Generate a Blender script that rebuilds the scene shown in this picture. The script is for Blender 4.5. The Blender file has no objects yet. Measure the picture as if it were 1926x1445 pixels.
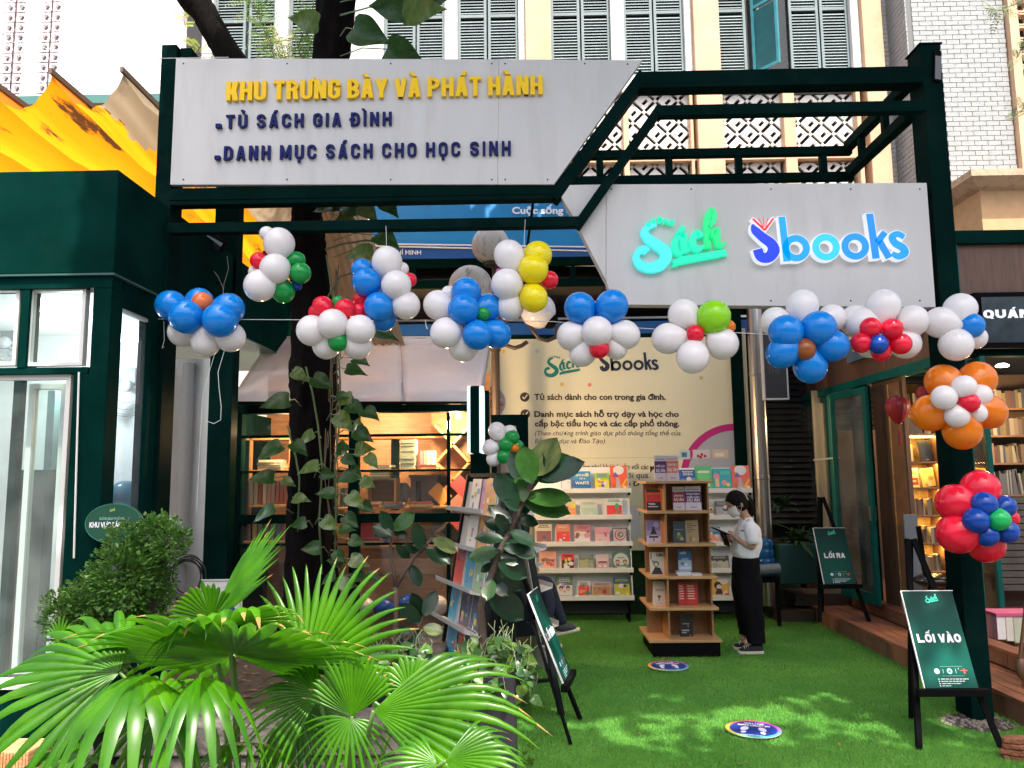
import bpy, bmesh, math, random
import numpy as np
from mathutils import Vector, Matrix
random.seed(7)
SC = bpy.context.scene
COL = SC.collection
V = Vector
R = math.radians
# ------------------------------------------------------------------ camera
F_PX, W_PX, H_PX = 1455.0, 1926.0, 1445.0
CAM = V((0.0, 0.0, 1.65))
cam = bpy.data.cameras.new('camera')
cam.sensor_width = 36.0
cam.lens = F_PX / W_PX * 36.0
cam.clip_start = 0.05
cam.clip_end = 400
camo = bpy.data.objects.new('camera', cam)
COL.objects.link(camo)
CR = Matrix.Rotation(R(1.1), 3, 'Z') @ Matrix.Rotation(R(90 + 6.8), 3, 'X') @ Matrix.Rotation(R(-0.6), 3, 'Z')
camo.matrix_world = Matrix.Translation(CAM) @ CR.to_4x4()
SC.camera = camo
# ------------------------------------------------------------------ light
SUN_DIR = V((0.10, -0.40, 0.91)).normalized()          # towards the sun
world = bpy.data.worlds.new('World')
SC.world = world
world.use_nodes = True
wn = world.node_tree.nodes
wl = world.node_tree.links
for n in list(wn):
 wn.remove(n)
sky = wn.new('ShaderNodeTexSky')
sky.sky_type = 'NISHITA'
sky.sun_disc = False
sky.sun_elevation = math.asin(SUN_DIR.z)
sky.sun_rotation = math.atan2(SUN_DIR.x, SUN_DIR.y)
sky.air_density = 1.0
sky.dust_density = 6.0
sky.ozone_density = 0.3
bg = wn.new('ShaderNodeBackground')
bg.inputs['Strength'].default_value = 0.15
wo = wn.new('ShaderNodeOutputWorld')
wl.new(sky.outputs[0], bg.inputs[0])
wl.new(bg.outputs[0], wo.inputs[0])
sun = bpy.data.lights.new('sun', 'SUN')
sun.energy = 3.5
sun.angle = R(0.5)
sun.color = (1.0, 0.95, 0.86)
suno = bpy.data.objects.new('sun', sun)
COL.objects.link(suno)
suno.location = (0, 0, 20)
suno.rotation_euler = SUN_DIR.to_track_quat('Z', 'Y').to_euler()
SC.view_settings.view_transform = 'Standard'
SC.view_settings.look = 'None'
SC.view_settings.gamma = 1.0
SC.view_settings.use_curve_mapping = False
SC.view_settings.exposure = 1.55
EX = 2 ** -1.55
# ------------------------------------------------------------------ geometry of the photograph
def P(px, py, y=None, x=None, z=None):
 """The point of the place seen at a pixel of the photograph, on the plane y=, x= or z=."""
 d = CR @ V(((px - W_PX / 2) / F_PX, -(py - H_PX / 2) / F_PX, -1.0))
 if y is not None:
  t = (y - CAM.y) / d.y
 elif x is not None:
  t = (x - CAM.x) / d.x
 else:
  t = (z - CAM.z) / d.z
 return CAM + d * t
def RECT(px0, px1, py0, py1, Y):
 """x0, x1, z0, z1 of a pixel rectangle (py0 above py1) on the plane y = Y."""
 mx, my = (px0 + px1) / 2, (py0 + py1) / 2
 return P(px0, my, y=Y).x, P(px1, my, y=Y).x, P(mx, py1, y=Y).z, P(mx, py0, y=Y).z
# ------------------------------------------------------------------ materials
MATS = {}
def mat(name, col, rough=0.6, metal=0.0, bump=0.0, bscale=40.0, var=0.0, vscale=6.0, col2=None, trans=0.0,
  spec=0.5, emit=None, estr=0.0, coat=0.0, stretch=(1, 1, 1), dirt=0.0, dscale=3.0, dcol=(0.03, 0.025, 0.02)):
 if name in MATS:
  return MATS[name]
 m = bpy.data.materials.new(name)
 m.use_nodes = True
 nt = m.node_tree
 N, L = nt.nodes, nt.links
 b = N['Principled BSDF']
 b.inputs['Base Color'].default_value = (*col, 1)
 b.inputs['Roughness'].default_value = rough
 b.inputs['Metallic'].default_value = metal
 b.inputs['Specular IOR Level'].default_value = spec
 if coat:
  b.inputs['Coat Weight'].default_value = coat
  b.inputs['Coat Roughness'].default_value = 0.08
 tc = N.new('ShaderNodeTexCoord')
 mp = N.new('ShaderNodeMapping')
 mp.inputs['Scale'].default_value = stretch
 L.new(tc.outputs['Object'], mp.inputs['Vector'])
 csock = None
 if var or col2:
  nz = N.new('ShaderNodeTexNoise')
  nz.inputs['Scale'].default_value = vscale
  nz.inputs['Detail'].default_value = 6
  L.new(mp.outputs[0], nz.inputs['Vector'])
  rp = N.new('ShaderNodeValToRGB')
  c2 = col2 if col2 else tuple(max(0, c * (1 - var)) for c in col)
  c1 = col if col2 else tuple(min(1, c * (1 + var)) for c in col)
  rp.color_ramp.elements[0].position = 0.32
  rp.color_ramp.elements[1].position = 0.68
  rp.color_ramp.elements[0].color = (*c2, 1)
  rp.color_ramp.elements[1].color = (*c1, 1)
  L.new(nz.outputs['Fac'], rp.inputs[0])
  csock = rp.outputs[0]
 if dirt:
  nz = N.new('ShaderNodeTexNoise')
  nz.inputs['Scale'].default_value = dscale
  nz.inputs['Detail'].default_value = 10
  nz.inputs['Roughness'].default_value = 0.7
  L.new(mp.outputs[0], nz.inputs['Vector'])
  rp = N.new('ShaderNodeValToRGB')
  rp.color_ramp.elements[0].position = 0.50
  rp.color_ramp.elements[1].position = 0.68
  rp.color_ramp.elements[0].color = (0, 0, 0, 1)
  rp.color_ramp.elements[1].color = (dirt, dirt, dirt, 1)
  L.new(nz.outputs['Fac'], rp.inputs[0])
  mx = N.new('ShaderNodeMix')
  mx.data_type = 'RGBA'
  L.new(rp.outputs[0], mx.inputs[0])
  if csock:
   L.new(csock, mx.inputs[6])
  else:
   mx.inputs[6].default_value = (*col, 1)
  mx.inputs[7].default_value = (*dcol, 1)
  csock = mx.outputs[2]
 if csock:
  L.new(csock, b.inputs['Base Color'])
 if bump:
  nz = N.new('ShaderNodeTexNoise')
  nz.inputs['Scale'].default_value = bscale
  nz.inputs['Detail'].default_value = 5
  L.new(mp.outputs[0], nz.inputs['Vector'])
  bp = N.new('ShaderNodeBump')
  bp.inputs['Strength'].default_value = bump
  bp.inputs['Distance'].default_value = 0.02
  L.new(nz.outputs['Fac'], bp.inputs['Height'])
  L.new(bp.outputs[0], b.inputs['Normal'])
 if emit:
  b.inputs['Emission Color'].default_value = (*emit, 1)
  b.inputs['Emission Strength'].default_value = estr
 if trans:
  tr = N.new('ShaderNodeBsdfTranslucent')
  if csock:
   L.new(csock, tr.inputs[0])
  else:
   tr.inputs[0].default_value = (*col, 1)
  ms = N.new('ShaderNodeMixShader')
  ms.inputs[0].default_value = trans
  L.new(b.outputs[0], ms.inputs[1])
  L.new(tr.outputs[0], ms.inputs[2])
  L.new(ms.outputs[0], N['Material Output'].inputs[0])
 MATS[name] = m
 return m
def glass(name, tint=(0.9, 0.95, 0.95), alpha=0.12, rough=0.03, body=(0.8, 0.85, 0.85), dirty=0.0, dscale=6.0):
 """A pane: mostly see-through, a mirror at grazing angles, with dust on it."""
 if name in MATS:
  return MATS[name]
 m = bpy.data.materials.new(name)
 m.use_nodes = True
 N, L = m.node_tree.nodes, m.node_tree.links
 N.remove(N['Principled BSDF'])
 tp = N.new('ShaderNodeBsdfTransparent')
 tp.inputs[0].default_value = (*tint, 1)
 gl = N.new('ShaderNodeBsdfGlossy')
 gl.inputs['Roughness'].default_value = rough
 df = N.new('ShaderNodeBsdfDiffuse')
 df.inputs[0].default_value = (*body, 1)
 fr = N.new('ShaderNodeFresnel')
 fr.inputs[0].default_value = 1.5
 m1 = N.new('ShaderNodeMixShader')
 ge = N.new('ShaderNodeNewGeometry')
 iv = N.new('ShaderNodeMath'); iv.operation = 'SUBTRACT'; iv.inputs[0].default_value = 1.0
 L.new(ge.outputs['Backfacing'], iv.inputs[1])
 mu = N.new('ShaderNodeMath'); mu.operation = 'MULTIPLY'
 L.new(fr.outputs[0], mu.inputs[0]); L.new(iv.outputs[0], mu.inputs[1])
 L.new(mu.outputs[0], m1.inputs[0])
 L.new(tp.outputs[0], m1.inputs[1])
 L.new(gl.outputs[0], m1.inputs[2])
 m2 = N.new('ShaderNodeMixShader')
 L.new(m1.outputs[0], m2.inputs[1])
 L.new(df.outputs[0], m2.inputs[2])
 if dirty:
  tc = N.new('ShaderNodeTexCoord')
  nz = N.new('ShaderNodeTexNoise')
  nz.inputs['Scale'].default_value = dscale
  nz.inputs['Detail'].default_value = 8
  L.new(tc.outputs['Object'], nz.inputs['Vector'])
  mr = N.new('ShaderNodeMapRange')
  mr.inputs[1].default_value = 0.35
  mr.inputs[2].default_value = 0.75
  mr.inputs[3].default_value = alpha
  mr.inputs[4].default_value = min(1, alpha + dirty)
  L.new(nz.outputs['Fac'], mr.inputs[0])
  L.new(mr.outputs[0], m2.inputs[0])
 else:
  m2.inputs[0].default_value = alpha
 L.new(m2.outputs[0], N['Material Output'].inputs[0])
 MATS[name] = m
 return m
def print_mat():
 if 'print' in MATS:
  return MATS['print']
 m = bpy.data.materials.new('print')
 m.use_nodes = True
 N, L = m.node_tree.nodes, m.node_tree.links
 b = N['Principled BSDF']
 b.inputs['Roughness'].default_value = 0.35
 a = N.new('ShaderNodeAttribute')
 a.attribute_name = 'Col'
 L.new(a.outputs['Color'], b.inputs['Base Color'])
 MATS['print'] = m
 return m
GREEN = mat('green_paint', (0.0015, 0.012, 0.0105), 0.5, dirt=.35, dscale=5, dcol=(.010, .022, .019), bump=0.06, bscale=14, var=0.25, vscale=3, spec=0.06)
GREEN2 = mat('green_paint_shop', (0.0015, 0.021, 0.0175), 0.55, dirt=.35, dscale=3, dcol=(.006, .030, .025), bump=0.08, bscale=9, var=0.25, vscale=2.5, spec=.05)
BLACK = mat('black_paint', (0.006, 0.006, 0.0065), 0.5, spec=.2)
WHITE = mat('white_paint', (0.78, 0.78, 0.76), 0.5, var=0.05, vscale=2)
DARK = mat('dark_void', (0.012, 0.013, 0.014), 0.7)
for m_ in (GREEN, GREEN2, BLACK):
 m_.node_tree.nodes['Principled BSDF'].inputs['IOR'].default_value = 1.12
ORD = 'first second third fourth fifth sixth seventh eighth ninth tenth eleventh twelfth thirteenth fourteenth fifteenth sixteenth seventeenth eighteenth nineteenth twentieth'.split()
def ordinal(i):
 return ORD[i] if i < 20 else 'twenty-' + ORD[i - 20] if i < 29 else 'thirtieth' if i == 29 else 'thirty-' + ORD[i - 30]
def hue(c):
 mx, mn = max(c), min(c)
 t = 'black' if mx < .09 else 'dark ' if mx < .2 else 'pale ' if mn > .35 else ''
 if t == 'black': return t
 if mx - mn < .12 * mx + .01: return t.strip() + ' grey' if mx < .5 else 'white'
 r, g, b = c
 return t + ('cream' if r > .5 and g > .4 and b > .25 else 'brown' if r >= g >= b and r < .3 else 'tan' if r >= g >= b and g > .5 * r and b > .2 * r else 'yellow' if r > .5 and g > .5 * r else 'orange' if r > .5 and g > .25 * r and b < .3 * r else 'red' if r >= g and r >= b else 'green' if g >= b else 'blue')
# ------------------------------------------------------------------ objects
ORG = {}
def props(o, label=None, cat=None, group=None, kind=None):
 if label: o['label'] = label
 if cat: o['category'] = cat
 if group: o['group'] = group
 if kind: o['kind'] = kind
 return o
def thing(name, label, cat, loc=(0, 0, 0), group=None, kind=None):
 o = bpy.data.objects.new(name, None)
 COL.objects.link(o)
 o.empty_display_size = 0.1
 o.location = loc
 ORG[o.name] = V(loc)
 return props(o, label, cat, group, kind)
class MB:
 def __init__(s):
  s.v, s.f, s.c = [], [], []
 def add(s, vs, fs, col=None):
  n = len(s.v)
  s.v += [tuple(v) for v in vs]
  s.f += [tuple(i + n for i in f) for f in fs]
  if col is not None:
   s.c += [col] * len(fs)
  return s
 def box(s, x0, x1, y0, y1, z0, z1, col=None):
  return s.add([(x0, y0, z0), (x1, y0, z0), (x1, y1, z0), (x0, y1, z0), (x0, y0, z1), (x1, y0, z1), (x1, y1, z1), (x0, y1, z1)],
      [(0, 3, 2, 1), (4, 5, 6, 7), (0, 1, 5, 4), (1, 2, 6, 5), (2, 3, 7, 6), (3, 0, 4, 7)], col)
 def pbox(s, px0, px1, py0, py1, Y0, Y1, col=None):
  x0, x1, z0, z1 = RECT(px0, px1, py0, py1, Y0)
  return s.box(x0, x1, Y0, Y1, z0, z1, col)
 def obox(s, c, ax, ay, az, col=None):
  """box from its centre and three half-size vectors"""
  c, ax, ay, az = V(c), V(ax), V(ay), V(az)
  vs = [c + ax * i + ay * j + az * k for k in (-1, 1) for (i, j) in ((-1, -1), (1, -1), (1, 1), (-1, 1))]
  fs = [(0, 3, 2, 1), (4, 5, 6, 7), (0, 1, 5, 4), (1, 2, 6, 5), (2, 3, 7, 6), (3, 0, 4, 7)]
  if ax.cross(ay).dot(az) < 0:
   fs = [tuple(reversed(f)) for f in fs]
  return s.add(vs, fs, col)
 def bar(s, p, q, w, h, up=(0, 0, 1)):
  p, q = V(p), V(q)
  d = (q - p)
  L = d.length
  d.normalize()
  a = d.cross(V(up))
  if a.length < 1e-4:
   a = d.cross(V((0, 1, 0)))
  a.normalize()
  b = a.cross(d)
  return s.obox((p + q) / 2, a * w / 2, d * L / 2, b * h / 2)
 def prism(s, pts, off, col=None):
  """polygon (3-D points) thickened by the vector off"""
  pts = [V(p) for p in pts]
  off = V(off)
  n = len(pts)
  nrm = V((0, 0, 0))
  for i in range(n):
   nrm += pts[i].cross(pts[(i + 1) % n])
  if nrm.dot(off) > 0:
   pts.reverse()
  vs = pts + [p + off for p in pts]
  fs = [tuple(range(n)), tuple(range(2 * n - 1, n - 1, -1))]
  fs += [((i + 1) % n, i, i + n, (i + 1) % n + n) for i in range(n)]
  return s.add(vs, fs, col)
 def poly(s, pts, col=None):
  return s.add(pts, [tuple(range(len(pts)))], col)
 def tube(s, pts, r, n=8, cap=True):
  pts = [V(p) for p in pts]
  k = len(pts)
  rs = [r] * k if not hasattr(r, '__len__') else r
  base = len(s.v)
  ref = None
  for i, p in enumerate(pts):
   d = (pts[min(i + 1, k - 1)] - pts[max(i - 1, 0)]).normalized()
   if ref is None:
    ref = d.orthogonal().normalized()
   a = (ref - d * ref.dot(d))
   a = a.normalized() if a.length > 1e-5 else d.orthogonal().normalized()
   ref = a
   b = d.cross(a)
   for j in range(n):
    t = 2 * math.pi * j / n
    s.v.append(tuple(p + (a * math.cos(t) + b * math.sin(t)) * rs[i]))
  for i in range(k - 1):
   for j in range(n):
    a0 = base + i * n + j
    a1 = base + i * n + (j + 1) % n
    s.f.append((a0, a1, a1 + n, a0 + n))
  if cap:
   s.f.append(tuple(base + j for j in reversed(range(n))))
   s.f.append(tuple(base + (k - 1) * n + j for j in range(n)))
  return s
 def lathe(s, c, prof, n=16, ax=None):
  """prof: (radius, height) pairs round the axis through c"""
  c = V(c)
  M = Matrix.Identity(3) if ax is None else V(ax).to_track_quat('Z', 'Y').to_matrix()
  base = len(s.v)
  for r, z in prof:
   for j in range(n):
    t = 2 * math.pi * j / n
    s.v.append(tuple(c + M @ V((r * math.cos(t), r * math.sin(t), z))))
  for i in range(len(prof) - 1):
   for j in range(n):
    a0, a1 = base + i * n + j, base + i * n + (j + 1) % n
    s.f.append((a0, a1, a1 + n, a0 + n))
  s.f.append(tuple(base + j for j in reversed(range(n))))
  s.f.append(tuple(base + (len(prof) - 1) * n + j for j in range(n)))
  return s
 def ball(s, c, r, sc=(1, 1, 1), nu=16, nv=10):
  prof = []
  c = V(c)
  base = len(s.v)
  for i in range(nv + 1):
   t = math.pi * i / nv
   for j in range(nu):
    u = 2 * math.pi * j / nu
    s.v.append((c.x + r * sc[0] * math.sin(t) * math.cos(u), c.y + r * sc[1] * math.sin(t) * math.sin(u), c.z - r * sc[2] * math.cos(t)))
  for i in range(nv):
   for j in range(nu):
    a0, a1 = base + i * nu + j, base + i * nu + (j + 1) % nu
    s.f.append((a0, a1, a1 + nu, a0 + nu))
  return s
 def mesh(s, name, origin=V((0, 0, 0))):
  me = bpy.data.meshes.new(name)
  o = V(origin)
  me.from_pydata([(v[0] - o.x, v[1] - o.y, v[2] - o.z) for v in s.v], [], s.f)
  if s.c:
   at = me.color_attributes.new('Col', 'FLOAT_COLOR', 'CORNER')
   buf = []
   for p, c in zip(me.polygons, s.c):
    buf += [*c[:3], 1.0] * p.loop_total
   at.data.foreach_set('color', buf)
  me.update()
  return me
 def build(s, name, m, parent=None, smooth=False, label=None, cat=None, group=None, kind=None, bev=0.0, origin=None, solid=0.0):
  if parent is not None:
   org = ORG[parent.name]
  elif origin is not None:
   org = V(origin)
  else:
   a = np.array(s.v)
   org = V(((a[:, 0].min() + a[:, 0].max()) / 2, (a[:, 1].min() + a[:, 1].max()) / 2, a[:, 2].min()))
  me = s.mesh(name, org)
  o = bpy.data.objects.new(name, me)
  COL.objects.link(o)
  if m is not None:
   me.materials.append(m)
  if parent is not None:
   o.parent = parent
  else:
   o.location = org
  ORG[o.name] = org
  if smooth:
   me.polygons.foreach_set('use_smooth', [True] * len(me.polygons))
   me.update()
  if solid:
   md = o.modifiers.new('thick', 'SOLIDIFY')
   md.thickness = solid
   md.offset = 0
  if bev:
   md = o.modifiers.new('bevel', 'BEVEL')
   md.width = bev
   md.segments = 2
   md.limit_method = 'ANGLE'
  return props(o, label, cat, group, kind)
def box(name, m, b, parent=None, **k):
 return MB().box(*b).build(name, m, parent, **k)
def dup(root, loc=None, rotz=None, label=None, group=None, scale=None):
 r = root.copy()
 COL.objects.link(r)
 if loc is not None: r.location = loc
 if rotz is not None: r.rotation_euler = (r.rotation_euler[0], r.rotation_euler[1], rotz)
 if scale is not None: r.scale = scale
 if label: r['label'] = label
 if group: r['group'] = group
 ORG[r.name] = V(r.location)
 for ch in list(root.children):
  c = ch.copy()
  COL.objects.link(c)
  c.parent = r
  for g in ch.children:
   d = g.copy()
   COL.objects.link(d)
   d.parent = c
 return r
# ------------------------------------------------------------------ lettering
_TC = {}
def text_verts(body, bold=0.0, shear=0.0, spacing=1.0, ext=0.0, res=3):
 key = (body, bold, shear, spacing, ext, res)
 if key in _TC:
  return _TC[key]
 c = bpy.data.curves.new('t', 'FONT')
 c.body = body
 c.size = 1.0
 c.offset = bold
 c.shear = shear
 c.space_character = spacing
 c.extrude = ext
 c.resolution_u = res
 o = bpy.data.objects.new('t', c)
 COL.objects.link(o)
 dg = bpy.context.evaluated_depsgraph_get()
 me = o.evaluated_get(dg).to_mesh()
 vs = np.array([v.co[:] for v in me.vertices]) if len(me.vertices) else np.zeros((0, 3))
 fs = [tuple(p.vertices) for p in me.polygons]
 o.evaluated_get(dg).to_mesh_clear()
 bpy.data.objects.remove(o)
 bpy.data.curves.remove(c)
 _TC[key] = (vs, fs)
 return vs, fs
CAP = float(text_verts('H')[0][:, 1].max())
def text(name, body, org, width, cap, m, parent=None, right=(1, 0, 0), up=(0, 0, 1), depth=0.0, bold=0.0, shear=0.0, col=None, mb=None, spacing=1.0, **k):
 """Lettering with its left baseline at org, width and capital height in metres; depth raises it off the board."""
 vs, fs = text_verts(body, bold, shear, spacing, 0.5 if depth else 0.0)
 if not len(vs):
  return None
 right, up = V(right).normalized(), V(up).normalized()
 nrm = right.cross(up)
 x0, x1 = vs[:, 0].min(), vs[:, 0].max()
 sx, sy = width / (x1 - x0), cap / CAP
 org = V(org)
 pts = [org + right * ((v[0] - x0) * sx) + up * (v[1] * sy) + nrm * ((v[2] + 0.5) * depth) for v in vs]
 b = mb or MB()
 b.add(pts, fs, col)
 if mb is not None:
  return None
 return b.build(name, m, parent, **k)
def arc(cx, cy, a, b, t0, t1, n=9):
 return [(cx + a * math.cos(R(t0 + (t1 - t0) * i / n)), cy + b * math.sin(R(t0 + (t1 - t0) * i / n))) for i in range(n + 1)]
def block_glyph(ch, W, s, v):
 """condensed grotesque capital in a W x 1 cell: list of ('s', path) strokes of width s, and ('p', polygon)"""
 h = s / 2; t = v; e = v / 2; c = W / 2; Rr = c - h
 bar = lambda x: ('p', [(x, 0), (x + s, 0), (x + s, 1), (x, 1)])
 hz = lambda x0, x1, y: ('p', [(x0, y), (x1, y), (x1, y + t), (x0, y + t)])
 dg = lambda x0, y0, x1, y1, w: ('p', [(x0, y0), (x0 + w, y0), (x1 + w, y1), (x1, y1)])
 base = {'Ủ': 'U', 'Ư': 'U', 'Ụ': 'U', 'À': 'A', 'Á': 'A', 'Ì': 'I', 'Ọ': 'O', 'Ố': 'O', 'Đ': 'D'}.get(ch, ch)
 def bowl(y0, y1, x1=W):
  m = (y0 + y1) / 2; q = min((y1 - y0) / 2 - e, x1 * .45)
  return ('s', [(s * .6, y1 - e), (x1 - h - q, y1 - e)] + arc(x1 - h - q, y1 - e - q, q, q, 90, 0, 6) + arc(x1 - h - q, y0 + e + q, q, q, 0, -90, 6) + [(s * .6, y0 + e)])
 G = {'K': lambda: [bar(0), dg(s * .8, .30, W - s * 1.15, 1, s * 1.15), dg(W - s * 1.2, 0, s * 1.05, .52, s * 1.2)],
   'H': lambda: [bar(0), bar(W - s), hz(s * .9, W - s * .9, .43)],
   'U': lambda: [('s', [(h, 1)] + arc(c, Rr + e, Rr, Rr, 180, 360) + [(W - h, 1)])],
   'T': lambda: [('p', [(c - h, 0), (c + h, 0), (c + h, 1 - t), (c - h, 1 - t)]), hz(0, W, 1 - t)],
   'R': lambda: [bar(0), bowl(.42, 1), dg(W - s * 1.08, 0, W * .5, .48, s * 1.08)],
   'N': lambda: [bar(0), bar(W - s), dg(W - s * 1.05, 0, 0.02, 1, s * 1.02)],
   'G': lambda: [('s', [(W - h, .68)] + arc(c, 1 - Rr - e, Rr, Rr, 0, 180) + arc(c, Rr + e, Rr, Rr, 180, 360) + [(W - h, .50)]), hz(c, W, .40)],
   'C': lambda: [('s', [(W - h, .66)] + arc(c, 1 - Rr - e, Rr, Rr, 0, 180) + arc(c, Rr + e, Rr, Rr, 180, 360) + [(W - h, .34)])],
   'O': lambda: [('s', [(W - h, .5)] + arc(c, 1 - Rr - e, Rr, Rr, 0, 180) + arc(c, Rr + e, Rr, Rr, 180, 360) + [(W - h, .505)])],
   'B': lambda: [bar(0), bowl(0, .56), bowl(.56 - t * .9, 1, W * .96)],
   'P': lambda: [bar(0), bowl(.40, 1)], 'D': lambda: [bar(0), bowl(0, 1)],
   'A': lambda: [dg(0, 0, c - s * .62, 1, s * 1.02), dg(W - s * 1.02, 0, c - s * .40, 1, s * 1.02), hz(W * .25, W * .75, .19)],
   'V': lambda: [dg(c - s * .62, 0, 0, 1, s * 1.02), dg(c - s * .40, 0, W - s * 1.02, 1, s * 1.02)],
   'Y': lambda: [dg(c - h * 1.05, .38, 0, 1, s * 1.05), dg(c - h * .95, .38, W - s * 1.05, 1, s * 1.05), ('p', [(c - h, 0), (c + h, 0), (c + h, .45), (c - h, .45)])],
   'M': lambda: [bar(0), bar(W - s), dg(c - h, .12, 0.02, 1, s * .95), dg(c - h, .12, W - s * .98, 1, s * .95)],
   'I': lambda: [bar(0)], 'L': lambda: [bar(0), hz(s * .9, W, 0)], 'Q': lambda: block_glyph('O', W, s, v) + [dg(W - s * .9, -.06, c, .28, s * .8)],
   'S': lambda: [('s', [(W - h, .70)] + arc(c, .74 - e * .3, Rr, .26 - e * .7, 5, 255, 12) + arc(c, .26 + e * .3, Rr, .26 - e * .7, 75, -185, 12) + [(h, .30)])]}[base]()
 k = .17 if s < .25 else .2
 if ch in 'ÁỐ': G.append(dg(c - k * .25, 1.07, c + k * .35, 1.28, k))
 if ch in 'ÀÌ': G.append(dg(c - k * .4, 1.07, c - k * 1.3, 1.28, k))
 if ch == 'Ố': G[-1] = dg(c + k * .5, 1.25, c + k * 1.2, 1.42, k * .8); G += [dg(c - k * 1.4, 1.06, c - k * .5, 1.24, k * .9), dg(c + k * .6, 1.06, c - k * .4, 1.24, k * .9)]
 if ch in 'ỤỌ': G.append(('p', [(c - k / 2, -.24), (c + k / 2, -.24), (c + k / 2, -.09), (c - k / 2, -.09)]))
 if ch == 'Ủ': G.append(('t', [(c - k * .7, 1.27), (c - k * .1, 1.34), (c + k * .5, 1.27), (c + k * .1, 1.18), (c, 1.08)]))
 if ch == 'Ư': G.append(('t', [(W - h, .93), (W + h * .55, .97), (W + h * .7, 1.12)]))
 if ch == 'Đ': G.append(('p', [(-s * .55, .44), (c, .44), (c, .44 + t * .8), (-s * .55, .44 + t * .8)]))
 return G
def letters(body, org, width, cap, m, parent, depth=0.02, wide=.55, gap=.1, space=.24, s=.2, v=.15, right=(1, 0, 0), up=(0, 0, 1), one=False):
 """Each letter its own raised mesh; strokes of one letter stand a hair apart in depth."""
 wm = {'I': 0, 'Ì': 0, 'M': 1.25, 'T': .95}
 lay, total = [], 0.0
 for ch in body:
  if ch == ' ':
   total += space; continue
  w = max(s, wide * wm.get(ch, 1.0))
  lay.append((ch, total, w)); total += w + gap
 total -= gap
 kx = width / total
 org, right, up = V(org), V(right).normalized(), V(up).normalized()
 nn = right.cross(up)
 allb = MB()
 for ch, x, w in lay:
  b = allb if one else MB()
  for i, (kind, pts) in enumerate(block_glyph(ch, w, s, v)):
   dd = depth + i * .0006
   at = lambda u, q, d: org + right * ((x + u) * kx) + up * (q * cap) + nn * d
   if kind == 'p':
    b.prism([at(u, q, 0) for u, q in pts], nn * dd)
   else:
    hw = s / 2 if kind == 's' else .05
    vs, fs = [], []
    for j, (u, q) in enumerate(pts):
     p0, p1 = pts[max(j - 1, 0)], pts[min(j + 1, len(pts) - 1)]
     dx, dy = p1[0] - p0[0], p1[1] - p0[1]
     l = math.hypot(dx, dy) or 1
     nx, ny = -dy / l * hw, dx / l * (v / 2 if kind == 's' else .05)
     vs += [at(u + nx, q + ny, dd), at(u - nx, q - ny, dd), at(u + nx, q + ny, 0), at(u - nx, q - ny, 0)]
    for j in range(len(pts) - 1):
     a, c_ = 4 * j, 4 * j + 4
     fs += [(a, c_, c_ + 1, a + 1), (a, a + 2, c_ + 2, c_), (a + 1, c_ + 1, c_ + 3, a + 3)]
    a = 4 * len(pts) - 4
    fs += [(0, 1, 3, 2), (a, a + 2, a + 3, a + 1)]
    b.add(vs, fs)
  if not one: b.build('letter', m, parent)
 if one: return allb.build('lettering', m, parent)
def stroke(pts, ws, n=6):
 """Flat ribbon outline (2-D) of varying half-width along a smooth path."""
 P2 = []
 k = len(pts)
 for i in range(k - 1):
  p0, p1, p2, p3 = pts[max(i - 1, 0)], pts[i], pts[i + 1], pts[min(i + 2, k - 1)]
  for j in range(n):
   t = j / n
   f = lambda a, b, c, d: 0.5 * ((2 * b) + (-a + c) * t + (2 * a - 5 * b + 4 * c - d) * t * t + (-a + 3 * b - 3 * c + d) * t ** 3)
   P2.append((f(p0[0], p1[0], p2[0], p3[0]), f(p0[1], p1[1], p2[1], p3[1]), ws[i] * (1 - t) + ws[i + 1] * t))
 P2.append((pts[-1][0], pts[-1][1], ws[-1]))
 return P2
# ------------------------------------------------------------------ logos
class Plane2:
 """maps drawing units (u right, v down, as read off the sign) onto a plane of the place"""
 def __init__(s, org, right, up, unit):
  s.o, s.r, s.u, s.k = V(org), V(right).normalized(), V(up).normalized(), unit
  s.n = s.r.cross(s.u)
 def at(s, u, v, d=0.0):
  return s.o + s.r * (u * s.k) - s.u * (v * s.k) + s.n * d
def ribbon(mb, pl, path, ws, d0, d1, grow=0.0, n=5, col=None, close=False):
 pts = stroke(path, ws, n)
 k = len(pts)
 L, Rr = [], []
 for i in range(k):
  a, b = pts[max(i - 1, 0)], pts[min(i + 1, k - 1)]
  dx, dy = b[0] - a[0], b[1] - a[1]
  l = math.hypot(dx, dy) or 1
  nx, ny = -dy / l, dx / l
  w = pts[i][2] + grow
  ex = 0.0
  cx, cy = pts[i][0], pts[i][1]
  if grow and i == 0: cx, cy = cx - dx / l * grow, cy - dy / l * grow
  if grow and i == k - 1: cx, cy = cx + dx / l * grow, cy + dy / l * grow
  L.append((cx + nx * w, cy + ny * w))
  Rr.append((cx - nx * w, cy - ny * w))
 vs = []
 for i in range(k):
  vs += [pl.at(*L[i], d1), pl.at(*Rr[i], d1), pl.at(*L[i], d0), pl.at(*Rr[i], d0)]
 fs = []
 for i in range(k - 1):
  a, b = 4 * i, 4 * i + 4
  fs += [(a, b, b + 1, a + 1)]
  if d1 != d0:
   fs += [(a, a + 2, b + 2, b), (a + 1, b + 1, b + 3, a + 3)]
 if d1 != d0:
  fs += [(0, 1, 3, 2), (4 * k - 4, 4 * k - 2, 4 * k - 1, 4 * k - 3)]
 mb.add(vs, fs, col)
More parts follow.
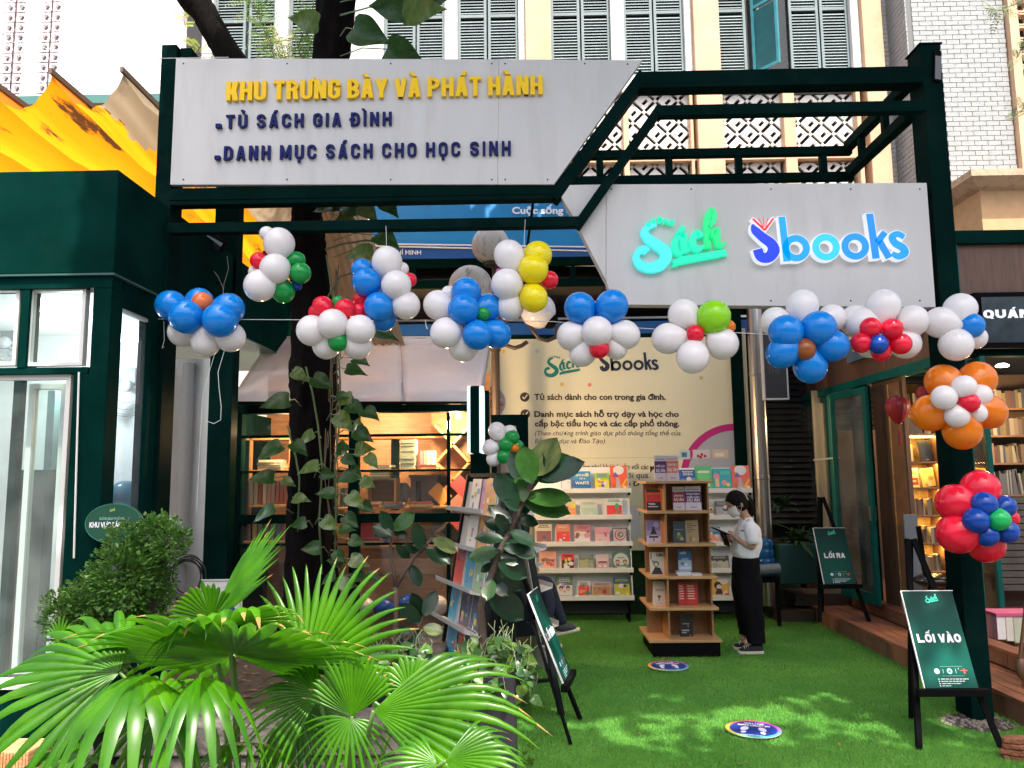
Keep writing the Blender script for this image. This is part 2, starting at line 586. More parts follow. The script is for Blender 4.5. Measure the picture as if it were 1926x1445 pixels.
def ring(mb, pl, cx, cy, r, w, d0, d1, grow=0.0, col=None, n=28):
 vs, fs = [], []
 for i in range(n):
  t = 2 * math.pi * i / n
  c, s = math.cos(t), math.sin(t)
  for rr in (r + w + grow, max(1, r - w - grow)):
   vs += [pl.at(cx + c * rr, cy + s * rr, d1), pl.at(cx + c * rr, cy + s * rr, d0)]
 for i in range(n):
  a, b = 4 * i, 4 * ((i + 1) % n)
  fs += [(a, b, b + 2, a + 2)]
  if d0 != d1:
   fs += [(a, a + 1, b + 1, b), (a + 2, b + 2, b + 3, a + 3)]
 mb.add(vs, fs, col)
SACH = {
 'S': [([(470, 318), (385, 335), (325, 400), (350, 480), (450, 560), (550, 640), (575, 730), (510, 820), (390, 860), (270, 830), (212, 740), (240, 655), (310, 630), (345, 660)],
   [14, 30, 42, 48, 58, 64, 66, 66, 58, 50, 36, 34, 44, 40])],
 'a': [([(715, 452), (800, 352)], [20, 26]), ([(800, 455), (735, 470), (690, 545), (690, 640), (740, 690), (780, 660)], [28, 30, 36, 38, 28, 12]),
   ([(800, 440), (795, 540), (810, 640), (865, 640)], [32, 38, 36, 12])],
 'c': [([(1015, 480), (965, 430), (912, 500), (908, 590), (960, 640), (1040, 600)], [26, 34, 38, 40, 32, 12])],
 'h': [([(1090, 620), (1085, 480), (1085, 340), (1105, 220), (1150, 155), (1180, 200), (1168, 290), (1105, 375)], [36, 38, 36, 34, 30, 26, 24, 12]),
   ([(1105, 530), (1155, 425), (1205, 410), (1200, 500), (1212, 585), (1262, 600), (1300, 555)], [10, 26, 36, 38, 30, 18, 8])],
}
SACH_RIBBON = [(655, 770), (715, 755), (725, 735), (1240, 655), (1310, 645), (1298, 685), (1322, 722), (1250, 728), (1240, 738), (730, 826), (715, 842), (640, 852), (668, 810)]
ARCH = [('Đ', 372, 362, 42), ('Ư', 425, 318, 22), ('Ờ', 492, 292, 6), ('N', 560, 300, -4), ('G', 630, 316, -8)]
def sach_logo(pl, mats, parent, d0=0.0, d1=0.0, grow=0.0, flat=None, small=True, ribbon_text=None):
 """The script word with its arched small word above and ribbon below; flat: colour of a print version in one mesh"""
 one = MB() if flat else None
 for key, strokes in SACH.items():
  mb = one or MB()
  for path, ws in strokes:
   ribbon(mb, pl, path, ws, d0, d1, grow, col=flat)
  if not one:
   mb.build('letter', mats[key], parent)
 mb = one or MB()
 pts = [pl.at(u, v, d1) for u, v in SACH_RIBBON]
 if d1 != d0:
  mb.prism(pts, -pl.n * (d1 - d0))
 else:
  mb.poly(list(reversed(pts)), flat)
 if not one:
  mb.build('ribbon', mats['r'], parent)
 if small:
  mb = one or MB()
  for ch, u, v, a in ARCH:
   t = R(a)
   r_ = pl.r * math.cos(t) + pl.u * math.sin(t)
   u_ = pl.u * math.cos(t) - pl.r * math.sin(t)
   text('x', ch, pl.at(u - 5, v, d0), 58 * pl.k, (52 if ch != 'Ờ' else 50) * pl.k, None, right=r_, up=u_, depth=(d1 - d0) or 0.0005, bold=0.06, mb=mb, col=flat)
  if not one:
   mb.build('small_word', mats['r'], parent)
 if one:
  return one.build('logo_print', print_mat(), parent)
SB = [('S', [('p', [(150, 252), (172, 310), (245, 385), (318, 445), (340, 515), (290, 580), (215, 575), (187, 500)], [8, 40, 46, 50, 58, 52, 48, 46])]),
  ('b', [('p', [(434, 182), (448, 400), (462, 624)], [32, 33, 34]), ('r', 555, 495, 98, 33)]),
  ('o1', [('r', 840, 490, 98, 33)]), ('o2', [('r', 1118, 487, 98, 33)]),
  ('k', [('p', [(1275, 166), (1292, 390), (1308, 610)], [34, 34, 34]), ('p', [(1325, 455), (1410, 352)], [30, 30]), ('p', [(1350, 440), (1432, 606)], [33, 33])]),
  ('s', [('p', [(1588, 405), (1530, 372), (1472, 400), (1500, 462), (1568, 508), (1582, 560), (1520, 592), (1462, 560)], [26, 30, 32, 36, 38, 38, 32, 22])])]
def sbooks_logo(pl, mats, parent, d0=0.0, d1=0.0, flat=None):
 one = MB() if flat else None
 def draw(mb, parts, a, b, g, col=None):
  for p in parts:
   if p[0] == 'p': ribbon(mb, pl, p[1], p[2], a, b, g, col=col)
   else: ring(mb, pl, *p[1:], a, b, g, col=col)
 for key, parts in SB:
  if one:
   draw(one, parts, 0, 0, 0, flat)
   continue
  mb = MB(); draw(mb, parts, d0, d1, 8)
  L = mb.build('letter', mats['w'], parent)
  mb = MB(); draw(mb, parts, d1, d1 + 0.004, 0)
  mb.build('letter_face', mats[key], L)
 book = [([(156, 196), (265, 312)], [9, 11]), ([(354, 196), (265, 312)], [9, 11]), ([(208, 190), (252, 282)], [3, 4]), ([(256, 180), (262, 280)], [3, 3]), ([(302, 190), (274, 282)], [3, 4])]
 if one:
  return one.build('logo_print', print_mat(), parent)
 mb = MB()
 for p, w in book[:2]: ribbon(mb, pl, p, w, d0, d1, 10)
 L = mb.build('book_emblem', mats['w'], parent)
 mb = MB()
 for p, w in book: ribbon(mb, pl, p, w, d1, d1 + 0.004, 0)
 mb.build('book_emblem_face', mats['red'], L)
# ------------------------------------------------------------------ ground
ground_m = mat('pavement_stone', (0.10, 0.095, 0.088), 0.9, bump=0.5, bscale=30, var=0.35, vscale=5)
box('ground', ground_m, (-60, 60, -40, 90, -0.2, 0.0), kind='structure')
TX0, TX1, TY0, TY1 = -0.60, 3.42, 4.42, 9.6
turf_m = mat('turf_backing', (0.035, 0.15, 0.018), 0.9, bump=0.6, bscale=200, var=0.3, vscale=3)
box('turf_base', turf_m, (TX0, TX1, TY0, TY1, 0.0, 0.006), kind='structure')
box('paving_edge', mat('dark_kerb', (0.05, 0.05, 0.052), 0.8, bump=0.3), (TX0, 3.6, 4.16, 4.40, 0.0, 0.012), kind='structure')
turf_blade = mat('turf_blades', (0.20, 0.47, 0.08), 0.5, col2=(0.12, 0.34, 0.05), vscale=1.6, trans=0.3, spec=0.25)
def turf():
 rng = np.random.default_rng(3)
 n = 330000
 u = rng.random(n)
 # nearer strips are closer to the lens and get more blades
 Y = TY0 + (TY1 - TY0) * u ** 1.7
 X = TX0 + 0.02 + (TX1 - TX0 - 0.04) * rng.random(n)
 ok = (np.hypot(X - 2.93, Y - 5.36) > 0.20)
 X, Y = X[ok], Y[ok]
 n = len(X)
 a = rng.random(n) * 2 * math.pi
 h = 0.010 + 0.014 * rng.random(n)
 w = 0.0016 + 0.0012 * rng.random(n)
 lean = 0.014 * rng.random(n)
 la = rng.random(n) * 2 * math.pi
 v = np.empty((n, 3, 3), dtype=np.float32)
 v[:, 0] = np.stack([X - w * np.cos(a), Y - w * np.sin(a), np.full(n, .005)], 1)
 v[:, 1] = np.stack([X + w * np.cos(a), Y + w * np.sin(a), np.full(n, .005)], 1)
 v[:, 2] = np.stack([X + lean * np.cos(la), Y + lean * np.sin(la), .005 + h], 1)
 me = bpy.data.meshes.new('artificial_grass')
 me.vertices.add(3 * n)
 me.vertices.foreach_set('co', v.ravel())
 me.loops.add(3 * n)
 me.loops.foreach_set('vertex_index', np.arange(3 * n, dtype=np.int32))
 me.polygons.add(n)
 me.polygons.foreach_set('loop_start', np.arange(0, 3 * n, 3, dtype=np.int32))
 me.update(calc_edges=True)
 me.materials.append(turf_blade)
 o = bpy.data.objects.new('artificial_grass', me)
 COL.objects.link(o)
 props(o, 'bright green artificial grass laid across the forecourt', 'grass', kind='stuff')
turf()
sm_ = MB().box(1.42, 1.428, TY0, TY1, .006, .0075).box(TX0 + .02, TX1, 6.905, 6.912, .006, .0075)
sm_.build('turf_seam', mat('seam_dark', (.012, .03, .01), .9), None, kind='structure')
dl = MB()
rd = random.Random(19)
for i in range(46):
 x, y = rd.uniform(TX0 + .1, 3.1), TY0 + (TY1 - TY0) * rd.random() ** 1.5
 a_, s_ = rd.uniform(0, 6.28), rd.uniform(.012, .032)
 c, q = V((x, y, .026)), V((math.cos(a_), math.sin(a_), .15))
 e = V((-math.sin(a_), math.cos(a_), rd.uniform(-.3, .3))) * s_ * .35
 dl.add([c - q * s_, c + e, c + q * s_, c - e], [(0, 1, 2), (0, 2, 3)])
dl.build('dropped_leaves', mat('leaf_litter', (.16, .085, .03), .7, var=.6, vscale=4), None, kind='stuff')
# ------------------------------------------------------------------ wooden deck along the right shop
wood_deck = mat('deck_wood', (0.32, 0.13, 0.07), 0.65, spec=.3, bump=0.35, bscale=18, col2=(0.18, 0.07, 0.04), vscale=5, stretch=(6, 0.6, 6), dirt=0.5, dscale=9)
wood_riser = mat('deck_riser', (0.30, 0.14, 0.075), 0.7, bump=0.35, bscale=18, col2=(0.11, 0.05, 0.028), vscale=6, stretch=(1, 1, 0.3), dirt=0.5, dscale=6)
DX1, DX2, DX3 = 3.17, 3.60, 4.06
deck = thing('wooden_deck', 'reddish brown two-step timber deck along the right shop', 'deck', (3.6, 7, 0), kind='structure')
random.seed(5)
def planks(x0, x1, z, zb):
 n = 4
 w = (x1 - x0) / n
 for i in range(n):
  y = 4.3
  while y < 10.4:
   l = random.uniform(1.6, 2.6)
   y1 = min(10.4, y + l)
   MB().box(x0 + i * w + .004, x0 + (i + 1) * w - .004 + (0.0), y + .003, y1 - .003, z - .028, z + random.uniform(-.0025, .0025)).build('plank', wood_deck, deck, bev=0.003)
   y = y1
 y = 4.3
 while y < 10.4:
  y1 = min(10.4, y + random.uniform(.28, .34))
  MB().box(x0 + .012, x0 + .03 + random.uniform(-.002, .002), y + .003, y1 - .003, zb, z - .03).build('riser_board', wood_riser, deck, bev=0.002)
  y = y1
planks(DX1, DX2 - .002, 0.17, 0.0)
planks(DX2, DX3 + .3, 0.30, 0.172)
MB().box(DX1 + .03, 4.6, 4.28, 4.31, 0, .14).box(DX1 + .04, DX2, 4.35, 10.3, 0.0, .135).box(DX2 + .035, 4.6, 4.32, 10.3, 0.0, .265).build('deck_frame', mat('deck_under', (0.05, .03, .02), .8), deck)
# ------------------------------------------------------------------ pergola / sign frame
Y0 = 5.42
frame = thing('pergola', 'dark green steel pergola frame carrying both white signboards', 'pergola', (0.2, 5.5, 0))
def part(name, mb, m=GREEN, bev=0.004, parent=None, **k):
 return mb.build(name, m, parent or frame, bev=bev, **k)
xl0, xl1 = P(303, 110, y=Y0).x, P(329, 110, y=Y0).x
zt_l = P(316, 84, y=Y0).z
part('post', MB().box(xl0, xl1 + .01, Y0, Y0 + .2, 0, zt_l))
part('post_cap', MB().box(xl0 + .12, xl1 + .10, Y0 + .05, Y0 + .2, zt_l - .35, P(340, 97, y=Y0 + .1).z))
xr0, xr1 = P(1734, 127, y=Y0).x, P(1764, 127, y=Y0).x
zt_r = P(1740, 84, y=Y0).z
part('post', MB().box(xr0, xr1 + .03, Y0, Y0 + .2, 0, zt_r))
part('post_cap', MB().box(xr0 - .012, xr1 + .042, Y0 - .012, Y0 + .212, zt_r, zt_r + .012))
def beam_h(px0, px1, py0, py1, Ya, Yb, name='beam'):
 return part(name, MB().pbox(px0, px1, py0, py1, Ya, Yb))
def slanted(p, q, w, Ya, Yb, name='beam'):
 a, b = P(*p, y=Ya), P(*q, y=Ya)
 d = (b - a).normalized()
 n = V((-d.z, 0, d.x)) * w / 2
 return part(name, MB().prism([a + n, b + n, b - n, a - n], (0, Yb - Ya, 0)))
# outer line
a0 = P(318, 348, y=Y0); a1 = P(1042, 348, y=Y0)
beam_h(318, 1046, 348, 371, Y0 - .005, Y0 + .13)
beam_h(318, 1040, 371.5, 380, Y0 + .0, Y0 + .10, 'lower_flange')
slanted((1040, 371), (1212, 137), .086, Y0 - .004, Y0 + .126)
beam_h(1205, 1738, 129, 160, Y0 - .002, Y0 + .128)
# inner line
YI = Y0 - .09
beam_h(316, 1092, 413, 432, YI, YI + .075)
slanted((1084, 426), (1243, 200), .062, YI + .003, YI + .072)
beam_h(1236, 1742, 193, 213, YI - .001, YI + .074)
# rear line and side beams
YR = 6.72
zt1 = P(1702, 158, y=Y0 + .2).z; zt2 = P(1711, 215, y=Y0 + .2).z
xs = P(1702, 164, y=Y0 + .2).x
for z_ in (zt1, zt2):
 part('side_beam', MB().box(xs - .02, xs + .06, Y0 + .2, YR, z_ - .05, z_ + .03))
 part('side_beam', MB().box(xl0 + .02, xl0 + .09, Y0 + .2, YR, z_ - .05, z_ + .03))
for y_ in (5.98, 6.42):
 part('strut', MB().box(xs - .005, xs + .045, y_, y_ + .06, zt2 + .03, zt1 - .05))
part('rear_beam', MB().box(xl0 + .02, xs + .06, YR, YR + .07, zt1 - .075, zt1 + .0))
part('rear_beam', MB().box(xl0 + .02, xs + .06, YR, YR + .07, zt2 - .075, zt2 + .0))
for px in (1129, 1260, 1392, 1552):
 x_ = P(px, 330, y=YR).x
 part('strut', MB().box(x_ - .03, x_ + .03, YR + .005, YR + .065, zt2 + .003, zt1 - .077))
x0_, x1_ = P(402, 480, y=YR).x, P(445, 480, y=YR).x
part('rear_post', MB().box(x0_, x1_, YR, YR + .15, 0, zt1 - .08))
# far railing behind
YF = 8.7
x0_, x1_ = P(690, 500, y=YF).x, 3.0
for ya, yb in ((485, 500), (525, 539)):
 part('rear_rail', MB().box(x0_, x1_, YF, YF + .07, P(930, yb, y=YF).z, P(930, ya, y=YF).z))
for px in (778, 1078, 1240):
 x_ = P(px, 510, y=YF).x
 part('strut', MB().box(x_ - .03, x_ + .03, YF + .005, YF + .065, P(px, 525, y=YF).z, P(px, 500, y=YF).z))
part('tie_rod', MB().tube([P(1003, 378, y=7.4), P(991, 470, y=7.4)], .014, 8))
# black box on the right post
cam_box = thing('post_device', 'small black device fixed on top of the right pergola post', 'lamp', P(1760, 165, y=Y0 + .1))
MB().obox(P(1757, 130, y=Y0 + .03), (.028, 0, -.006), (0, .05, 0), (.012, 0, .12)).build('device_body', BLACK, cam_box, bev=.006)
MB().obox(P(1764, 128, y=Y0 - .015), (.022, 0, -.004), (0, .006, 0), (.008, 0, .09)).build('device_glass', mat('device_glass', (.05, .05, .055), .1), cam_box)
# ------------------------------------------------------------------ signboard one
board_m = mat('board_white', (0.54, 0.54, 0.53), 0.5, var=0.04, vscale=1.3, dirt=0.35, dscale=2.2, dcol=(.40, .395, .37), stretch=(3, 1, .5), bump=.05, bscale=2)
YS = Y0 - .02
s1 = thing('signboard', 'large white slanted signboard with raised yellow and navy capital letters', 'signboard', P(680, 348, y=YS))
pts = [P(331, 110, y=YS), P(938, 111.5, y=YS), P(936, 347, y=YS), P(320, 347.5, y=YS)]
MB().prism(pts, (0, .05, 0)).build('board_panel', board_m, s1, bev=.002)
pts = [P(938.6, 111.5, y=YS), P(1208, 113, y=YS), P(1042, 347, y=YS), P(936.6, 347, y=YS)]
MB().prism(pts, (0, .05, 0)).build('board_panel', board_m, s1, bev=.002)
YEL = mat('letter_yellow', (0.88, 0.56, 0.0), 0.45, spec=.25)
NAVY = mat('letter_navy', (0.004, 0.010, 0.10), 0.5, spec=.15)
def letters_px(body, px0, px1, pyb, cap_px, m, parent, Y, depth, **k):
 a, b = P(px0, pyb, y=Y), P(px1, pyb, y=Y)
 letters(body, a, b.x - a.x, cap_px / F_PX * Y * 1.02, m, parent, depth, **k)
YL = YS - .004
letters_px('KHU TRƯNG BÀY VÀ PHÁT HÀNH', 427, 1021, 192, 39, YEL, s1, YL, .024, wide=.52, gap=.075, space=.22, s=.19, v=.16)
letters_px('TỦ SÁCH GIA ĐÌNH', 426, 737, 243, 27, NAVY, s1, YL, .018, wide=.54, gap=.22, space=.36, s=.165, v=.15)
letters_px('DANH MỤC SÁCH CHO HỌC SINH', 422, 961, 303, 28, NAVY, s1, YL, .018, wide=.54, gap=.22, space=.36, s=.165, v=.15)
for (x_, y_) in ((410, 236), (408, 296)):
 MB().pbox(x_ - 5, x_ + 5, y_ - 3.5, y_ + 3.5, YL - .03, YL).build('letter', NAVY, s1)
# ------------------------------------------------------------------ signboard two, with lit logos
YB = Y0 - .012
s2 = thing('signboard', 'white signboard with lit turquoise script and glowing blue word logo', 'signboard', P(1430, 575, y=YB))
oY = P(1400, 500, y=YB)
pts = [P(1072, 348, y=YB), P(1108, 347, y=YB), P(1108, 462, y=YB), P(1088, 428, y=YB), P(1080, 411, y=YB), P(1056, 371, y=YB)]
def board(pxs):
 MB().prism([P(*p, y=YB) for p in pxs], (0, .1, 0)).build('board_panel', board_m, s2, bev=.002)
board([(1072, 348), (1139.6, 347), (1139.6, 528), (1088, 428), (1080, 411), (1056, 371)])
board([(1140.2, 347), (1743, 344), (1760, 578), (1153, 573), (1140.2, 528)])
def em(name, col, s, base=None):
 return mat(name, base or tuple(c * .35 for c in col), .35, emit=col, estr=s * EX * 1.4)
for tgt, pxs, yy in ((s1, [(u, w) for u in (345, 540, 735, 925, 950) for w in (120, 338)] + [(1100, 120), (1180, 121), (1030, 338)], YS), (s2, [(u, w) for u in (1150, 1300, 1450, 1600, 1730) for w in (356, 566)], YB)):
 for (u, w) in pxs:
  c_ = P(u, w, y=yy)
  MB().lathe(c_, [(.006, 0), (.006, .002), (.003, .003)], 8, ax=(0, -1, 0)).build('screw', BLACK, tgt)
cy = em('lit_cyan', (0.06, 0.80, 0.78), .62); cg = em('lit_turquoise', (0.0, 0.85, 0.50), .60); cgr = em('lit_green', (0.0, 0.80, 0.25), .58)
pl = Plane2(P(1160, 380, y=YB), (1, 0, 0), (0, 0, 1), YB / F_PX / 6.42 * 1.005)
sach_logo(pl, {'S': cy, 'a': cg, 'c': cg, 'h': cgr, 'r': cg}, s2, 0.0, .045, 4)
pl = Plane2(P(1380, 380, y=YB), (1, 0, 0), (0, 0, 1), YB / F_PX / 5.068 * 1.005)
sbooks_logo(pl, {'w': em('lit_white', (.85, .9, 1), .55, (.3, .3, .3)), 'S': em('lit_deep_blue', (0, .035, .80), .8), 'b': em('lit_blue', (0.0, .30, .82), .8), 'o1': em('lit_sky', (.02, .48, .85), .85),
     'o2': em('lit_azure', (0, .25, .82), .8), 'k': em('lit_blue2', (0, .22, .80), .8), 's': em('lit_blue3', (0, .28, .82), .8), 'red': em('lit_red', (.8, .02, .03), .8)}, s2, 0.0, .05)
# ------------------------------------------------------------------ balloons
def balloon_mat(n, c, tr=.25):
 return mat('balloon_' + n, c, 0.2, trans=tr, spec=0.45, coat=0.15)
BM = {'w': balloon_mat('white', (0.87, 0.85, 0.85), .2), 'b': balloon_mat('blue', (0.006, 0.27, 0.82)), 'd': balloon_mat('deep_blue', (0.004, 0.07, 0.42)),
  'r': balloon_mat('red', (0.88, 0.014, 0.05)), 'g': balloon_mat('green', (0.008, 0.36, 0.07)), 'y': balloon_mat('yellow', (0.95, 0.82, 0.01)),
  'o': balloon_mat('orange', (0.88, 0.24, 0.01)), 'l': balloon_mat('lime', (0.33, 0.78, 0.02)), 'p': balloon_mat('peach', (0.92, 0.22, 0.07)),
  'n': balloon_mat('brown', (0.36, 0.11, 0.03)), 'k': balloon_mat('pink', (0.75, 0.12, 0.35)), 'e': balloon_mat('bright_green', (0.01, 0.55, 0.14))}
_bm = {}
def balloon_mesh(c):
 if c in _bm:
  return _bm[c]
 prof = []
 for i in range(15):
  t = math.pi * i / 15
  r = math.sin(t)
  z = math.cos(t)
  if z < 0:
   z *= 1.0 + .24 * (z * z)
   r *= 1.0 - .13 * z * z
  prof.append((max(r, .002) if i else .002, z))
 prof += [(.085, -1.235), (.035, -1.27), (.04, -1.30), (.085, -1.35), (.002, -1.355)]
 prof.reverse()
 b = MB().lathe((0, 0, 0), prof, 24)
 me = b.mesh('balloon')
 me.materials.append(BM[c])
 me.polygons.foreach_set('use_smooth', [True] * len(me.polygons))
 _bm[c] = me
 return me
def cluster(label, Y, items, group='balloon flowers strung across the entrance', step=.012, name='balloon_cluster', ctr=None):
 """items, back to front: (px, py, radius in px, colour); necks point at the middle of the cluster"""
 cx = sum(i[0] for i in items) / len(items) if ctr is None else ctr[0]
 cy_ = sum(i[1] for i in items) / len(items) if ctr is None else ctr[1]
 c = P(cx, cy_, y=Y)
 t = thing(name, label, 'balloons', c, group)
 n = len(items)
 for i, (px, py, r, k) in enumerate(items):
  yb = Y + (n / 2 - i) * step * (r / 25)
  if i < n / 2: yb += .02
  p = P(px, py, y=yb)
  rad = r / F_PX * yb * 1.05
  o = bpy.data.objects.new('balloon', balloon_mesh(k))
  COL.objects.link(o)
  o.parent = t
  o.location = p - c
  away = (p - c) + V((0, -.10 if i > n / 2 else .05, 0))
  if away.length < 1e-3: away = V((0, -1, 0))
  q = away.to_track_quat('Z', 'Y')
  o.rotation_mode = 'QUATERNION'
  o.rotation_quaternion = q
  f_ = random.uniform(.97, 1.03)
  o.scale = (rad * f_, rad * f_, rad * random.uniform(.98, 1.09))
 return t
random.seed(11)
cluster('dome of five blue balloons over white ones with one orange on top', 5.12,
  [(345, 624, 28, 'w'), (433, 634, 27, 'w'), (387, 643, 27, 'w'), (378, 617, 9, 'g'), (375, 569, 26, 'b'), (322, 575, 29, 'b'), (429, 582, 30, 'b'), (380, 569, 19, 'p'), (352, 596, 31, 'b'), (414, 602, 32, 'b')])
cluster('hanging bunch of three big white, three green and one small red balloon', 5.2,
  [(479, 512, 12, 'w'), (559, 538, 9, 'd'), (502, 440, 14, 'w'), (557, 490, 17, 'g'), (532, 547, 22, 'g'), (487, 491, 16, 'r'), (525, 459, 29, 'w'), (565, 514, 20, 'g'), (490, 537, 29, 'w'), (518, 506, 28, 'w')])
cluster('bunch of white balloons topped with small red ones, green one at the bottom', 5.1,
  [(593, 587, 13, 'r'), (676, 585, 14, 'r'), (636, 568, 11, 'g'), (614, 650, 25, 'w'), (672, 648, 26, 'w'), (607, 577, 20, 'r'), (649, 582, 19, 'r'), (587, 622, 28, 'w'), (677, 620, 28, 'w'), (636, 643, 18, 'g'), (626, 610, 29, 'w')])
cluster('upright bunch with four blue balloons left and white ones right, under slanted sign edge', 5.16,
  [(770, 527, 13, 'r'), (755, 507, 14, 'w'), (722, 600, 24, 'b'), (679, 564, 15, 'r'), (679, 582, 14, 'r'), (682, 508, 21, 'b'), (728, 494, 29, 'w'), (763, 574, 27, 'w'), (690, 531, 27, 'b'), (713, 577, 27, 'b'), (745, 537, 28, 'w')])
cluster('bunch of five blue balloons with tiny green centre and three white ones on its left', 5.12,
  [(844, 552, 14, 'w'), (872, 652, 27, 'w'), (918, 579, 27, 'b'), (934, 629, 27, 'b'), (824, 574, 27, 'w'), (877, 550, 28, 'b'), (907, 591, 15, 'g'), (839, 626, 29, 'w'), (898, 630, 28, 'b'), (872, 582, 28, 'b')])
cluster('tall bunch with three yellow balloons beside three white ones', 5.14,
  [(940, 512, 7, 'k'), (1033, 527, 17, 'r'), (1011, 481, 26, 'y'), (959, 577, 26, 'w'), (958, 481, 28, 'w'), (1003, 560, 27, 'y'), (954, 535, 29, 'w'), (1003, 507, 28, 'y')])
cluster('bunch with two blue balloons like ears above white ones, red one beneath', 5.12,
  [(1120, 574, 8, 'k'), (1096, 664, 25, 'w'), (1158, 655, 21, 'w'), (1075, 632, 27, 'w'), (1174, 630, 28, 'w'), (1091, 580, 30, 'b'), (1150, 577, 30, 'b'), (1127, 656, 18, 'r'), (1123, 624, 28, 'w')])
cluster('white balloon flower with one lime green petal and small red centre', 5.12,
  [(1370, 615, 13, 'o'), (1286, 592, 29, 'w'), (1256, 637, 29, 'w'), (1359, 647, 29, 'w'), (1303, 671, 30, 'w'), (1342, 597, 30, 'l'), (1308, 628, 16, 'r')])
cluster('flower of five blue balloons round a brown centre with white ones behind', 5.12,
  [(1459, 606, 28, 'w'), (1564, 599, 26, 'w'), (1474, 640, 20, 'w'), (1509, 576, 30, 'w'), (1524, 689, 30, 'b'), (1473, 663, 29, 'b'), (1564, 650, 30, 'b'), (1479, 625, 31, 'b'), (1539, 618, 31, 'b'), (1513, 657, 20, 'n')])
cluster('flower of five small red balloons with a blue centre on big white ones', 5.1,
  [(1611, 604, 29, 'w'), (1637, 648, 24, 'w'), (1702, 646, 28, 'w'), (1622, 610, 29, 'w'), (1715, 604, 29, 'w'), (1661, 576, 30, 'w'), (1657, 661, 18, 'r'), (1620, 645, 18, 'r'), (1694, 647, 19, 'r'), (1637, 617, 19, 'r'), (1677, 619, 19, 'r'), (1652, 648, 18, 'd')])
cluster('four white balloons with one oval blue balloon, beside the black menu sign', 5.1,
  [(1834, 635, 21, 'w'), (1806, 582, 29, 'w'), (1769, 607, 28, 'w'), (1798, 648, 29, 'w'), (1827, 613, 23, 'b')])
cluster('big orange balloon flower with a white flower and red centre on it', 5.02,
  [(1775, 719, 32, 'o'), (1838, 714, 33, 'o'), (1751, 777, 32, 'o'), (1860, 775, 30, 'o'), (1810, 810, 33, 'o'), (1844, 744, 20, 'w'), (1835, 777, 18, 'w'), (1800, 782, 21, 'w'), (1776, 748, 22, 'w'), (1813, 729, 22, 'w'), (1822, 758, 18, 'r')], step=.02)
cluster('big red balloon flower with blue petals and green centre, low on right post', 5.02,
  [(1901, 975, 14, 'r'), (1854, 1024, 32, 'r'), (1844, 920, 33, 'r'), (1799, 947, 34, 'r'), (1802, 1003, 35, 'r'), (1890, 953, 19, 'd'), (1893, 1000, 20, 'd'), (1856, 1006, 21, 'd'), (1851, 949, 22, 'd'), (1836, 979, 22, 'd'), (1877, 977, 20, 'e')], step=.02)
cluster('small bunch of white and green balloons with tiny orange centre above magazine rack', 5.75,
  [(928, 864, 13, 'w'), (959, 813, 13, 'w'), (961, 862, 11, 'g'), (974, 839, 11, 'g'), (923, 842, 15, 'w'), (935, 811, 16, 'w'), (963, 823, 13, 'g'), (948, 859, 13, 'g'), (951, 836, 14, 'g'), (968, 843, 8, 'o')], group='small balloon bunches', step=.006)
# threads
STRING = mat('thread_white', (.75, .75, .72), .7)
def thread(label, pts, r=.0016, m=STRING, name='thread', cat='string', group=None):
 return MB().tube(pts, r, 5).build(name, m, label=label, cat=cat, group=group)
def sag(pa, pb, s, n=12):
 return [V(pa).lerp(V(pb), i / n) - V((0, 0, s * 4 * (i / n) * (1 - i / n))) for i in range(n + 1)]
YT = 5.2
thread('thin white line carrying the balloon flowers from post to post', [P(284, 600, y=YT + .22)] + [P(*q, y=YT) for q in ((380, 601), (640, 602), (900, 603), (1040, 605), (1120, 612), (1230, 619), (1310, 622), (1440, 629), (1530, 640), (1660, 628), (1760, 610))] + [P(1775, 604, y=YT + .2)], .0022)
G_T = 'threads the balloon bunches hang on'
thread('white thread from lower beam down to the green and white bunch', [P(528, 433, y=YI + .03), P(529, 448, y=5.2)], group=G_T)
thread('white thread with a looped knot hanging above the blue and white bunch', [P(726, 425, y=YI), P(727, 475, y=5.18)], group=G_T)
thread('white thread holding the yellow balloon bunch', [P(988, 413, y=YI - .01), P(986, 448, y=5.2), P(986, 470, y=5.16)], group=G_T)
thread('knotted thread end dangling beside the left post', [P(308, 604, y=5.2), P(309, 640, y=5.2), P(305, 655, y=5.2), P(309, 652, y=5.2)], group='loose thread ends')
thread('long white ribbon curling below the blue and white dome', [P(422, 660, y=5.15), P(410, 700, y=5.15), P(412, 730, y=5.15), P(416, 765, y=5.15), P(415, 790, y=5.15), P(402, 797, y=5.15), P(388, 792, y=5.15)], .002, group='loose thread ends')
thread('straight white ribbon below the blue and white dome', [P(404, 665, y=5.15), P(392, 705, y=5.15), P(380, 750, y=5.15), P(378, 800, y=5.15), P(374, 870, y=5.15), P(370, 960, y=5.15)], .0015, group='loose thread ends')
thread('dark thread hanging from the blue and white dome past the white wall', [P(382, 668, y=5.16), P(379, 740, y=5.16), P(378, 830, y=5.16), P(376, 900, y=5.16)], .0012, mat('thread_grey', (.25, .25, .25), .7), group='loose thread ends')
thread('short white tag dangling off the line between the bunches', [P(800, 603, y=YT), P(801, 612, y=YT), P(804, 619, y=YT)], .004, group='loose thread ends')
# overhead wires
WIRE = mat('wire_grey', (.12, .12, .13), .6)
thread('upper overhead wire running from the left to pergola corner', sag(P(-20, 62, y=5.6), P(304, 100, y=5.6), .0) + [P(400, 101, y=5.6)], .003, WIRE, 'overhead_wire', 'wire', 'overhead wires')
thread('lower overhead wire crossing the pale wall to pergola corner', sag(P(-20, 70, y=5.5), P(310, 110, y=5.36), .04) + [P(430, 108, y=5.36)], .003, mat('wire_pale', (.5, .5, .5), .6), 'overhead_wire', 'wire', 'overhead wires')
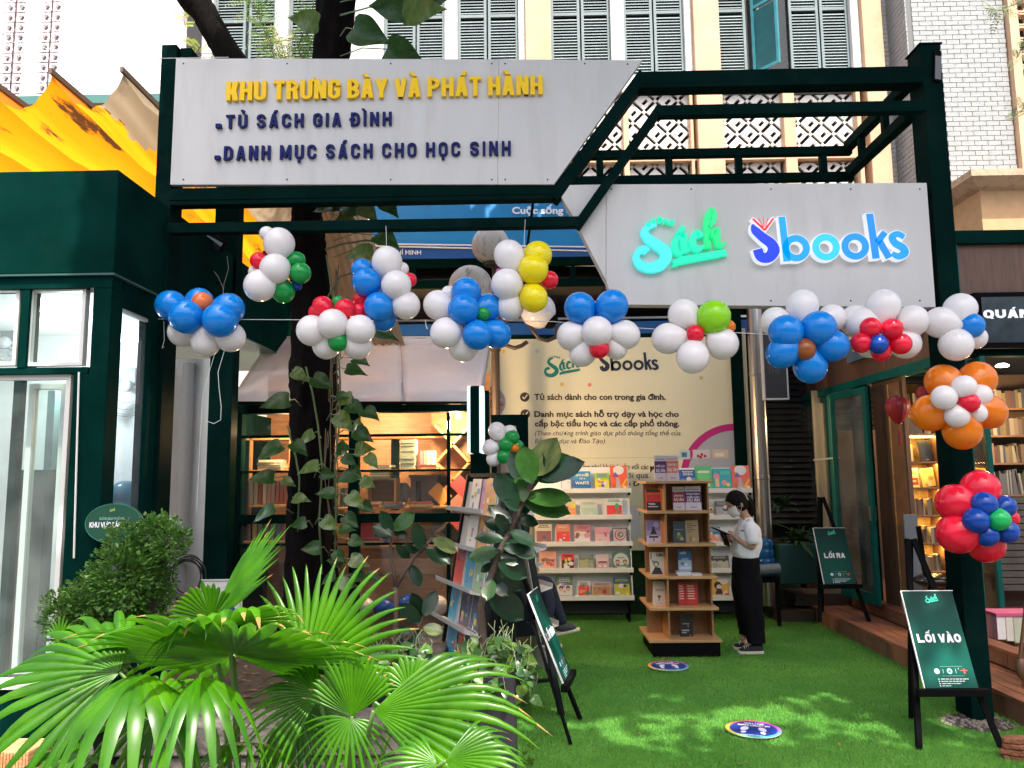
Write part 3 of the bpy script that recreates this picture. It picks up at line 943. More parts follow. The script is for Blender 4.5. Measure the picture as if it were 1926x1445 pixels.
# ------------------------------------------------------------------ background building
YBD = 14.0
cream = mat('facade_cream', (0.54, 0.35, 0.22), 0.8, bump=.1, bscale=20, var=.10, vscale=1.5, dirt=.25, dscale=1.8, dcol=(.25, .16, .10))
plaster = mat('facade_white', (0.60, 0.585, 0.555), 0.8, bump=.1, bscale=20, var=.04, dirt=.2, dscale=1.6, dcol=(.3, .28, .25))
teal = mat('shutter_teal', (0.135, 0.18, 0.19), 0.6, var=.12, vscale=3)
teal_d = mat('shutter_teal_deep', (0.03, 0.20, 0.235), 0.5, var=.12)
bld = thing('old_building', 'sunlit cream and white building with teal louvred shutters and pierced screens', 'building', (0, YBD, 0))
z_sill = P(1400, 136, y=YBD).z
z_top = 13.5
xa, xb = P(330, 60, y=YBD).x, P(1655, 60, y=YBD).x
MB().box(xa, xb, YBD + .32, YBD + .5, 0, z_top).build('wall', mat('facade_recess', (.62, .55, .48), .8), bld)
# near-black slab standing in for the shade of rooms behind windows and screens
MB().box(xa + .1, xb - .1, YBD + .26, YBD + .30, 2.0, z_top - .3).build('interior_shade', DARK, bld)
wins = [(399, 458, 'c'), (463, 516, 'c'), (541, 598, 'c'), (721, 780, 'c'), (782, 836, 'c'), (860, 915, 'c'), (917, 975, 'c'), (1036, 1092, 'c'), (1094, 1149, 'c'), (1174, 1230, 'c'), (1232, 1288, 'c'),
  (1350, 1407, 'c'), (1489, 1546, 'c'), (1548, 1602, 'c')]
def shutter(x0, x1, z0, z1, Y, m, parent, d=.05, yaw=0, tall=None):
 """louvred leaf: stiles, rails and slats"""
 fr = .05
 S = MB()
 w = x1 - x0
 for (a, b, c, e) in ((0, fr, 0, z1 - z0), (w - fr, w, 0, z1 - z0), (fr, w - fr, 0, fr), (fr, w - fr, z1 - z0 - fr, z1 - z0)):
  S.box(a, b, 0, d, c, e)
 zr = (z1 - z0) * .62
 S.box(fr, w - fr, 0, d, zr - .03, zr + .03)
 c, s = math.cos(yaw), math.sin(yaw)
 def tf(vs): return [(x0 + x * c - y * s, Y + x * s + y * c, z0 + z) for x, y, z in vs]
 S.v = tf(S.v)
 o = S.build('shutter', m, parent)
 L = MB()
 n = int((z1 - z0) / .062)
 for i in range(n):
  z = fr + (i + .5) * ((z1 - z0 - 2 * fr) / n)
  if abs(z - zr) < .05: continue
  L.add([(fr, .034, z + .020), (w - fr, .034, z + .020), (w - fr, .006, z - .022), (fr, .006, z - .022),
    (fr, .042, z + .017), (w - fr, .042, z + .017), (w - fr, .014, z - .025), (fr, .014, z - .025)],
    [(3, 2, 1, 0), (4, 5, 6, 7), (2, 3, 7, 6), (0, 1, 5, 4)])
 L.v = tf(L.v)
 q = L.build('slats', m, o, kind='stuff')
 return o
for a, b, k in wins:
 x0, x1 = P(a, 60, y=YBD).x, P(b, 60, y=YBD).x
 shutter(x0 + .006, x1 - .006, z_sill, z_sill + 2.15, YBD + .12, teal, bld)
# the open pair
x0, x1 = P(1408, 60, y=YBD).x, P(1452, 60, y=YBD).x
shutter(x1 + .02, x1 + .58, z_sill, z_sill + 2.15, YBD - .33, teal_d, bld, yaw=R(128))
MB().box(P(1429, 60, y=YBD).x, P(1431, 60, y=YBD).x + .03, YBD + .15, YBD + .2, z_sill, z_sill + 2.1).build('window_frame', mat('grey_frame', (.5, .5, .5), .5), bld)
MB().box(x0, x1 + .5, YBD + .21, YBD + .215, z_sill, z_sill + 2.1).build('window_pane', glass('pane_dark', (.3, .33, .35), .03), bld)
# piers
for a, b, m, dp in ((516, 541, plaster, .0), (598, 721, plaster, .02), (836, 860, plaster, .0), (975, 988, plaster, .0), (988, 1036, cream, -.12), (1149, 1174, plaster, .0), (1288, 1302, plaster, .01), (1302, 1350, cream, -.14),
     (1602, 1618, plaster, .0), (1618, 1655, cream, -.12), (380, 399, plaster, 0), (1341, 1350, plaster, .02)):
 MB().box(P(a, 60, y=YBD).x, P(b, 60, y=YBD).x, YBD + dp, YBD + .34, 0 if m is cream else z_sill - .05, z_top).build('pier', m, bld, bev=.015)
MB().box(xa, xb, YBD + .0, YBD + .36, z_sill - .34, z_sill - .02).build('sill_band', plaster, bld, bev=.01)
MB().box(xa, xb, YBD - .02, YBD + .36, z_sill + 2.16, z_sill + 2.5).build('lintel_band', plaster, bld, bev=.01)
MB().box(xa, xb, YBD - .01, YBD + .36, z_sill + 2.5, z_top).build('upper_wall', plaster, bld)
# pierced screens: two rows
def grille(x0, x1, z0, z1, Y, parent):
 cell = .062
 g = MB()
 cx, cz = (x0 + x1) / 2, (z0 + z1) / 2
 n = int(max(x1 - x0, z1 - z0) / cell * .8) + 4
 s2 = math.sqrt(.5)
 def solid(i, j):
  a, b = i % 5, j % 5
  return not ((b == 0 and a <= 3) or (a == 4 and 1 <= b <= 4) or (b == 2 and a in (1, 2)))
 for i in range(-n, n):
  for j in range(-n, n):
   if not solid(i, j): continue
   q = []
   for (u, v) in ((0, 0), (1, 0), (1, 1), (0, 1)):
    X = cx + ((i + u) - (j + v)) * cell * s2
    Z = cz + ((i + u) + (j + v)) * cell * s2
    q.append((min(max(X, x0), x1), min(max(Z, z0), z1)))
   if max(p[0] for p in q) - min(p[0] for p in q) < 1e-4 or max(p[1] for p in q) - min(p[1] for p in q) < 1e-4: continue
   vs = [(p[0], Y, p[1]) for p in q] + [(p[0], Y + .05, p[1]) for p in q]
   fs = [(0, 1, 2, 3)]
   for k, (di, dj) in enumerate(((0, -1), (1, 0), (0, 1), (-1, 0))):
    if not solid(i + di, j + dj):
     fs.append((k, k + 4, (k + 1) % 4 + 4, (k + 1) % 4))
   g.add(vs, fs)
 fr = .03
 return g.build('pierced_screen', plaster, parent)
gx = [(1062, 1172), (1182, 1298), (1357, 1474), (1496, 1612)]
rows = [(173, 279), (301, 400)]
for a, b in gx:
 for c, d in rows:
  x0, x1, z0, z1 = RECT(a, b, c, d, YBD)
  grille(x0, x1, z0, z1, YBD + .12, bld)
for c, d in ((279, 301), (400, 425)):
 z0, z1 = P(1400, d, y=YBD).z, P(1400, c, y=YBD).z
 MB().box(P(1036, c, y=YBD).x, xb, YBD + .0, YBD + .30, z0, z1).build('cross_band', cream, bld, bev=.01)
for a, b in ((1172, 1182), (1474, 1496), (1298, 1304), (1612, 1620), (1036, 1062)):
 MB().box(P(a, 240, y=YBD).x, P(b, 240, y=YBD).x, YBD - .03, YBD + .30, 0, z_sill - .345).build('mullion', cream, bld, bev=.01)
MB().box(xa, P(1036, 200, y=YBD).x, YBD + .05, YBD + .30, 0, z_sill - .345).build('lower_wall', plaster, bld)
# brick tower right
YW = 13.4
tw = thing('brick_tower', 'tall corner wall of white painted bricks behind the right pergola post', 'wall', (8, YW, 0))
brick_m = mat('painted_brick', (0.27, 0.285, 0.29), .7, bump=.35, bscale=40, var=.08, vscale=8)
joint_m = mat('brick_joint', (0.14, 0.148, 0.15), .9)
xt0, xt1, xt2 = P(1716, 200, y=YW).x, P(1728, 200, y=YW).x, P(1912, 300, y=YW).x
MB().box(xt0 + .01, xt2, YW + .012, YW + 2.0, 0, 14).build('wall_core', joint_m, tw)
random.seed(21)
bh, bl = .092, .235
zlo = 4.0
cnt = 0
proto = None
st = MB()
def brick(x0, x1, z0, z1, y0, y1):
 global cnt
 zc = (z0 + z1) / 2
 vis = 340 > 0
 if cnt < 250 and vis:
  MB().box(x0, x1, y0, y1, z0, z1).build('brick', brick_m, tw)
  cnt += 1
 else:
  st.box(x0, x1, y0, y1, z0, z1)
r_ = 0
zb = P(1800, 425, y=YW).z
z = zb
while z < 11.2:
 off = (r_ % 2) * bl / 2
 x = xt1 - off
 while x < xt2:
  a, b = max(x + .005, xt1), min(x + bl - .005, xt2)
  if b - a > .04:
   brick(a, b, z + .005, z + bh - .005, YW - random.uniform(0, .006), YW + .02)
  x += bl
 z += bh
 r_ += 1
# reveal and left return, receding to the old building
z = zb
r_ = 0
while z < 11.2:
 y = YW + 0.0 - (r_ % 2) * bl / 2
 while y < YW + 1.1:
  a, b = max(y + .005, YW + .01), min(y + bl - .005, YW + 1.1)
  if b - a > .04:
   st.box(xt0 - random.uniform(0, .006), xt0 + .02, a, b, z + .005, z + bh - .005)
  y += bl
 z += bh
 r_ += 1
# a second, farther pier left of the corner
xp = P(1660, 150, y=YBD + .2).x
MB().box(xp, xt0 - .001, YBD + .1, YBD + .4, 0, 14).build('wall_return', mat('painted_wall', (.36, .37, .37), .8, bump=.2), tw)
z = zb
r_ = 0
while z < 11.2:
 x = xp - (r_ % 2) * bl / 2
 while x < xt0 - .02:
  a, b = max(x + .005, xp), min(x + bl - .005, xt0 - .01)
  if b - a > .04:
   st.box(a, b, YBD + .09 - random.uniform(0, .006), YBD + .11, z + .005, z + bh - .005)
  x += bl
 z += bh
 r_ += 1
st.build('bricks', brick_m, tw, kind='stuff')
# far right annexe with cornice and a strip of pierced blocks
ann = thing('side_annexe', 'peach rendered annexe with projecting cornice at the right edge', 'building', (9.5, 12, 0))
YN = 11.6
x0, x1, z0, z1 = RECT(1866, 2100, 360, 900, YN)
MB().box(x0, x1, YN, YN + 2, 0, P(1890, 358, y=YN).z).build('wall', mat('annexe_peach', (.50, .31, .16), .8, bump=.1, var=.08), ann)
zc = P(1890, 358, y=YN).z
prof = [(0.0, 0.0), (-.10, .03), (-.20, .10), (-.26, .14), (-.26, .24), (0.0, .26)]
cb = MB()
for i in range(len(prof) - 1):
 (a, b), (c, d) = prof[i], prof[i + 1]
 cb.add([(x0 + a, YN + a, zc + b), (x1, YN + a, zc + b), (x1, YN + c, zc + d), (x0 + c, YN + c, zc + d)], [(0, 1, 2, 3)])
 cb.add([(x0 + a, YN + a, zc + b), (x0 + c, YN + c, zc + d), (x0 + c, YN + 1.6, zc + d), (x0 + a, YN + 1.6, zc + b)], [(0, 1, 2, 3)])
cb.add([(x0 - .26, YN - .26, zc + .24), (x1, YN - .26, zc + .24), (x1, YN + 1.6, zc + .26), (x0 - .26, YN + 1.6, zc + .26)], [(0, 1, 2, 3)])
cb.build('cornice', mat('annexe_cornice', (.44, .31, .21), .85, bump=.3, dirt=.6, dscale=8, dcol=(.12, .10, .09)), ann)
# strip of pierced blocks above
vs_ = thing('block_screen_wall', 'cream wall strip of pierced concrete blocks at upper right edge', 'wall', (9.5, 13.4, 0))
YV = 13.38
xv0 = xt2 + .02
MB().box(xv0, xv0 + .16, YV - .1, YV + .4, zc, 14).build('edge_strip', cream, vs_)
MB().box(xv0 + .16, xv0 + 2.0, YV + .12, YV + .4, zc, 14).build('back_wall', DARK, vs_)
def vent_block(cx, cz, Y, s, parent, m, dark=None):
 """square block with an eight-sided opening and a small diamond hole at each corner"""
 b = MB()
 o = [(-1, -1), (0, -1), (1, -1), (1, 0), (1, 1), (0, 1), (-1, 1), (-1, 0)]
 k = [(-.42, -.72), (.0, -.72), (.42, -.72), (.72, 0.0), (.42, .72), (0, .72), (-.42, .72), (-.72, 0.0)]
 h = s / 2
 vs = [(cx + u * h * .98, Y, cz + v * h * .98) for u, v in o] + [(cx + u * h, Y, cz + v * h) for u, v in k] + [(cx + u * h, Y + .1, cz + v * h) for u, v in k]
 fs = [(i, (i + 1) % 8, (i + 1) % 8 + 8, i + 8) for i in range(8)] + [(i + 8, (i + 1) % 8 + 8, (i + 1) % 8 + 16, i + 16) for i in range(8)]
 b.add(vs, fs)
 return b.build('vent_block', m, parent)
first = None
for i in range(2):
 for j in range(22):
  cx_, cz_ = xv0 + .16 + .13 + i * .26, zc + .5 + j * .26
  if first is None: first = vent_block(cx_, cz_, YV, .25, vs_, cream); f0 = (cx_, cz_)
  else:
   q = first.copy(); COL.objects.link(q); q.parent = vs_; q.location = (cx_ - f0[0], 0, cz_ - f0[1])
# pale building left
YP = 15.0
lw = thing('pale_building', 'overexposed white building left with two vertical strips of pierced blocks', 'building', (-7, YP, 0))
zl = 3.0
pw = mat('pale_wall', (.86, .85, .86), .8, bump=.15, bscale=30)
MB().box(-22, P(420, 60, y=YP).x, YP + .12, YP + .6, 0, 13.5).build('wall', pw, lw)
edges = [(-200, 4), (46, 74), (112, 300)]
for a, b in edges:
 MB().box(P(a, 60, y=YP).x, P(b, 60, y=YP).x, YP, YP + .13, 0, 13.5).build('wall_panel', pw, lw)
MB().box(P(4, 60, y=YP).x, P(112, 60, y=YP).x, YP + .105, YP + .118, 4, 13.5).build('dark_gap', mat('gap_shade', (.22, .16, .18), .9), lw)
s_ = P(30, 50, y=YP).x - P(8, 50, y=YP).x
first = None
for px in (14, 36, 83, 104)[0:4]:
 for j in range(26):
  cx_ = P(px - 1, 90, y=YP).x
  cz_ = P(20, 205, y=YP).z + j * .225
  if first is None: first = vent_block(cx_, cz_, YP + .02, .195, lw, pw); f0 = (cx_, cz_)
  else:
   q = first.copy(); COL.objects.link(q); q.parent = lw; q.location = (cx_ - f0[0], 0, cz_ - f0[1])
# scored return wall behind the branch
rw = thing('scored_wall', 'pale wall with slanting scored lines behind the left branch', 'wall', (-6, 13.2, 0))
for i in range(46):
 z_ = 4.0 + i * .16
 MB().box(P(300, 60, y=14.6).x, P(392, 60, y=14.6).x, 14.55 - .0, 14.7, z_ + .012, z_ + .148).build('plank', pw, rw)
MB().box(P(300, 60, y=14.6).x, P(392, 60, y=14.6).x, 14.57, 14.72, 0, 11.5).build('wall_core', mat('pale_joint', (.6, .55, .55), .9), rw)
# ------------------------------------------------------------------ teal beam and yellow awning at left
aw_beam = MB().pbox(20, 304, 178, 195, 7.6, 7.75).build('cross_beam', mat('beam_teal', (.05, .16, .15), .5, var=.1), None, label='long grey green steel beam crossing behind the yellow awning', cat='beam', bev=.004)
fabric_y = mat('awning_yellow', (0.93, 0.44, 0.03), .75, trans=.65, bump=.15, bscale=25, col2=(0.85, 0.36, 0.02), vscale=2, dirt=.0)
def stained(name, base, stain, lo, hi, scale, tr, stretch=(1, 1, 1)):
 m = bpy.data.materials.new(name)
 m.use_nodes = True
 N, L = m.node_tree.nodes, m.node_tree.links
 b = N['Principled BSDF']
 b.inputs['Roughness'].default_value = .8
 tc = N.new('ShaderNodeTexCoord'); mp = N.new('ShaderNodeMapping'); mp.inputs['Scale'].default_value = stretch
 nz = N.new('ShaderNodeTexNoise'); nz.inputs['Scale'].default_value = scale; nz.inputs['Detail'].default_value = 9; nz.inputs['Roughness'].default_value = .65
 rp = N.new('ShaderNodeValToRGB')
 rp.color_ramp.elements[0].position = lo; rp.color_ramp.elements[1].position = hi
 rp.color_ramp.elements[0].color = (*base, 1); rp.color_ramp.elements[1].color = (*stain, 1)
 L.new(tc.outputs['Object'], mp.inputs[0]); L.new(mp.outputs[0], nz.inputs['Vector']); L.new(nz.outputs['Fac'], rp.inputs[0])
 L.new(rp.outputs[0], b.inputs['Base Color'])
 t = N.new('ShaderNodeBsdfTranslucent'); L.new(rp.outputs[0], t.inputs[0])
 ms = N.new('ShaderNodeMixShader'); ms.inputs[0].default_value = tr
 L.new(b.outputs[0], ms.inputs[1]); L.new(t.outputs[0], ms.inputs[2]); L.new(ms.outputs[0], N['Material Output'].inputs[0])
 return m
aw_y = stained('awning_fabric', (.75, .285, .007), (.09, .04, .015), .57, .62, 2.6, .6, (2.6, .30, 1))
aw_g = stained('awning_patch', (.36, .28, .18), (.22, .15, .09), .55, .75, 3.5, .45)
awn = thing('pleated_awning', 'sagging yellow pleated fabric awning with brown water stains', 'awning', (-4, 6.4, 0))
YA = 5.75
peaks = []
xk = P(233, 140, y=YA).x
zk = P(233, 140, y=YA).z
pit = P(233, 140, y=YA).x - P(100, 142, y=YA).x
def pleat(x0, m, name, y0=YA, y1=12.5, sagd=.28, jag=0):
 b = MB()
 nu, nv = (42, 70) if jag else (14, 16)
 jj = nv / 16
 for j in range(nv + 1):
  y = y0 + (y1 - y0) * j / nv
  for i in range(nu + 1):
   u = i / nu
   s = sagd * 4 * u * (1 - u) * (1 + .12 * math.sin(j / jj * 1.7 + x0 * 9)) + .01 * math.sin(i * 29.4 / nu + j / jj)
   wy = .05 * math.sin(u * math.pi) if j == 0 else 0
   b.v.append((x0 + u * pit, y + wy, zk - s - .015 * j / jj * math.sin(u * math.pi)))
 for j in range(nv):
  for i in range(nu):
   a = j * (nu + 1) + i
   b.f.append((a, a + 1, a + nu + 2, a + nu + 1))
 o = b.build(name, m, awn, smooth=True)
 if jag:
  o.data.materials.append(aw_g)
  for j in range(26):
   for i in range(nu):
    if i > nu * .60 + j * .55 + 1.6 * math.sin(j * .8) + 1.0 * math.sin(j * 2.3): o.data.polygons[j * nu + i].material_index = 1
 return o
for k in range(-7, 0):
 pleat(xk + k * pit, aw_y, 'pleat', jag=k == -1)
pleat(xk, aw_g, 'pleat')
for k in (1,):
 pleat(xk + k * pit, aw_y, 'pleat')
for k in range(-7, 3):
 x = xk + k * pit
 MB().box(x - .012, x + .012, YA - .04, 12.6, zk - .0, zk + .045).build('batten', mat('batten_brown', (.12, .08, .055), .7), awn)
# beige gathered cloth behind the trunk
cl = thing('gathered_cloth', 'beige gathered cloth sheet hanging behind the tree trunk', 'cloth', (-2, 8.3, 0))
b = MB()
nu, nv = 70, 10
for j in range(nv + 1):
 t = j / nv
 for i in range(nu + 1):
  u = i / nu
  px = (560 + 120 * u) * (1 - t) + (655 + 110 * u) * t
  if t > .6: px = px
  py = 372 + t * 290
  p = P(px, py, y=8.1 + .05 * abs(math.sin(u * 8 * math.pi)))
  b.v.append(tuple(p))
for j in range(nv):
 for i in range(nu):
  a = j * (nu + 1) + i
  b.f.append((a, a + 1, a + nu + 2, a + nu + 1))
b.build('cloth', mat('cloth_beige', (.42, .33, .22), .8, trans=.3, var=.15, vscale=4), cl, smooth=True)
# blue canopy band with lettering
YC = 9.3
cb_ = thing('blue_canopy', 'bright blue canopy banner with white handwritten words under the sign', 'canopy', (0, YC, 4))
blue = mat('canopy_blue', (.0, .23, .52), .5, trans=.25, var=.12, vscale=2, bump=.2, bscale=4)
blue_d = mat('canopy_navy', (.0, .07, .30), .5)
pt = [P(690, 372, y=YC), P(1190, 372, y=YC), P(1190, 463, y=YC - .1), P(702, 460, y=YC - .1)]
MB().prism(pt, (0, .02, 0)).build('canopy_sheet', blue, cb_)
MB().prism([P(702, 460.3, y=YC - .1), P(1190, 463.3, y=YC - .1), P(1190, 488, y=YC - .1), P(706, 486, y=YC - .1)], (0, .02, 0)).build('valance', blue_d, cb_)
MB().prism([P(706, 486.5, y=YC - .1), P(1190, 488.5, y=YC - .1), P(1190, 498, y=YC - .1), P(708, 497, y=YC - .1)], (0, .02, 0)).build('valance_edge', mat('canopy_dim', (.0, .03, .14), .5), cb_)
for q0, q1 in (((702, 459), (1190, 466)), ((702, 463), (1190, 474)), ((708, 498), (1190, 500))):
 MB().tube([P(*q0, y=YC - .115), P(*q1, y=YC - .115)], .009, 6).build('white_cord', STRING, cb_)
def tpx(body, px0, px1, pyb, cap, m, parent, Y, **k):
 a, b = P(px0, pyb, y=Y), P(px1, pyb, y=Y)
 return text('lettering', body, a, (b - a).length, cap / F_PX * Y, m, parent, right=b - a, up=(0, 0, 1), **k)
W_T = mat('print_white', (.85, .87, .9), .5)
tpx('Cuộc sống đ', 963, 1079, 402, 13, W_T, cb_, YC - .055, bold=.035)
tpx('CHÍ MINH', 738, 792, 479, 8.5, W_T, cb_, YC - .106, bold=.012)
# shaded store front behind, with a strip ceiling
back = thing('rear_hall', 'dark shaded hall front with panelled soffit behind the banner', 'building', (0, 10.5, 0))
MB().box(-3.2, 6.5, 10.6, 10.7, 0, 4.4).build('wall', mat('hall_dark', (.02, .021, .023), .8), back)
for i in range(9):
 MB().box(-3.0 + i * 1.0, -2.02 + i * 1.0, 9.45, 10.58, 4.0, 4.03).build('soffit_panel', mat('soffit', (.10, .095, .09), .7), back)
MB().box(-3.3, 6.5, 9.4, 12.5, 4.42, 4.5).build('roof', mat('roof_sun_block', (.03, .03, .03), .8), back)  # slab added above to keep the sun off the soffit
MB().box(-2.9, 3.3, 9.42, 9.47, P(900, 628, y=9.4).z - .02, P(900, 608, y=9.4).z).build('header_beam', blue_d, back)
MB().box(-2.9, 3.3, 9.40, 9.45, P(900, 638, y=9.4).z - .0, P(900, 628, y=9.4).z - .025).build('header_beam', GREEN, back)
MB().box(-2.9, 3.0, 9.8, 9.86, P(900, 604, y=9.8).z, P(900, 600, y=9.8).z).build('header_beam', mat('silver_rail', (.4, .4, .4), .3, metal=1), back)
# grey louvred shutter right of the banner
lv = thing('louvred_shutter', 'dark grey horizontal louvred shutter behind the steel duct', 'shutter', (3.9, 10.4, 0))
lm = mat('louver_dark', (.035, .037, .04), .5)
for i in range(34):
 z_ = 1.0 + i * .08
 MB().add([(3.0, 10.3, z_), (6.2, 10.3, z_), (6.2, 10.36, z_ + .06), (3.0, 10.36, z_ + .06)], [(0, 1, 2, 3)]).build('slat', lm, lv, solid=.008)
# steel duct and pale post
duct = MB()
p = P(1428, 800, y=9.0)
duct.lathe((p.x, 9.0, 0.18), [(.085, 0), (.085, 1.4), (.09, 1.41), (.09, 1.44), (.085, 1.45), (.085, 2.6), (.09, 2.61), (.09, 2.64), (.085, 2.65), (.085, 4.3)], 20)
duct.build('steel_duct', mat('duct_steel', (.45, .43, .40), .28, metal=1, bump=.1, bscale=6, stretch=(1, 1, .2)), None, label='shiny vertical steel duct beside the cream banner', cat='pipe', smooth=False)
# unseen plain fronts behind the viewer, added to cut low sky reflections
opp = thing('opposite_sky_block', 'plain unseen street front added behind the viewer to block low sky', 'building', (0, -11, 0))
MB().box(-26, 26, -12, -11, 0, 7.5).build('wall', mat('opposite_wall', (.30, .28, .25), .8, var=.2, vscale=.4), opp)
for i in range(16):
 for j in range(2):
  MB().box(-24 + i * 3.1, -22.2 + i * 3.1, -10.99, -10.9, .6 + j * 3.4, 2.8 + j * 3.4).build('window', mat('opposite_glass', (.03, .035, .04), .2), opp)
# ------------------------------------------------------------------ left green shop
XS = -2.62                        # its side wall; front face at YFZ
YFZ = 4.75
def zx(px, py, x=XS): return P(px, py, x=x)
zt = P(150, 320, y=YFZ).z          # top of the box
zf = P(150, 515, y=YFZ).z          # bottom of the fascia
shop = thing('green_shop', 'dark green shop cabin with lit white room and glazed windows at left', 'building', (-4.5, 6, 0))
XW = -6.5
MB().box(XW, XS, YFZ, 9.2, zf, zt).build('fascia', GREEN2, shop, bev=.01)
MB().box(XW, XS + .012, YFZ - .012, 9.2, zf - .012, zf).build('fascia_strip', mat('strip_light', (.03, .09, .08), .4), shop)
zh = P(150, 541, y=YFZ).z          # head of the windows
zmid0, zmid1 = P(100, 703, y=YFZ).z, P(100, 690, y=YFZ).z
zsill = P(100, 1290, y=YFZ).z
MB().box(XW, XS - .01, YFZ + .01, YFZ + .14, zh, zf - .013).build('head_rail', GREEN2, shop)
MB().box(XW, XS - .14, YFZ + .02, YFZ + .12, zmid0, zmid1).build('transom', GREEN2, shop, bev=.004)
xp0, xp1 = P(160, 800, y=YFZ).x, XS
MB().box(xp0, xp1 - .012, YFZ + .012, YFZ + .16, 0.0, zh).build('corner_post', GREEN2, shop, bev=.006)
MB().box(XW, xp0, YFZ + .015, YFZ + .15, 0.0, zsill - .02).build('plinth', GREEN2, shop)
x0, x1 = P(34, 600, y=YFZ).x, P(50, 600, y=YFZ).x
MB().box(x0, x1, YFZ + .015, YFZ + .13, zmid1, zh).build('mullion', GREEN2, shop)
WF = mat('white_frame', (.62, .64, .62), .4)
PANE = glass('pane_shop', (.88, .93, .92), .02, dirty=.03, dscale=5)
def win(px0, px1, py0, py1, Y, parent, fr=.022, m=WF, pm=PANE):
 x0, x1, z0, z1 = RECT(px0, px1, py0, py1, Y)
 f = MB()
 for q in ((x0, x0 + fr, z0, z1), (x1 - fr, x1, z0, z1), (x0 + fr, x1 - fr, z0, z0 + fr), (x0 + fr, x1 - fr, z1 - fr, z1)):
  f.box(q[0], q[1], Y, Y + .05, q[2], q[3])
 o = f.build('window', m, parent)
 MB().box(x0 + fr, x1 - fr, Y + .02, Y + .026, z0 + fr, z1 - fr).build('pane', pm, o)
 return o
win(50.5, 158, 542, 688, YFZ + .04, shop)
win(-90, 33, 542, 688, YFZ + .04, shop)
# the casement window standing open below
x0, x1 = P(118, 1000, y=YFZ).x, P(147, 1000, y=YFZ).x
MB().box(x0, x1 + .01, YFZ + .02, YFZ + .14, zsill, zmid0 - .002).build('door_post', GREEN2, shop, bev=.004)
win(-60, 117, 706, 1288, YFZ + .05, shop, fr=.03)
MB().box(XW, xp0 + .03, YFZ - .02, YFZ + .05, zsill - .018, zsill + .012).build('sill', WHITE, shop, bev=.003)
o = win(38, 110, 722, 1268, YFZ + .22, shop, fr=.035)
MB().tube([P(148.5, 700, y=YFZ - .003), P(139, 1050, y=YFZ - .003)], .006, 6).build('white_cable', STRING, shop)
# side wall window (from the corner post to the dark pier)
ys0, ys1 = YFZ + .16, P(283, 700, x=XS).y
zs0 = P(220, 1300, x=XS).z
zs1 = P(240, 580, x=XS).z
MB().box(XS - .1, XS - .013, ys1, P(317, 800, x=XS).y, 0, zf - .013).build('pier', GREEN2, shop, bev=.006)
MB().box(XS - .1, XS - .014, ys0, ys1, zs1, zf - .013).build('side_head', GREEN2, shop)
MB().box(XS - .1, XS - .014, ys0, ys1, 0, .42).build('side_plinth', GREEN2, shop)
MB().box(XS - .06, XS - .03, ys0 + .005, ys1 - .005, zs1 - .025, zs1).build('side_frame', WF, shop)
MB().box(XS - .05, XS - .044, ys0, ys1, .42, zs1 - .026).build('side_pane', glass('pane_side', (.88, .93, .95), .05, dirty=.07, dscale=4), shop)
# room inside
room_m = mat('room_white', (.74, .77, .76), .7, var=.03)
MB().box(XW, -3.14, 6.55, 6.65, 0, zf).build('back_wall', room_m, shop)
MB().box(XW - .05, XW, YFZ, 6.65, 0, zf).build('end_wall', room_m, shop)
MB().box(XW, XS - .12, YFZ + .15, 6.55, zf - .05, zf - .014).build('ceiling', room_m, shop)
MB().box(XW, XS - .1, YFZ + .15, 6.55, 0, .02).build('floor', mat('room_floor', (.25, .2, .16), .6), shop)
q_ = RECT(14, 112, 884, 1290, 5.4)
MB().box(q_[0], q_[1], 5.4, 5.8, .02, q_[3]).build('cupboard', mat('cupboard_brown', (.028, .02, .016), .6, var=.3, vscale=4), shop)
for k in range(3):
 w_ = (q_[1] - q_[0]) / 3
 MB().box(q_[0] + k * w_ + .004, q_[0] + (k + 1) * w_ - .004, 5.38, 5.399, .03, q_[3] - .02).build('cupboard_door', mat('cupboard_brown2', (.035, .026, .02), .55), shop)
for (a_, b_, c_, d_) in ((86, 100, 735, 884), (8, 22, 706, 1290)):
 x0, x1, z0, z1 = RECT(a_, b_, c_, d_, 5.0 if a_ < 50 else 5.9)
 MB().box(x0, x1, 5.0 if a_ < 50 else 5.9, 5.06 if a_ < 50 else 6.0, z0, z1).build('inner_post', GREEN2 if a_ < 50 else mat('inner_teal', (.12, .2, .2), .5), shop)
LIT = mat('tube_lit', (.9, .9, .9), .5, emit=(.92, .98, 1.0), estr=5)
for i, (px, py, yy) in enumerate(((97, 580, 5.6), (243, 641, 6.1))):
 p = P(px, py, y=yy)
 lt = MB().lathe((p.x, p.y, 0), [(.02, 0), (.11, .0), (.12, .02), (.1, .05), (.02, .06)], 20)
 lt.v = [(v[0], v[1], v[2] + zf - .115) for v in lt.v]
 q = P(px, py, z=zf - .1)
 lt.v = [(v[0] - p.x + q.x, v[1] - p.y + q.y, v[2]) for v in lt.v]
 lt.build('ceiling_light', LIT, None, label=('round glowing ceiling light seen through upper window left of corner post', 'round glowing ceiling light seen through the narrow side window')[i], cat='ceiling light', group='ceiling lights in the green shop')
def plamp(name, loc, energy, col, r=.1):
 l = bpy.data.lights.new(name, 'POINT')
 l.energy = energy; l.color = col; l.shadow_soft_size = r
 o = bpy.data.objects.new(name, l); COL.objects.link(o); o.location = loc
 return o
plamp('shop_lamp', (-3.5, 5.9, zf - .5), 14, (.92, .98, 1))
plamp('shop_lamp', (-5.3, 5.7, zf - .4), 4, (.92, .98, 1))
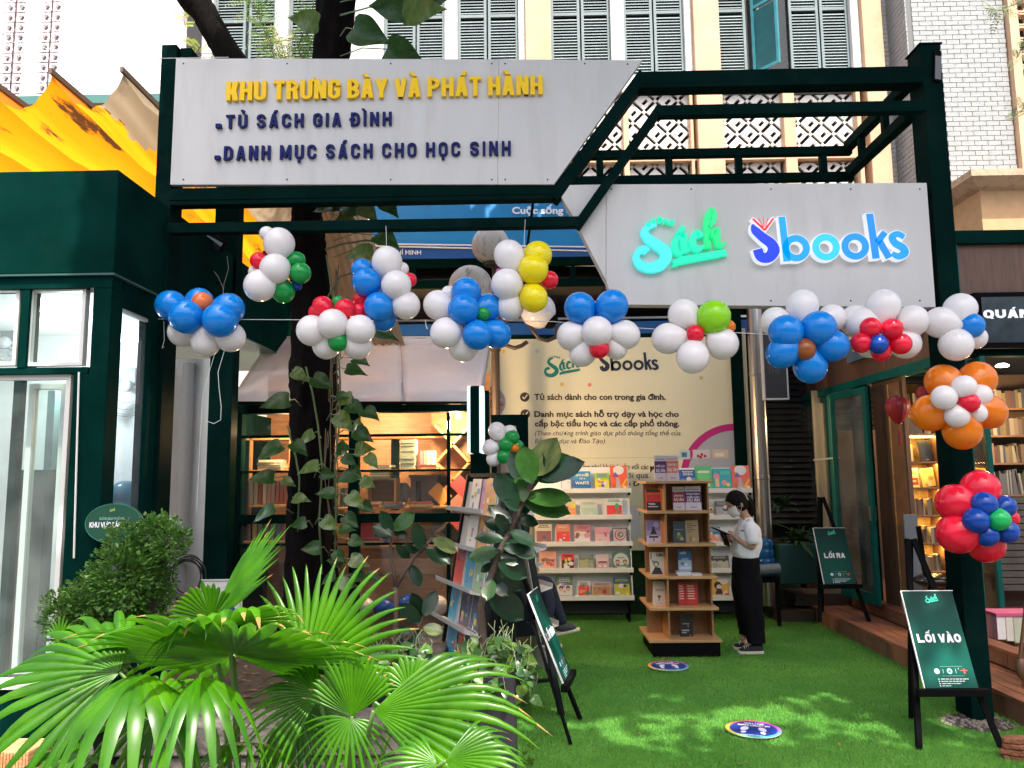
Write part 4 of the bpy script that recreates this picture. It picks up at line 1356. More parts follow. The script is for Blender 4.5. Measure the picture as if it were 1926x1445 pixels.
# wall fans
def fan(label, p, s, tilt):
 t = thing('wall_fan', label, 'fan', p, 'wall fans in the green shop')
 gm = mat('fan_grey', (.30, .32, .34), .5)
 p = V(p)
 MB().obox(p + V((0, .05, .14 * s / .2)), (.06, 0, 0), (0, .03, 0), (0, 0, .07)).build('bracket', gm, t, bev=.01)
 MB().ball(p + V((0, 0, .05)), .05, nu=12, nv=8).build('motor', mat('fan_white', (.6, .62, .65), .4), t, smooth=True)
 g = MB()
 M = Matrix.Rotation(R(tilt), 3, 'X') @ Matrix.Rotation(R(20), 3, 'Y')
 for rr in (1.0, .72, .4):
  for dz in ((-.02, .02) if rr == 1.0 else (.0,)):
   g.tube([p + M @ V((s * rr * math.cos(a), s * rr * math.sin(a), dz - .04)) for a in [2 * math.pi * i / 28 for i in range(29)]], .0035, 4, cap=False)
 for i in range(24):
  a = 2 * math.pi * i / 24
  g.tube([p + M @ V((.04 * math.cos(a), .04 * math.sin(a), -.06)), p + M @ V((s * math.cos(a), s * math.sin(a), -.04))], .0012, 3, cap=False)
 g.build('cage', gm, t)
 b = MB()
 for k in range(3):
  a = k * 2 * math.pi / 3
  pts = []
  for u, w in ((.15, -.2), (.5, -.35), (.9, -.25), (.9, .2), (.5, .3), (.15, .15)):
   pts.append(p + M @ V((s * (u * math.cos(a + w)), s * u * math.sin(a + w), -.045 + w * .04)))
  b.prism(pts, M @ V((0, 0, .003)))
 b.build('blades', mat('fan_blade', (.45, .55, .62), .3), t)
fan('grey wall fan tilted down, behind the narrow side window', P(238, 738, y=6.4), .2, 62)
fan('wall fan half seen at the left edge behind the upper window', P(8, 655, y=6.3), .19, 30)
# water jug
wj = P(233, 968, y=5.9)
jug = thing('water_jug', 'big blue plastic water jug behind the oval sign', 'water jug', (wj.x, wj.y, P(233, 1010, y=5.9).z))
jb = MB().lathe((wj.x, wj.y, P(233, 1010, y=5.9).z), [(.01, 0), (.125, 0), (.135, .03), (.135, .10), (.128, .11), (.128, .13), (.135, .14), (.135, .25), (.128, .26), (.128, .28), (.133, .29), (.12, .36), (.06, .41), (.03, .42)], 24)
jb.build('bottle', mat('jug_blue', (.10, .30, .42), .15, trans=.4), jug, smooth=True)
MB().box(wj.x - .15, wj.x + .15, wj.y - .15, wj.y + .15, .02, P(233, 1010, y=5.9).z - .001).build('stand', mat('stand_grey', (.4, .4, .4), .5), jug, bev=.01)
# oval sign
ov = P(213, 985, x=XS + .03)
os_ = thing('oval_sign', 'dark green oval sign with small white words on the shop glass', 'sign', ov)
rx, rz = .0, 0
def oval(r1, r2, x, n=40):
 return [(x, ov.y + r1 * math.cos(2 * math.pi * i / n), ov.z + r2 * math.sin(2 * math.pi * i / n)) for i in range(n)]
ya_, yb_ = P(159, 985, y=4.9), P(268, 985, y=4.9)
OY = 4.70
oc = P(214, 985, y=OY)
def oval2(r1, r2, y, n=44):
 return [(oc.x + r1 * math.cos(2 * math.pi * i / n), y, oc.z + r2 * math.sin(2 * math.pi * i / n)) for i in range(n)]
ro = (P(269, 985, y=OY).x - P(159, 985, y=OY).x) / 2
MB().prism(oval2(ro, ro * .68, OY), (0, .012, 0)).build('plate', mat('sign_green', (.012, .075, .045), .4), os_)
rg = MB()
rg.tube([V((p[0], OY - .002, p[2])) for p in oval2(ro * .97, ro * .655, 0)] + [V((oval2(ro * .97, ro * .655, 0)[0][0], OY - .002, oval2(ro * .97, ro * .655, 0)[0][2]))], .0014, 4)
rg.build('rim_line', mat('rim_teal', (.05, .3, .2), .4), os_)
tpx('KHU VỰC BÁN HÀNH', 168, 258, 992, 9, W_T, os_, OY - .003, bold=.035)
tpx('ĐƯỜNG SÁCH TP HỒ CHÍ MINH', 187, 243, 978, 4.5, mat('print_green', (.3, .6, .45), .5), os_, OY - .003, bold=.01)
pl = Plane2(P(205, 954, y=OY - .003), (1, 0, 0), (0, 0, 1), .035 / 1180)
sach_logo(pl, None, os_, flat=(.35, .60, .10), small=False)
# white wall with pipe between shop and kiosk
ww = thing('white_wall', 'narrow white wall with a vertical drain pipe behind the left post', 'wall', (-3.0, 6.95, 0))
x0, x1 = P(312, 900, y=6.95).x, P(398, 900, y=6.95).x
MB().box(x0, x1, 6.95, 7.1, 0, 2.75).build('wall', mat('wall_white', (.62, .60, .60), .7, dirt=.25, dscale=3, dcol=(.35, .3, .27)), ww)
xc = P(346, 900, y=6.88).x
MB().lathe((xc, 6.89, 0), [(.05, 0), (.05, 1.2), (.058, 1.2), (.058, 1.28), (.05, 1.28), (.05, 2.7)], 18).build('drain_pipe', mat('pipe_grey', (.42, .40, .41), .45), ww)
# green gable wedge right of the shop end
wd = P(330, 1050, y=6.85)
coil = MB()
for k in range(7):
 r = .17 + .02 * math.sin(k * 2.3)
 c = P(352 + 3 * math.sin(k), 1088 + 5 * math.cos(k * 1.7), y=6.8 - k * .012)
 coil.tube([c + V((r * .9 * math.cos(a), -.01, r * math.sin(a))) for a in [2 * math.pi * i / 26 + k for i in range(25)]], .007, 5)
coil.build('cable_coil', mat('cable_black', (.01, .01, .01), .45), None, label='tangled coil of black cable hanging low on the white wall', cat='cable')
nt = thing('notice', 'small white printed notice with a blue figure below the kiosk corner', 'notice', P(410, 1150, y=6.7))
x0, x1, z0, z1 = RECT(376, 455, 1090, 1172, 6.7)
MB().box(x0, x1, 6.7, 6.712, z0, z1).build('notice_board', WHITE, nt)
b = MB()
for q in ((.03, .97, .955, .97), (.03, .97, .03, .045), (.03, .045, .03, .97), (.955, .97, .03, .97)):
 b.add([(x0 + (x1 - x0) * q[0], 6.698, z0 + (z1 - z0) * q[2]), (x0 + (x1 - x0) * q[1], 6.698, z0 + (z1 - z0) * q[2]), (x0 + (x1 - x0) * q[1], 6.698, z0 + (z1 - z0) * q[3]), (x0 + (x1 - x0) * q[0], 6.698, z0 + (z1 - z0) * q[3])], [(0, 1, 2, 3)], (.1, .1, .15))
def disc(b, cx, y, cz, r, col, n=16, sx=1.0):
 b.poly([(cx + r * sx * math.cos(2 * math.pi * i / n), y, cz + r * math.sin(2 * math.pi * i / n)) for i in range(n)], col)
disc(b, x0 + .26, 6.697, z0 + .16, .045, (.05, .08, .3)); disc(b, x0 + .26, 6.696, z0 + .165, .025, (.8, .8, .85)); disc(b, x0 + .26, 6.697, z0 + .08, .06, (.05, .08, .3))
b.build('notice_print', print_mat(), nt)
# floodlight
fl = thing('floodlight', 'black rectangular floodlight tilted down behind the lower beam', 'floodlight', P(395, 450, y=6.3))
c = P(398, 452, y=6.3)
ax = V((.88, 0, -.5)).normalized()
MB().obox(c, ax * .13, V((.1, .95, .2)).normalized() * .03, ax.cross(V((0, 1, 0))).normalized() * .055).build('housing', BLACK, fl, bev=.008)
MB().obox(c + V((-.0, -.035, -.02)), ax * .11, V((.1, .95, .2)).normalized() * .004, ax.cross(V((0, 1, 0))).normalized() * .038).build('front_glass', mat('flood_glass', (.02, .035, .035), .08), fl)
MB().bar(c + V((-.1, .02, .05)), c + V((-.16, .05, .02)), .02, .02).build('bracket', BLACK, fl)
thread('black cable looping down from the floodlight to the rear post', [P(*q, y=6.35) for q in ((345, 430), (346, 455), (358, 490), (378, 520), (400, 532), (425, 533))], .008, BLACK, 'lamp_cable', 'cable')
thread('thin pale twisted wire hanging beside the floodlight', [P(*q, y=6.3) for q in ((427, 482), (430, 505), (421, 535), (419, 560))] , .003, mat('wire_pale2', (.4, .4, .38), .6), 'lamp_cable', 'cable')
thread('second pale wire joining below the floodlight', [P(*q, y=6.3) for q in ((393, 500), (410, 520), (419, 540), (421, 560))] , .003, MATS['wire_pale2'], 'lamp_cable', 'cable')
# ------------------------------------------------------------------ kiosk bookshop
YK = 7.15
XK0, XK1 = P(386, 1000, y=YK).x, P(887, 1000, y=YK).x
kz = P(650, 760, y=YK).z
kio = thing('bookshop_kiosk', 'dark framed glass bookshop kiosk, warmly lit, behind the tree', 'building', (-1.6, 7.8, 0))
KG = GREEN
def kb(px0, px1, py0, py1, ya=0.0, yb=.09, name='mullion', m=KG):
 x0, x1, z0, z1 = RECT(px0, px1, py0, py1, YK + ya)
 return MB().box(x0, x1, YK + ya, YK + yb, z0, z1).build(name, m, kio, bev=.004)
kb(386, 449, 775, 1215, .0, .12, 'corner_post')
kb(430, 900, 758, 776, -.03, .12, 'header')
kb(449, 884, 1193, 1222, .0, .12, 'bottom_rail')
kb(449, 884, 967, 984, .004, .085, 'mid_rail')
kb(655, 674, 776, 967, .002, .088); kb(655, 674, 984, 1193, .002, .088)
kb(840, 846, 776, 967, .006, .08, 'glazing_bar'); kb(840, 846, 984, 1193, .006, .08, 'glazing_bar')
kb(546, 562, 776, 967, .002, .088); kb(546, 562, 984, 1193, .002, .088)
kb(449, 884, 884, 888, .012, .05, 'glazing_bar'); kb(449, 884, 1022, 1026, .012, .05, 'glazing_bar'); kb(449, 884, 817, 822, .012, .05, 'glazing_bar')
kb(885, 921, 735, 1232, -.02, .14, 'corner_post')
x0, x1, z0, z1 = RECT(449, 884, 776, 1193, YK + .045)
PK = glass('pane_kiosk', (.93, .92, .9), .012, rough=.01, dirty=.03, dscale=3)
for a, b in ((449, 546), (562, 655), (674, 840), (846, 884)):
 for c_, d_ in ((776, 967), (984, 1193)):
  q = RECT(a, b, c_, d_, YK + .045)
  MB().box(q[0], q[1], YK + .045, YK + .05, q[2], q[3]).build('pane', PK, kio)
YKB = 8.75
kwood = mat('kiosk_wood', (.30, .15, .065), .5, bump=.15, bscale=12, col2=(.20, .095, .04), vscale=5, stretch=(1, 1, 8))
kwood2 = mat('kiosk_plywood', (.52, .30, .12), .5, bump=.1, bscale=12, col2=(.42, .22, .08), vscale=4, stretch=(1, 1, 5))
MB().box(XK0, XK1 + .1, YKB, YKB + .06, 0, kz + .5).build('back_wall', kwood, kio)
zfl = .16
MB().box(XK0, XK1 + .1, YK + .125, YKB, .02, zfl).build('floor', kwood, kio)
MB().box(XK0, XK0 + .05, YK + .125, YKB, zfl, kz).build('side_wall', KG, kio)
MB().box(XK1 + .03, XK1 + .08, YK + .145, YKB, zfl, 1.0).build('side_wall', kwood, kio)
for i in range(9):
 MB().box(XK0 + .06, XK1, YKB - .02, YKB - .002, zfl + i * .115, zfl + i * .115 + .109).build('wall_board', kwood, kio)
# stall counter boards under glass, lower panels
for i in range(5):
 q = RECT(674, 840, 1030, 1190, YK + .35)
 MB().box(q[0], q[1] + .2, YK + .33 + i * .0, YK + .35, zfl + .02 + i * .14, zfl + .155 + i * .14).build('lower_board', kwood, kio)
# uprights inside and horizontal shelf boards (shelf tops at z by pixel rows, at Y 7.7)
def kshelf(px0, px1, py, Y0_, Y1_, th=.022, m=kwood2):
 x0, x1 = P(px0, py, y=Y0_).x, P(px1, py, y=Y0_).x
 z = P((px0 + px1) / 2, py, y=Y0_).z
 MB().box(x0, x1, Y0_, Y1_, z - th, z).build('shelf_board', m, kio, bev=.002)
 return z
KS = {}
KS['a'] = kshelf(676, 838, 883, 7.5, 7.95)
KS['b'] = kshelf(676, 838, 953, 7.5, 8.1)
KS['c'] = kshelf(564, 654, 883, 7.5, 7.95); KS['d'] = kshelf(564, 654, 955, 7.5, 7.95)
KS['e'] = kshelf(468, 545, 884, 7.5, 7.95); KS['f'] = kshelf(468, 545, 950, 7.5, 7.95)
KS['g'] = kshelf(455, 545, 1018, 7.5, 7.95); KS['h'] = kshelf(676, 838, 1026, 7.5, 7.95); KS['t'] = kshelf(455, 838, 822, 7.9, 8.2)
for px in (735, 742):
 q = RECT(px, px + 8, 820, 960, 8.15)
 MB().box(q[0], q[1], 8.15, 8.2, q[2], q[3]).build('upright', KG, kio)
for px in (468, 543, 564):
 q = RECT(px - 2, px + 2, 820, 1100, 7.9)
 MB().box(q[0], q[1], 7.9, 7.94, q[2], q[3]).build('upright', kwood2, kio)
# diamond lattice rack at right
YD = 7.75
dm = MB
def dbar(pa, pb):
 a, b = P(*pa, y=YD), P(*pb, y=YD)
 d = (b - a).normalized(); n = V((-d.z, 0, d.x)) * .011
 MB().prism([a + n, b + n, b - n, a - n], (0, .26, 0)).build('lattice_board', kwood2, kio)
for q in (((818, 800), (884, 872)), ((818, 868), (884, 940)), ((818, 935), (884, 1007)), ((818, 1000), (884, 1072)), ((884, 800), (818, 872)), ((884, 868), (818, 940)), ((884, 935), (818, 1007)), ((884, 1000), (818, 1072)),
   ((600, 800), (655, 860)), ((600, 925), (655, 985)), ((640, 880), (600, 925))):
 dbar(*q)
MB().box(P(812, 900, y=8.05).x, P(890, 900, y=8.05).x, 8.02, 8.05, zfl, kz + .1).build('lattice_back', kwood, kio)
# books in the kiosk
PAPER = mat('book_paper', (.62, .56, .42), .8, bump=.2, bscale=200, stretch=(.1, .1, 6))
PAPERW = mat('book_paper_white', (.72, .71, .66), .8)
def stack_book(p, w, d, h, cover, rz, label, group, paper=PAPER):
 b = MB().box(-w / 2 + .003, w / 2 - .003, -d / 2 + .003, d / 2, .003, h - .003)
 o = b.build('book', paper, origin=(0, 0, 0), label=label, cat='book', group=group)
 c = MB().box(-w / 2, w / 2, -d / 2, d / 2 - .001, 0, .0028).box(-w / 2, w / 2, -d / 2, d / 2 - .001, h - .0028, h)
 if random.random() < .5: c.box(-w / 2, w / 2, -d / 2 - .002, -d / 2 + .001, 0, h)
 q = c.build('cover', cover, o)
 o.location = p; o.rotation_euler = (0, 0, rz)
 return o
def bcol(c):
 n = 'bookcover_%d_%d_%d' % tuple(int(v * 100) for v in c)
 return mat(n, c, .4)
CC = [(.55, .50, .38), (.62, .60, .55), (.28, .12, .06), (.10, .10, .12), (.50, .36, .18), (.35, .08, .06), (.70, .66, .58), (.12, .2, .3), (.6, .45, .2), (.2, .3, .2)]
random.seed(31)
def bstack(px, Y, z, n, w=.16, d=.2, h=.022, label='', group='', hs=None, cols=None, jitter=.012, paper=PAPER, a=.12):
 x = P(px, 900, y=Y).x
 for i in range(n):
  hh = h * random.uniform(.7, 1.3)
  stack_book((x + random.uniform(-jitter, jitter), Y + random.uniform(0, .02), z), w * random.uniform(.93, 1.05), d, hh, bcol(random.choice(cols or CC)), random.uniform(-a, a), label + ', %s from the bottom' % ordinal(i) if n > 1 else label, group, paper)
  z += hh + .0006
 return z
GREY = [(.45, .55, .46), (.50, .58, .50)]
bstack(769, 7.62, KS['a'], 13, .15, .2, .021, 'pale green book in the tall neat stack inside the kiosk', 'tall stack of pale green books', cols=GREY, jitter=.004, a=.03, paper=mat('paper_green', (.42, .50, .42), .8))
bstack(808, 7.6, KS['a'], 2, .17, .2, .02, 'cream book lying under the pink box files on kiosk shelf', 'books under the pink box files')
bstack(717, 7.6, KS['b'] + .27, 7, .2, .2, .018, 'worn cream book in the leaning pile on the kiosk crate', 'leaning pile of worn books')
bstack(700, 7.6, KS['b'], 2, .2, .2, .02, 'thin yellowed book lying on the kiosk counter left', 'books flat on the kiosk counter')
bstack(745, 7.58, KS['b'], 2, .19, .2, .018, 'thin yellowed book lying on the kiosk counter middle', 'books flat on the kiosk counter middle')
bstack(795, 7.58, KS['b'], 3, .2, .2, .016, 'thin book lying on the kiosk counter right of the black book', 'books flat on the kiosk counter right')
bstack(512, 7.6, KS['e'], 4, .24, .2, .022, 'book lying in the pile behind the left kiosk window', 'pile behind the left kiosk window')
bstack(700, 7.6, KS['h'], 3, .2, .2, .02, 'dim book lying on the lowest kiosk shelf', 'books on the lowest kiosk shelf')
# crate of plywood under the pile, grey plastic bins, upright books
cr = thing('book_crate', 'plywood crate holding slanting books under the worn pile', 'crate', (P(717, 950, y=7.62).x, 7.7, KS['b']))
xa_, xb_ = P(688, 920, y=7.58).x, P(745, 920, y=7.58).x
zc_ = KS['b']
zc_ += .041
MB().box(xa_, xa_ + .02, 7.58, 7.8, zc_, zc_ + .21).build('side', kwood2, cr)
MB().box(xb_ - .02, xb_, 7.58, 7.8, zc_, zc_ + .21).build('side', kwood2, cr)
MB().box(xa_, xb_, 7.58, 7.8, zc_ + .2105, zc_ + .228).build('top', kwood2, cr)
MB().box(xa_ + .021, xb_ - .021, 7.78, 7.8, zc_, zc_ + .21).build('back', kwood, cr)
bin_ = thing('plastic_bin', 'translucent grey lilac plastic storage bin on the kiosk counter', 'storage bin', (P(800, 930, y=7.9).x, 7.9, KS['b']))
x0, x1, z0, z1 = RECT(769, 826, 899, 945, 7.85)
bm_ = mat('bin_plastic', (.42, .40, .50), .25, trans=.3)
MB().box(x0 + .015, x1 - .015, 7.85, 8.05, z0, z1).build('tub', bm_, bin_, bev=.01)
MB().box(x0, x1, 7.83, 8.07, z1, z1 + .03).build('lid', bm_, bin_, bev=.006)
bx = thing('plastic_bag', 'pale blue translucent bag left of the grey bin in the kiosk', 'bag', (P(756, 940, y=7.85).x, 7.85, KS['b']))
b = MB().ball(P(758, 926, y=7.85), .09, (.9, .6, 1.0), 14, 9)
b.v = [(v[0] + random.uniform(-.012, .012), v[1], v[2] + random.uniform(-.012, .012)) for v in b.v]
b.build('bag_body', mat('bag_plastic', (.45, .53, .60), .25, trans=.4), bx)
def upright_book(px0, px1, py0, py1, Y, c, label, group=None, tilt=0, d=.14):
 x0, x1, z0, z1 = RECT(px0, px1, py0, py1, Y)
 h = z1 - z0
 o = MB().box(0.002, x1 - x0 - .002, .003, d, .002, h - .003).build('book', PAPERW, origin=(0, 0, 0), label=label, cat='book', group=group)
 MB().box(0, .0018, 0, d, 0, h).box(x1 - x0 - .0018, x1 - x0, 0, d, 0, h).box(.0018, x1 - x0 - .0018, 0, .0025, 0, h).build('cover', bcol(c), o)
 o.location = (x0, Y, z0)
 o.rotation_euler = (0, tilt, 0)
 return o
upright_book(782, 788, 905, 944, 7.55, (.02, .02, .02), 'black book standing alone before the grey bin in the kiosk')
for i, (a, c) in enumerate(((790, (.6, .25, .3)), (797, (.65, .35, .35)), (803, (.7, .68, .66)), (811, (.66, .66, .72)))):
 upright_book(a, a + 6.5, 848, 877, 7.58, c, ['pink spined box file next to the pale green stack', 'second pink spined file from the pale green stack', 'white file third from the pale green stack', 'lilac white file rightmost beside the green stack'][i])
for i, a in enumerate((560, 567, 574, 584, 592)):
 upright_book(a + 5, a + 10, 846, 881, 7.6, random.choice(CC), ordinal(i) + ' upright book on upper kiosk shelf, counted from the trunk', 'upright books right of the trunk', tilt=random.uniform(-.05, .05))
for i, a in enumerate(range(578, 650, 9)):
 upright_book(a, a + 7, 918, 953, 7.6, random.choice(CC), ordinal(i) + ' upright book on middle kiosk shelf, counted from the trunk', 'upright books on middle kiosk shelf', tilt=random.uniform(-.06, .06))
for i, a in enumerate(range(470, 542, 8)):
 upright_book(a, a + 6.5, 905, 949, 7.6, random.choice([(.45, .30, .3), (.6, .6, .5), (.35, .12, .1), (.55, .5, .4)]), ordinal(i) + ' upright book from left, middle shelf behind left kiosk window', 'upright books behind left window', tilt=random.uniform(-.05, .05))
for i, a in enumerate(range(475, 542, 11)):
 upright_book(a, a + 8, 975, 1016, 7.6, random.choice(CC), ordinal(i) + ' upright book from left, lower shelf behind left kiosk window', 'upright books low behind left window', tilt=random.uniform(-.05, .05))
for i, (px, py, c) in enumerate(((868, 915, (.75, .08, .09)), (866, 950, (.6, .25, .2)), (868, 985, (.7, .1, .1)), (828, 930, (.8, .4, .1)), (690, 1002, (.45, .05, .06)), (718, 1003, (.1, .1, .3)))):
 p = P(px, py, y=7.72)
 t = thing('book', ['red book set diagonally high in the diamond rack', 'brown red book diagonally in the middle of diamond rack', 'red book diagonally low in the diamond rack', 'orange book in the left cell of the diamond rack',
      'dark red book below the mid rail of the kiosk', 'navy book below the mid rail of the kiosk'][i], 'book', p)
 M_ = R(45) if i < 4 else 0
 a_, b_ = V((math.cos(M_), 0, math.sin(M_))), V((-math.sin(M_), 0, math.cos(M_)))
 MB().obox(p, a_ * .07, V((0, .012, 0)), b_ * .095).build('pages', PAPERW, t)
 MB().obox(p - V((0, .014, 0)), a_ * .072, V((0, .0015, 0)), b_ * .097).build('cover', bcol(c), t)
# hanging bulbs
BULB = mat('bulb_warm', (1, .8, .5), .4, emit=(1.0, .72, .38), estr=30)
for i, (px, py, yy) in enumerate(((862, 783, 7.5), (846, 780, 7.7))):
 p = P(px, py, y=yy)
 t = thing('bulb_lamp', ['bare glowing warm bulb under the kiosk roof, right one', 'bare glowing warm bulb under the kiosk roof, left one'][i], 'lamp', p, 'glowing kiosk bulbs')
 MB().ball(p, .028 if i == 0 else .018, nu=12, nv=8).build('bulb', BULB, t, smooth=True)
 MB().tube([p + V((0, 0, .03)), p + V((0, 0, .09))], .014, 8).build('socket', BLACK, t)
plamp('kiosk_lamp', tuple(P(855, 800, y=7.45)), 40, (1.0, .66, .34), .05)
plamp('kiosk_lamp', (-1.6, 8.0, kz - .1), 40, (1.0, .66, .34), .05)
plamp('kiosk_lamp', (-2.35, 7.45, kz - .25), 18, (1.0, .66, .34), .05)
# plastic sheet roof
roof_m = glass('roof_plastic', (.86, .84, .86), .62, rough=.3, body=(.74, .71, .72), dirty=.3, dscale=1.6)
rf = thing('plastic_roof', 'stained translucent plastic sheet roof sloping up from kiosk front', 'roof', (-1.6, 7.6, kz))
ze, zr_ = kz + .06, P(700, 636, y=8.3).z
def sheet(pxa, pxb, ta, tb, name='roof_sheet'):
 a, b = P(pxa, 757, y=6.95), P(pxb, 757, y=6.95)
 c, d = P(tb, 636, y=8.3), P(ta, 636, y=8.3)
 m = MB()
 nu, nv = 12, 6
 for j in range(nv + 1):
  for i in range(nu + 1):
   l = a.lerp(b, i / nu); u_ = d.lerp(c, i / nu)
   q = l.lerp(u_, j / nv)
   m.v.append((q.x, q.y, q.z + .008 * math.sin(i * 1.9 + j)))
 for j in range(nv):
  for i in range(nu):
   k = j * (nu + 1) + i
   m.f.append((k, k + 1, k + nu + 2, k + nu + 1))
 m.build(name, roof_m, rf, smooth=True, solid=.004)
sheet(432, 580, 508, 580); sheet(581, 760, 581, 752); sheet(761, 902, 753, 922)
MB().tube([P(508, 635, y=8.3), P(922, 635, y=8.3)], .012, 6).build('top_rail', WHITE, rf)
MB().tube([P(432, 758, y=6.94), P(902, 758, y=6.94)], .014, 6).build('eave_rail', BLACK, rf)
for px, tx in ((581, 581), (760, 752), (902, 922)):
 MB().bar(P(px, 759, y=6.96), P(tx, 638, y=8.3) - V((0, 0, .02)), .03, .03).build('rafter', mat('rafter_grey', (.35, .34, .34), .5), rf)
# stop-end of the green wedge below the shop fascia, right of the post
# oblong lit sign seen from its edge
ls = thing('edge_sign', 'upright rounded light box seen edge on, with two glowing white rims', 'sign', P(894, 850, y=6.7))
x0, x1, z0, z1 = RECT(880, 908, 724, 852, 6.7)
EW = mat('rim_lit', (.6, .75, .8), .4, emit=(.62, .88, .92), estr=EX * 1.3)
def lozenge(xa, xb, m, name, zsh=0.0):
 n = 14
 prof = []
 ya, yb = 6.62, 7.02
 r = .2
 yc = (ya + yb) / 2
 top = [(yc + r * math.cos(math.pi * i / n), z1 - .05 + .05 * math.sin(math.pi * i / n) + zsh) for i in range(n + 1)]
 pts = [(xa, y, z) for y, z in top] + [(xa, ya, z0 + zsh), (xa, yb, z0 + zsh)]
 MB().prism([(xa, y, z) for y, z in top] + [(xa, ya, z0), (xa, yb, z0)], (xb - xa, 0, 0)).build(name, m, ls)
w = (x1 - x0)
lozenge(x0, x0 + w * .2, EW, 'lit_rim'); lozenge(x0 + w * .2 + .001, x0 + w * .8, GREEN2, 'body', .0); lozenge(x0 + w * .8 + .001, x1, EW, 'lit_rim')
# dark door frame right of kiosk
df = thing('door_frame', 'open dark green glazed door standing right of the kiosk corner', 'door', (P(955, 1000, y=7.1).x, 7.1, 0))
q = RECT(925, 996, 780, 1210, 7.12)
f = MB()
for a in ((q[0], q[0] + .05, q[2], q[3]), (q[1] - .11, q[1], q[2], q[3]), (q[0] + .05, q[1] - .11, q[3] - .10, q[3]), (q[0] + .05, q[1] - .11, q[2], q[2] + .15)):
 f.box(a[0], a[1], 7.12, 7.17, a[2], a[3])
f.build('frame', GREEN, df, bev=.003)
MB().box(q[0] + .05, q[1] - .11, 7.14, 7.146, q[2] + .15, q[3] - .10).build('pane', glass('pane_door', (.6, .6, .62), .05), df)
# balloons on the kiosk floor
random.seed(4)
cluster('blue and white balloons lying on the kiosk floor behind the glass', 7.34, [(686, 1141, 16, 'w'), (824, 1139, 17, 'w'), (721, 1143, 18, 'd'), (769, 1139, 19, 'd')], group='balloons on the kiosk floor', ctr=(755, 1142))
# ------------------------------------------------------------------ cream banner
YBN = 9.38
ban = thing('cream_banner', 'tall cream banner printed with logos and two ticked Vietnamese text lines', 'banner', (1.2, YBN, .8))
cream_m = mat('banner_cream', (.69, .68, .50), .6, var=.03, vscale=1)
x0, x1, z0, z1 = RECT(903, 1381, 636, 1036, YBN)
MB().box(x0, x1, YBN, YBN + .02, z0, z1).build('banner_sheet', cream_m, ban)
zseam = P(1100, 862, y=YBN).z
MB().box(x0, x1, YBN - .0015, YBN - .0005, zseam - .002, zseam + .002).build('seam', mat('seam', (.4, .38, .24), .7), ban)
MB().box(x1, x1 + .14, YBN - .04, YBN + .06, .0, P(1390, 578, y=YBN).z).build('green_post', GREEN, ban, bev=.003)
MB().box(x1 + .141, x1 + .19, YBN - .02, YBN + .03, .0, P(1405, 618, y=YBN).z).build('pale_post', mat('post_cream', (.5, .46, .33), .6), ban)
INK = mat('ink_brown', (.03, .015, .018), .5)
INKG = mat('ink_grey', (.07, .065, .06), .5)
YT_ = YBN - .004
def bt(body, a, b, yb, cap, m=INK, bold=.03, shear=0.0, Y=YT_):
 return tpx(body, a, b, yb, cap, m, ban, Y, bold=bold, shear=shear)
bt('Tủ sách dành cho con trong gia đình.', 1005, 1252, 752, 10.5)
bt('Danh mục sách hỗ trợ dạy và học cho', 1005, 1277, 784, 10)
bt('cấp bậc tiểu học và các cấp phổ thông.', 1006, 1278, 802, 10)
bt('(Theo chương trình giáo dục phổ thông tổng thể của', 1006, 1280, 819, 8.5, INKG, 0.0, .2)
bt('Bộ Giáo dục và Đào Tạo)', 1006, 1138, 834, 8.5, INKG, 0.0, .2)
bt('đừng như khói, luyện với các', 1085, 1220, 883, 10, INK, .005, .15)
bt('thời gian cứ trôi qua.', 1085, 1222, 899, 10, INK, .005, .15)
bt('“', 999, 1013, 893, 22, INK, .05); bt('”', 1223, 1232, 901, 22, INK, .05)
bt('Theo D', 1150, 1203, 914, 8, INK, .03)
bt('SBOOKS', 1150, 1204, 969, 9, INK, .05); bt('Website: www.sbooks.vn', 1105, 1180, 977, 4, INK, .02); bt('.com', 1176, 1198, 998, 5, INKG)
# ticks
b = MB()
for (tx, ty) in ((987, 747), (988, 779)):
 c = P(tx, ty, y=YT_)
 disc(b, c.x, YT_, c.z, .058, (.03, .018, .018), 24)
 for (p, q) in (((-.028, .002), (-.008, -.024)), ((-.008, -.024), (.032, .028))):
  a_, b_ = V((c.x + p[0], YT_ - .002, c.z + p[1])), V((c.x + q[0], YT_ - .002, c.z + q[1]))
  d = (b_ - a_).normalized(); n = V((-d.z, 0, d.x)) * .006
  b.poly([a_ + n, a_ - n, b_ - n, b_ + n], (.8, .78, .7))
for (tx, ty, r, col) in ((947, 661, .026, (.75, .48, .08)), (1010, 661, .026, (.38, .56, .50)), (1057, 723, .024, (.70, .50, .10)), (1109, 724, .024, (.72, .22, .18)), (1319, 711, .022, (.55, .45, .15)), (1135, 1063, .02, (.7, .5, .1))):
 c = P(tx, ty, y=YT_)
 disc(b, c.x, YT_, c.z, r, col, 12)
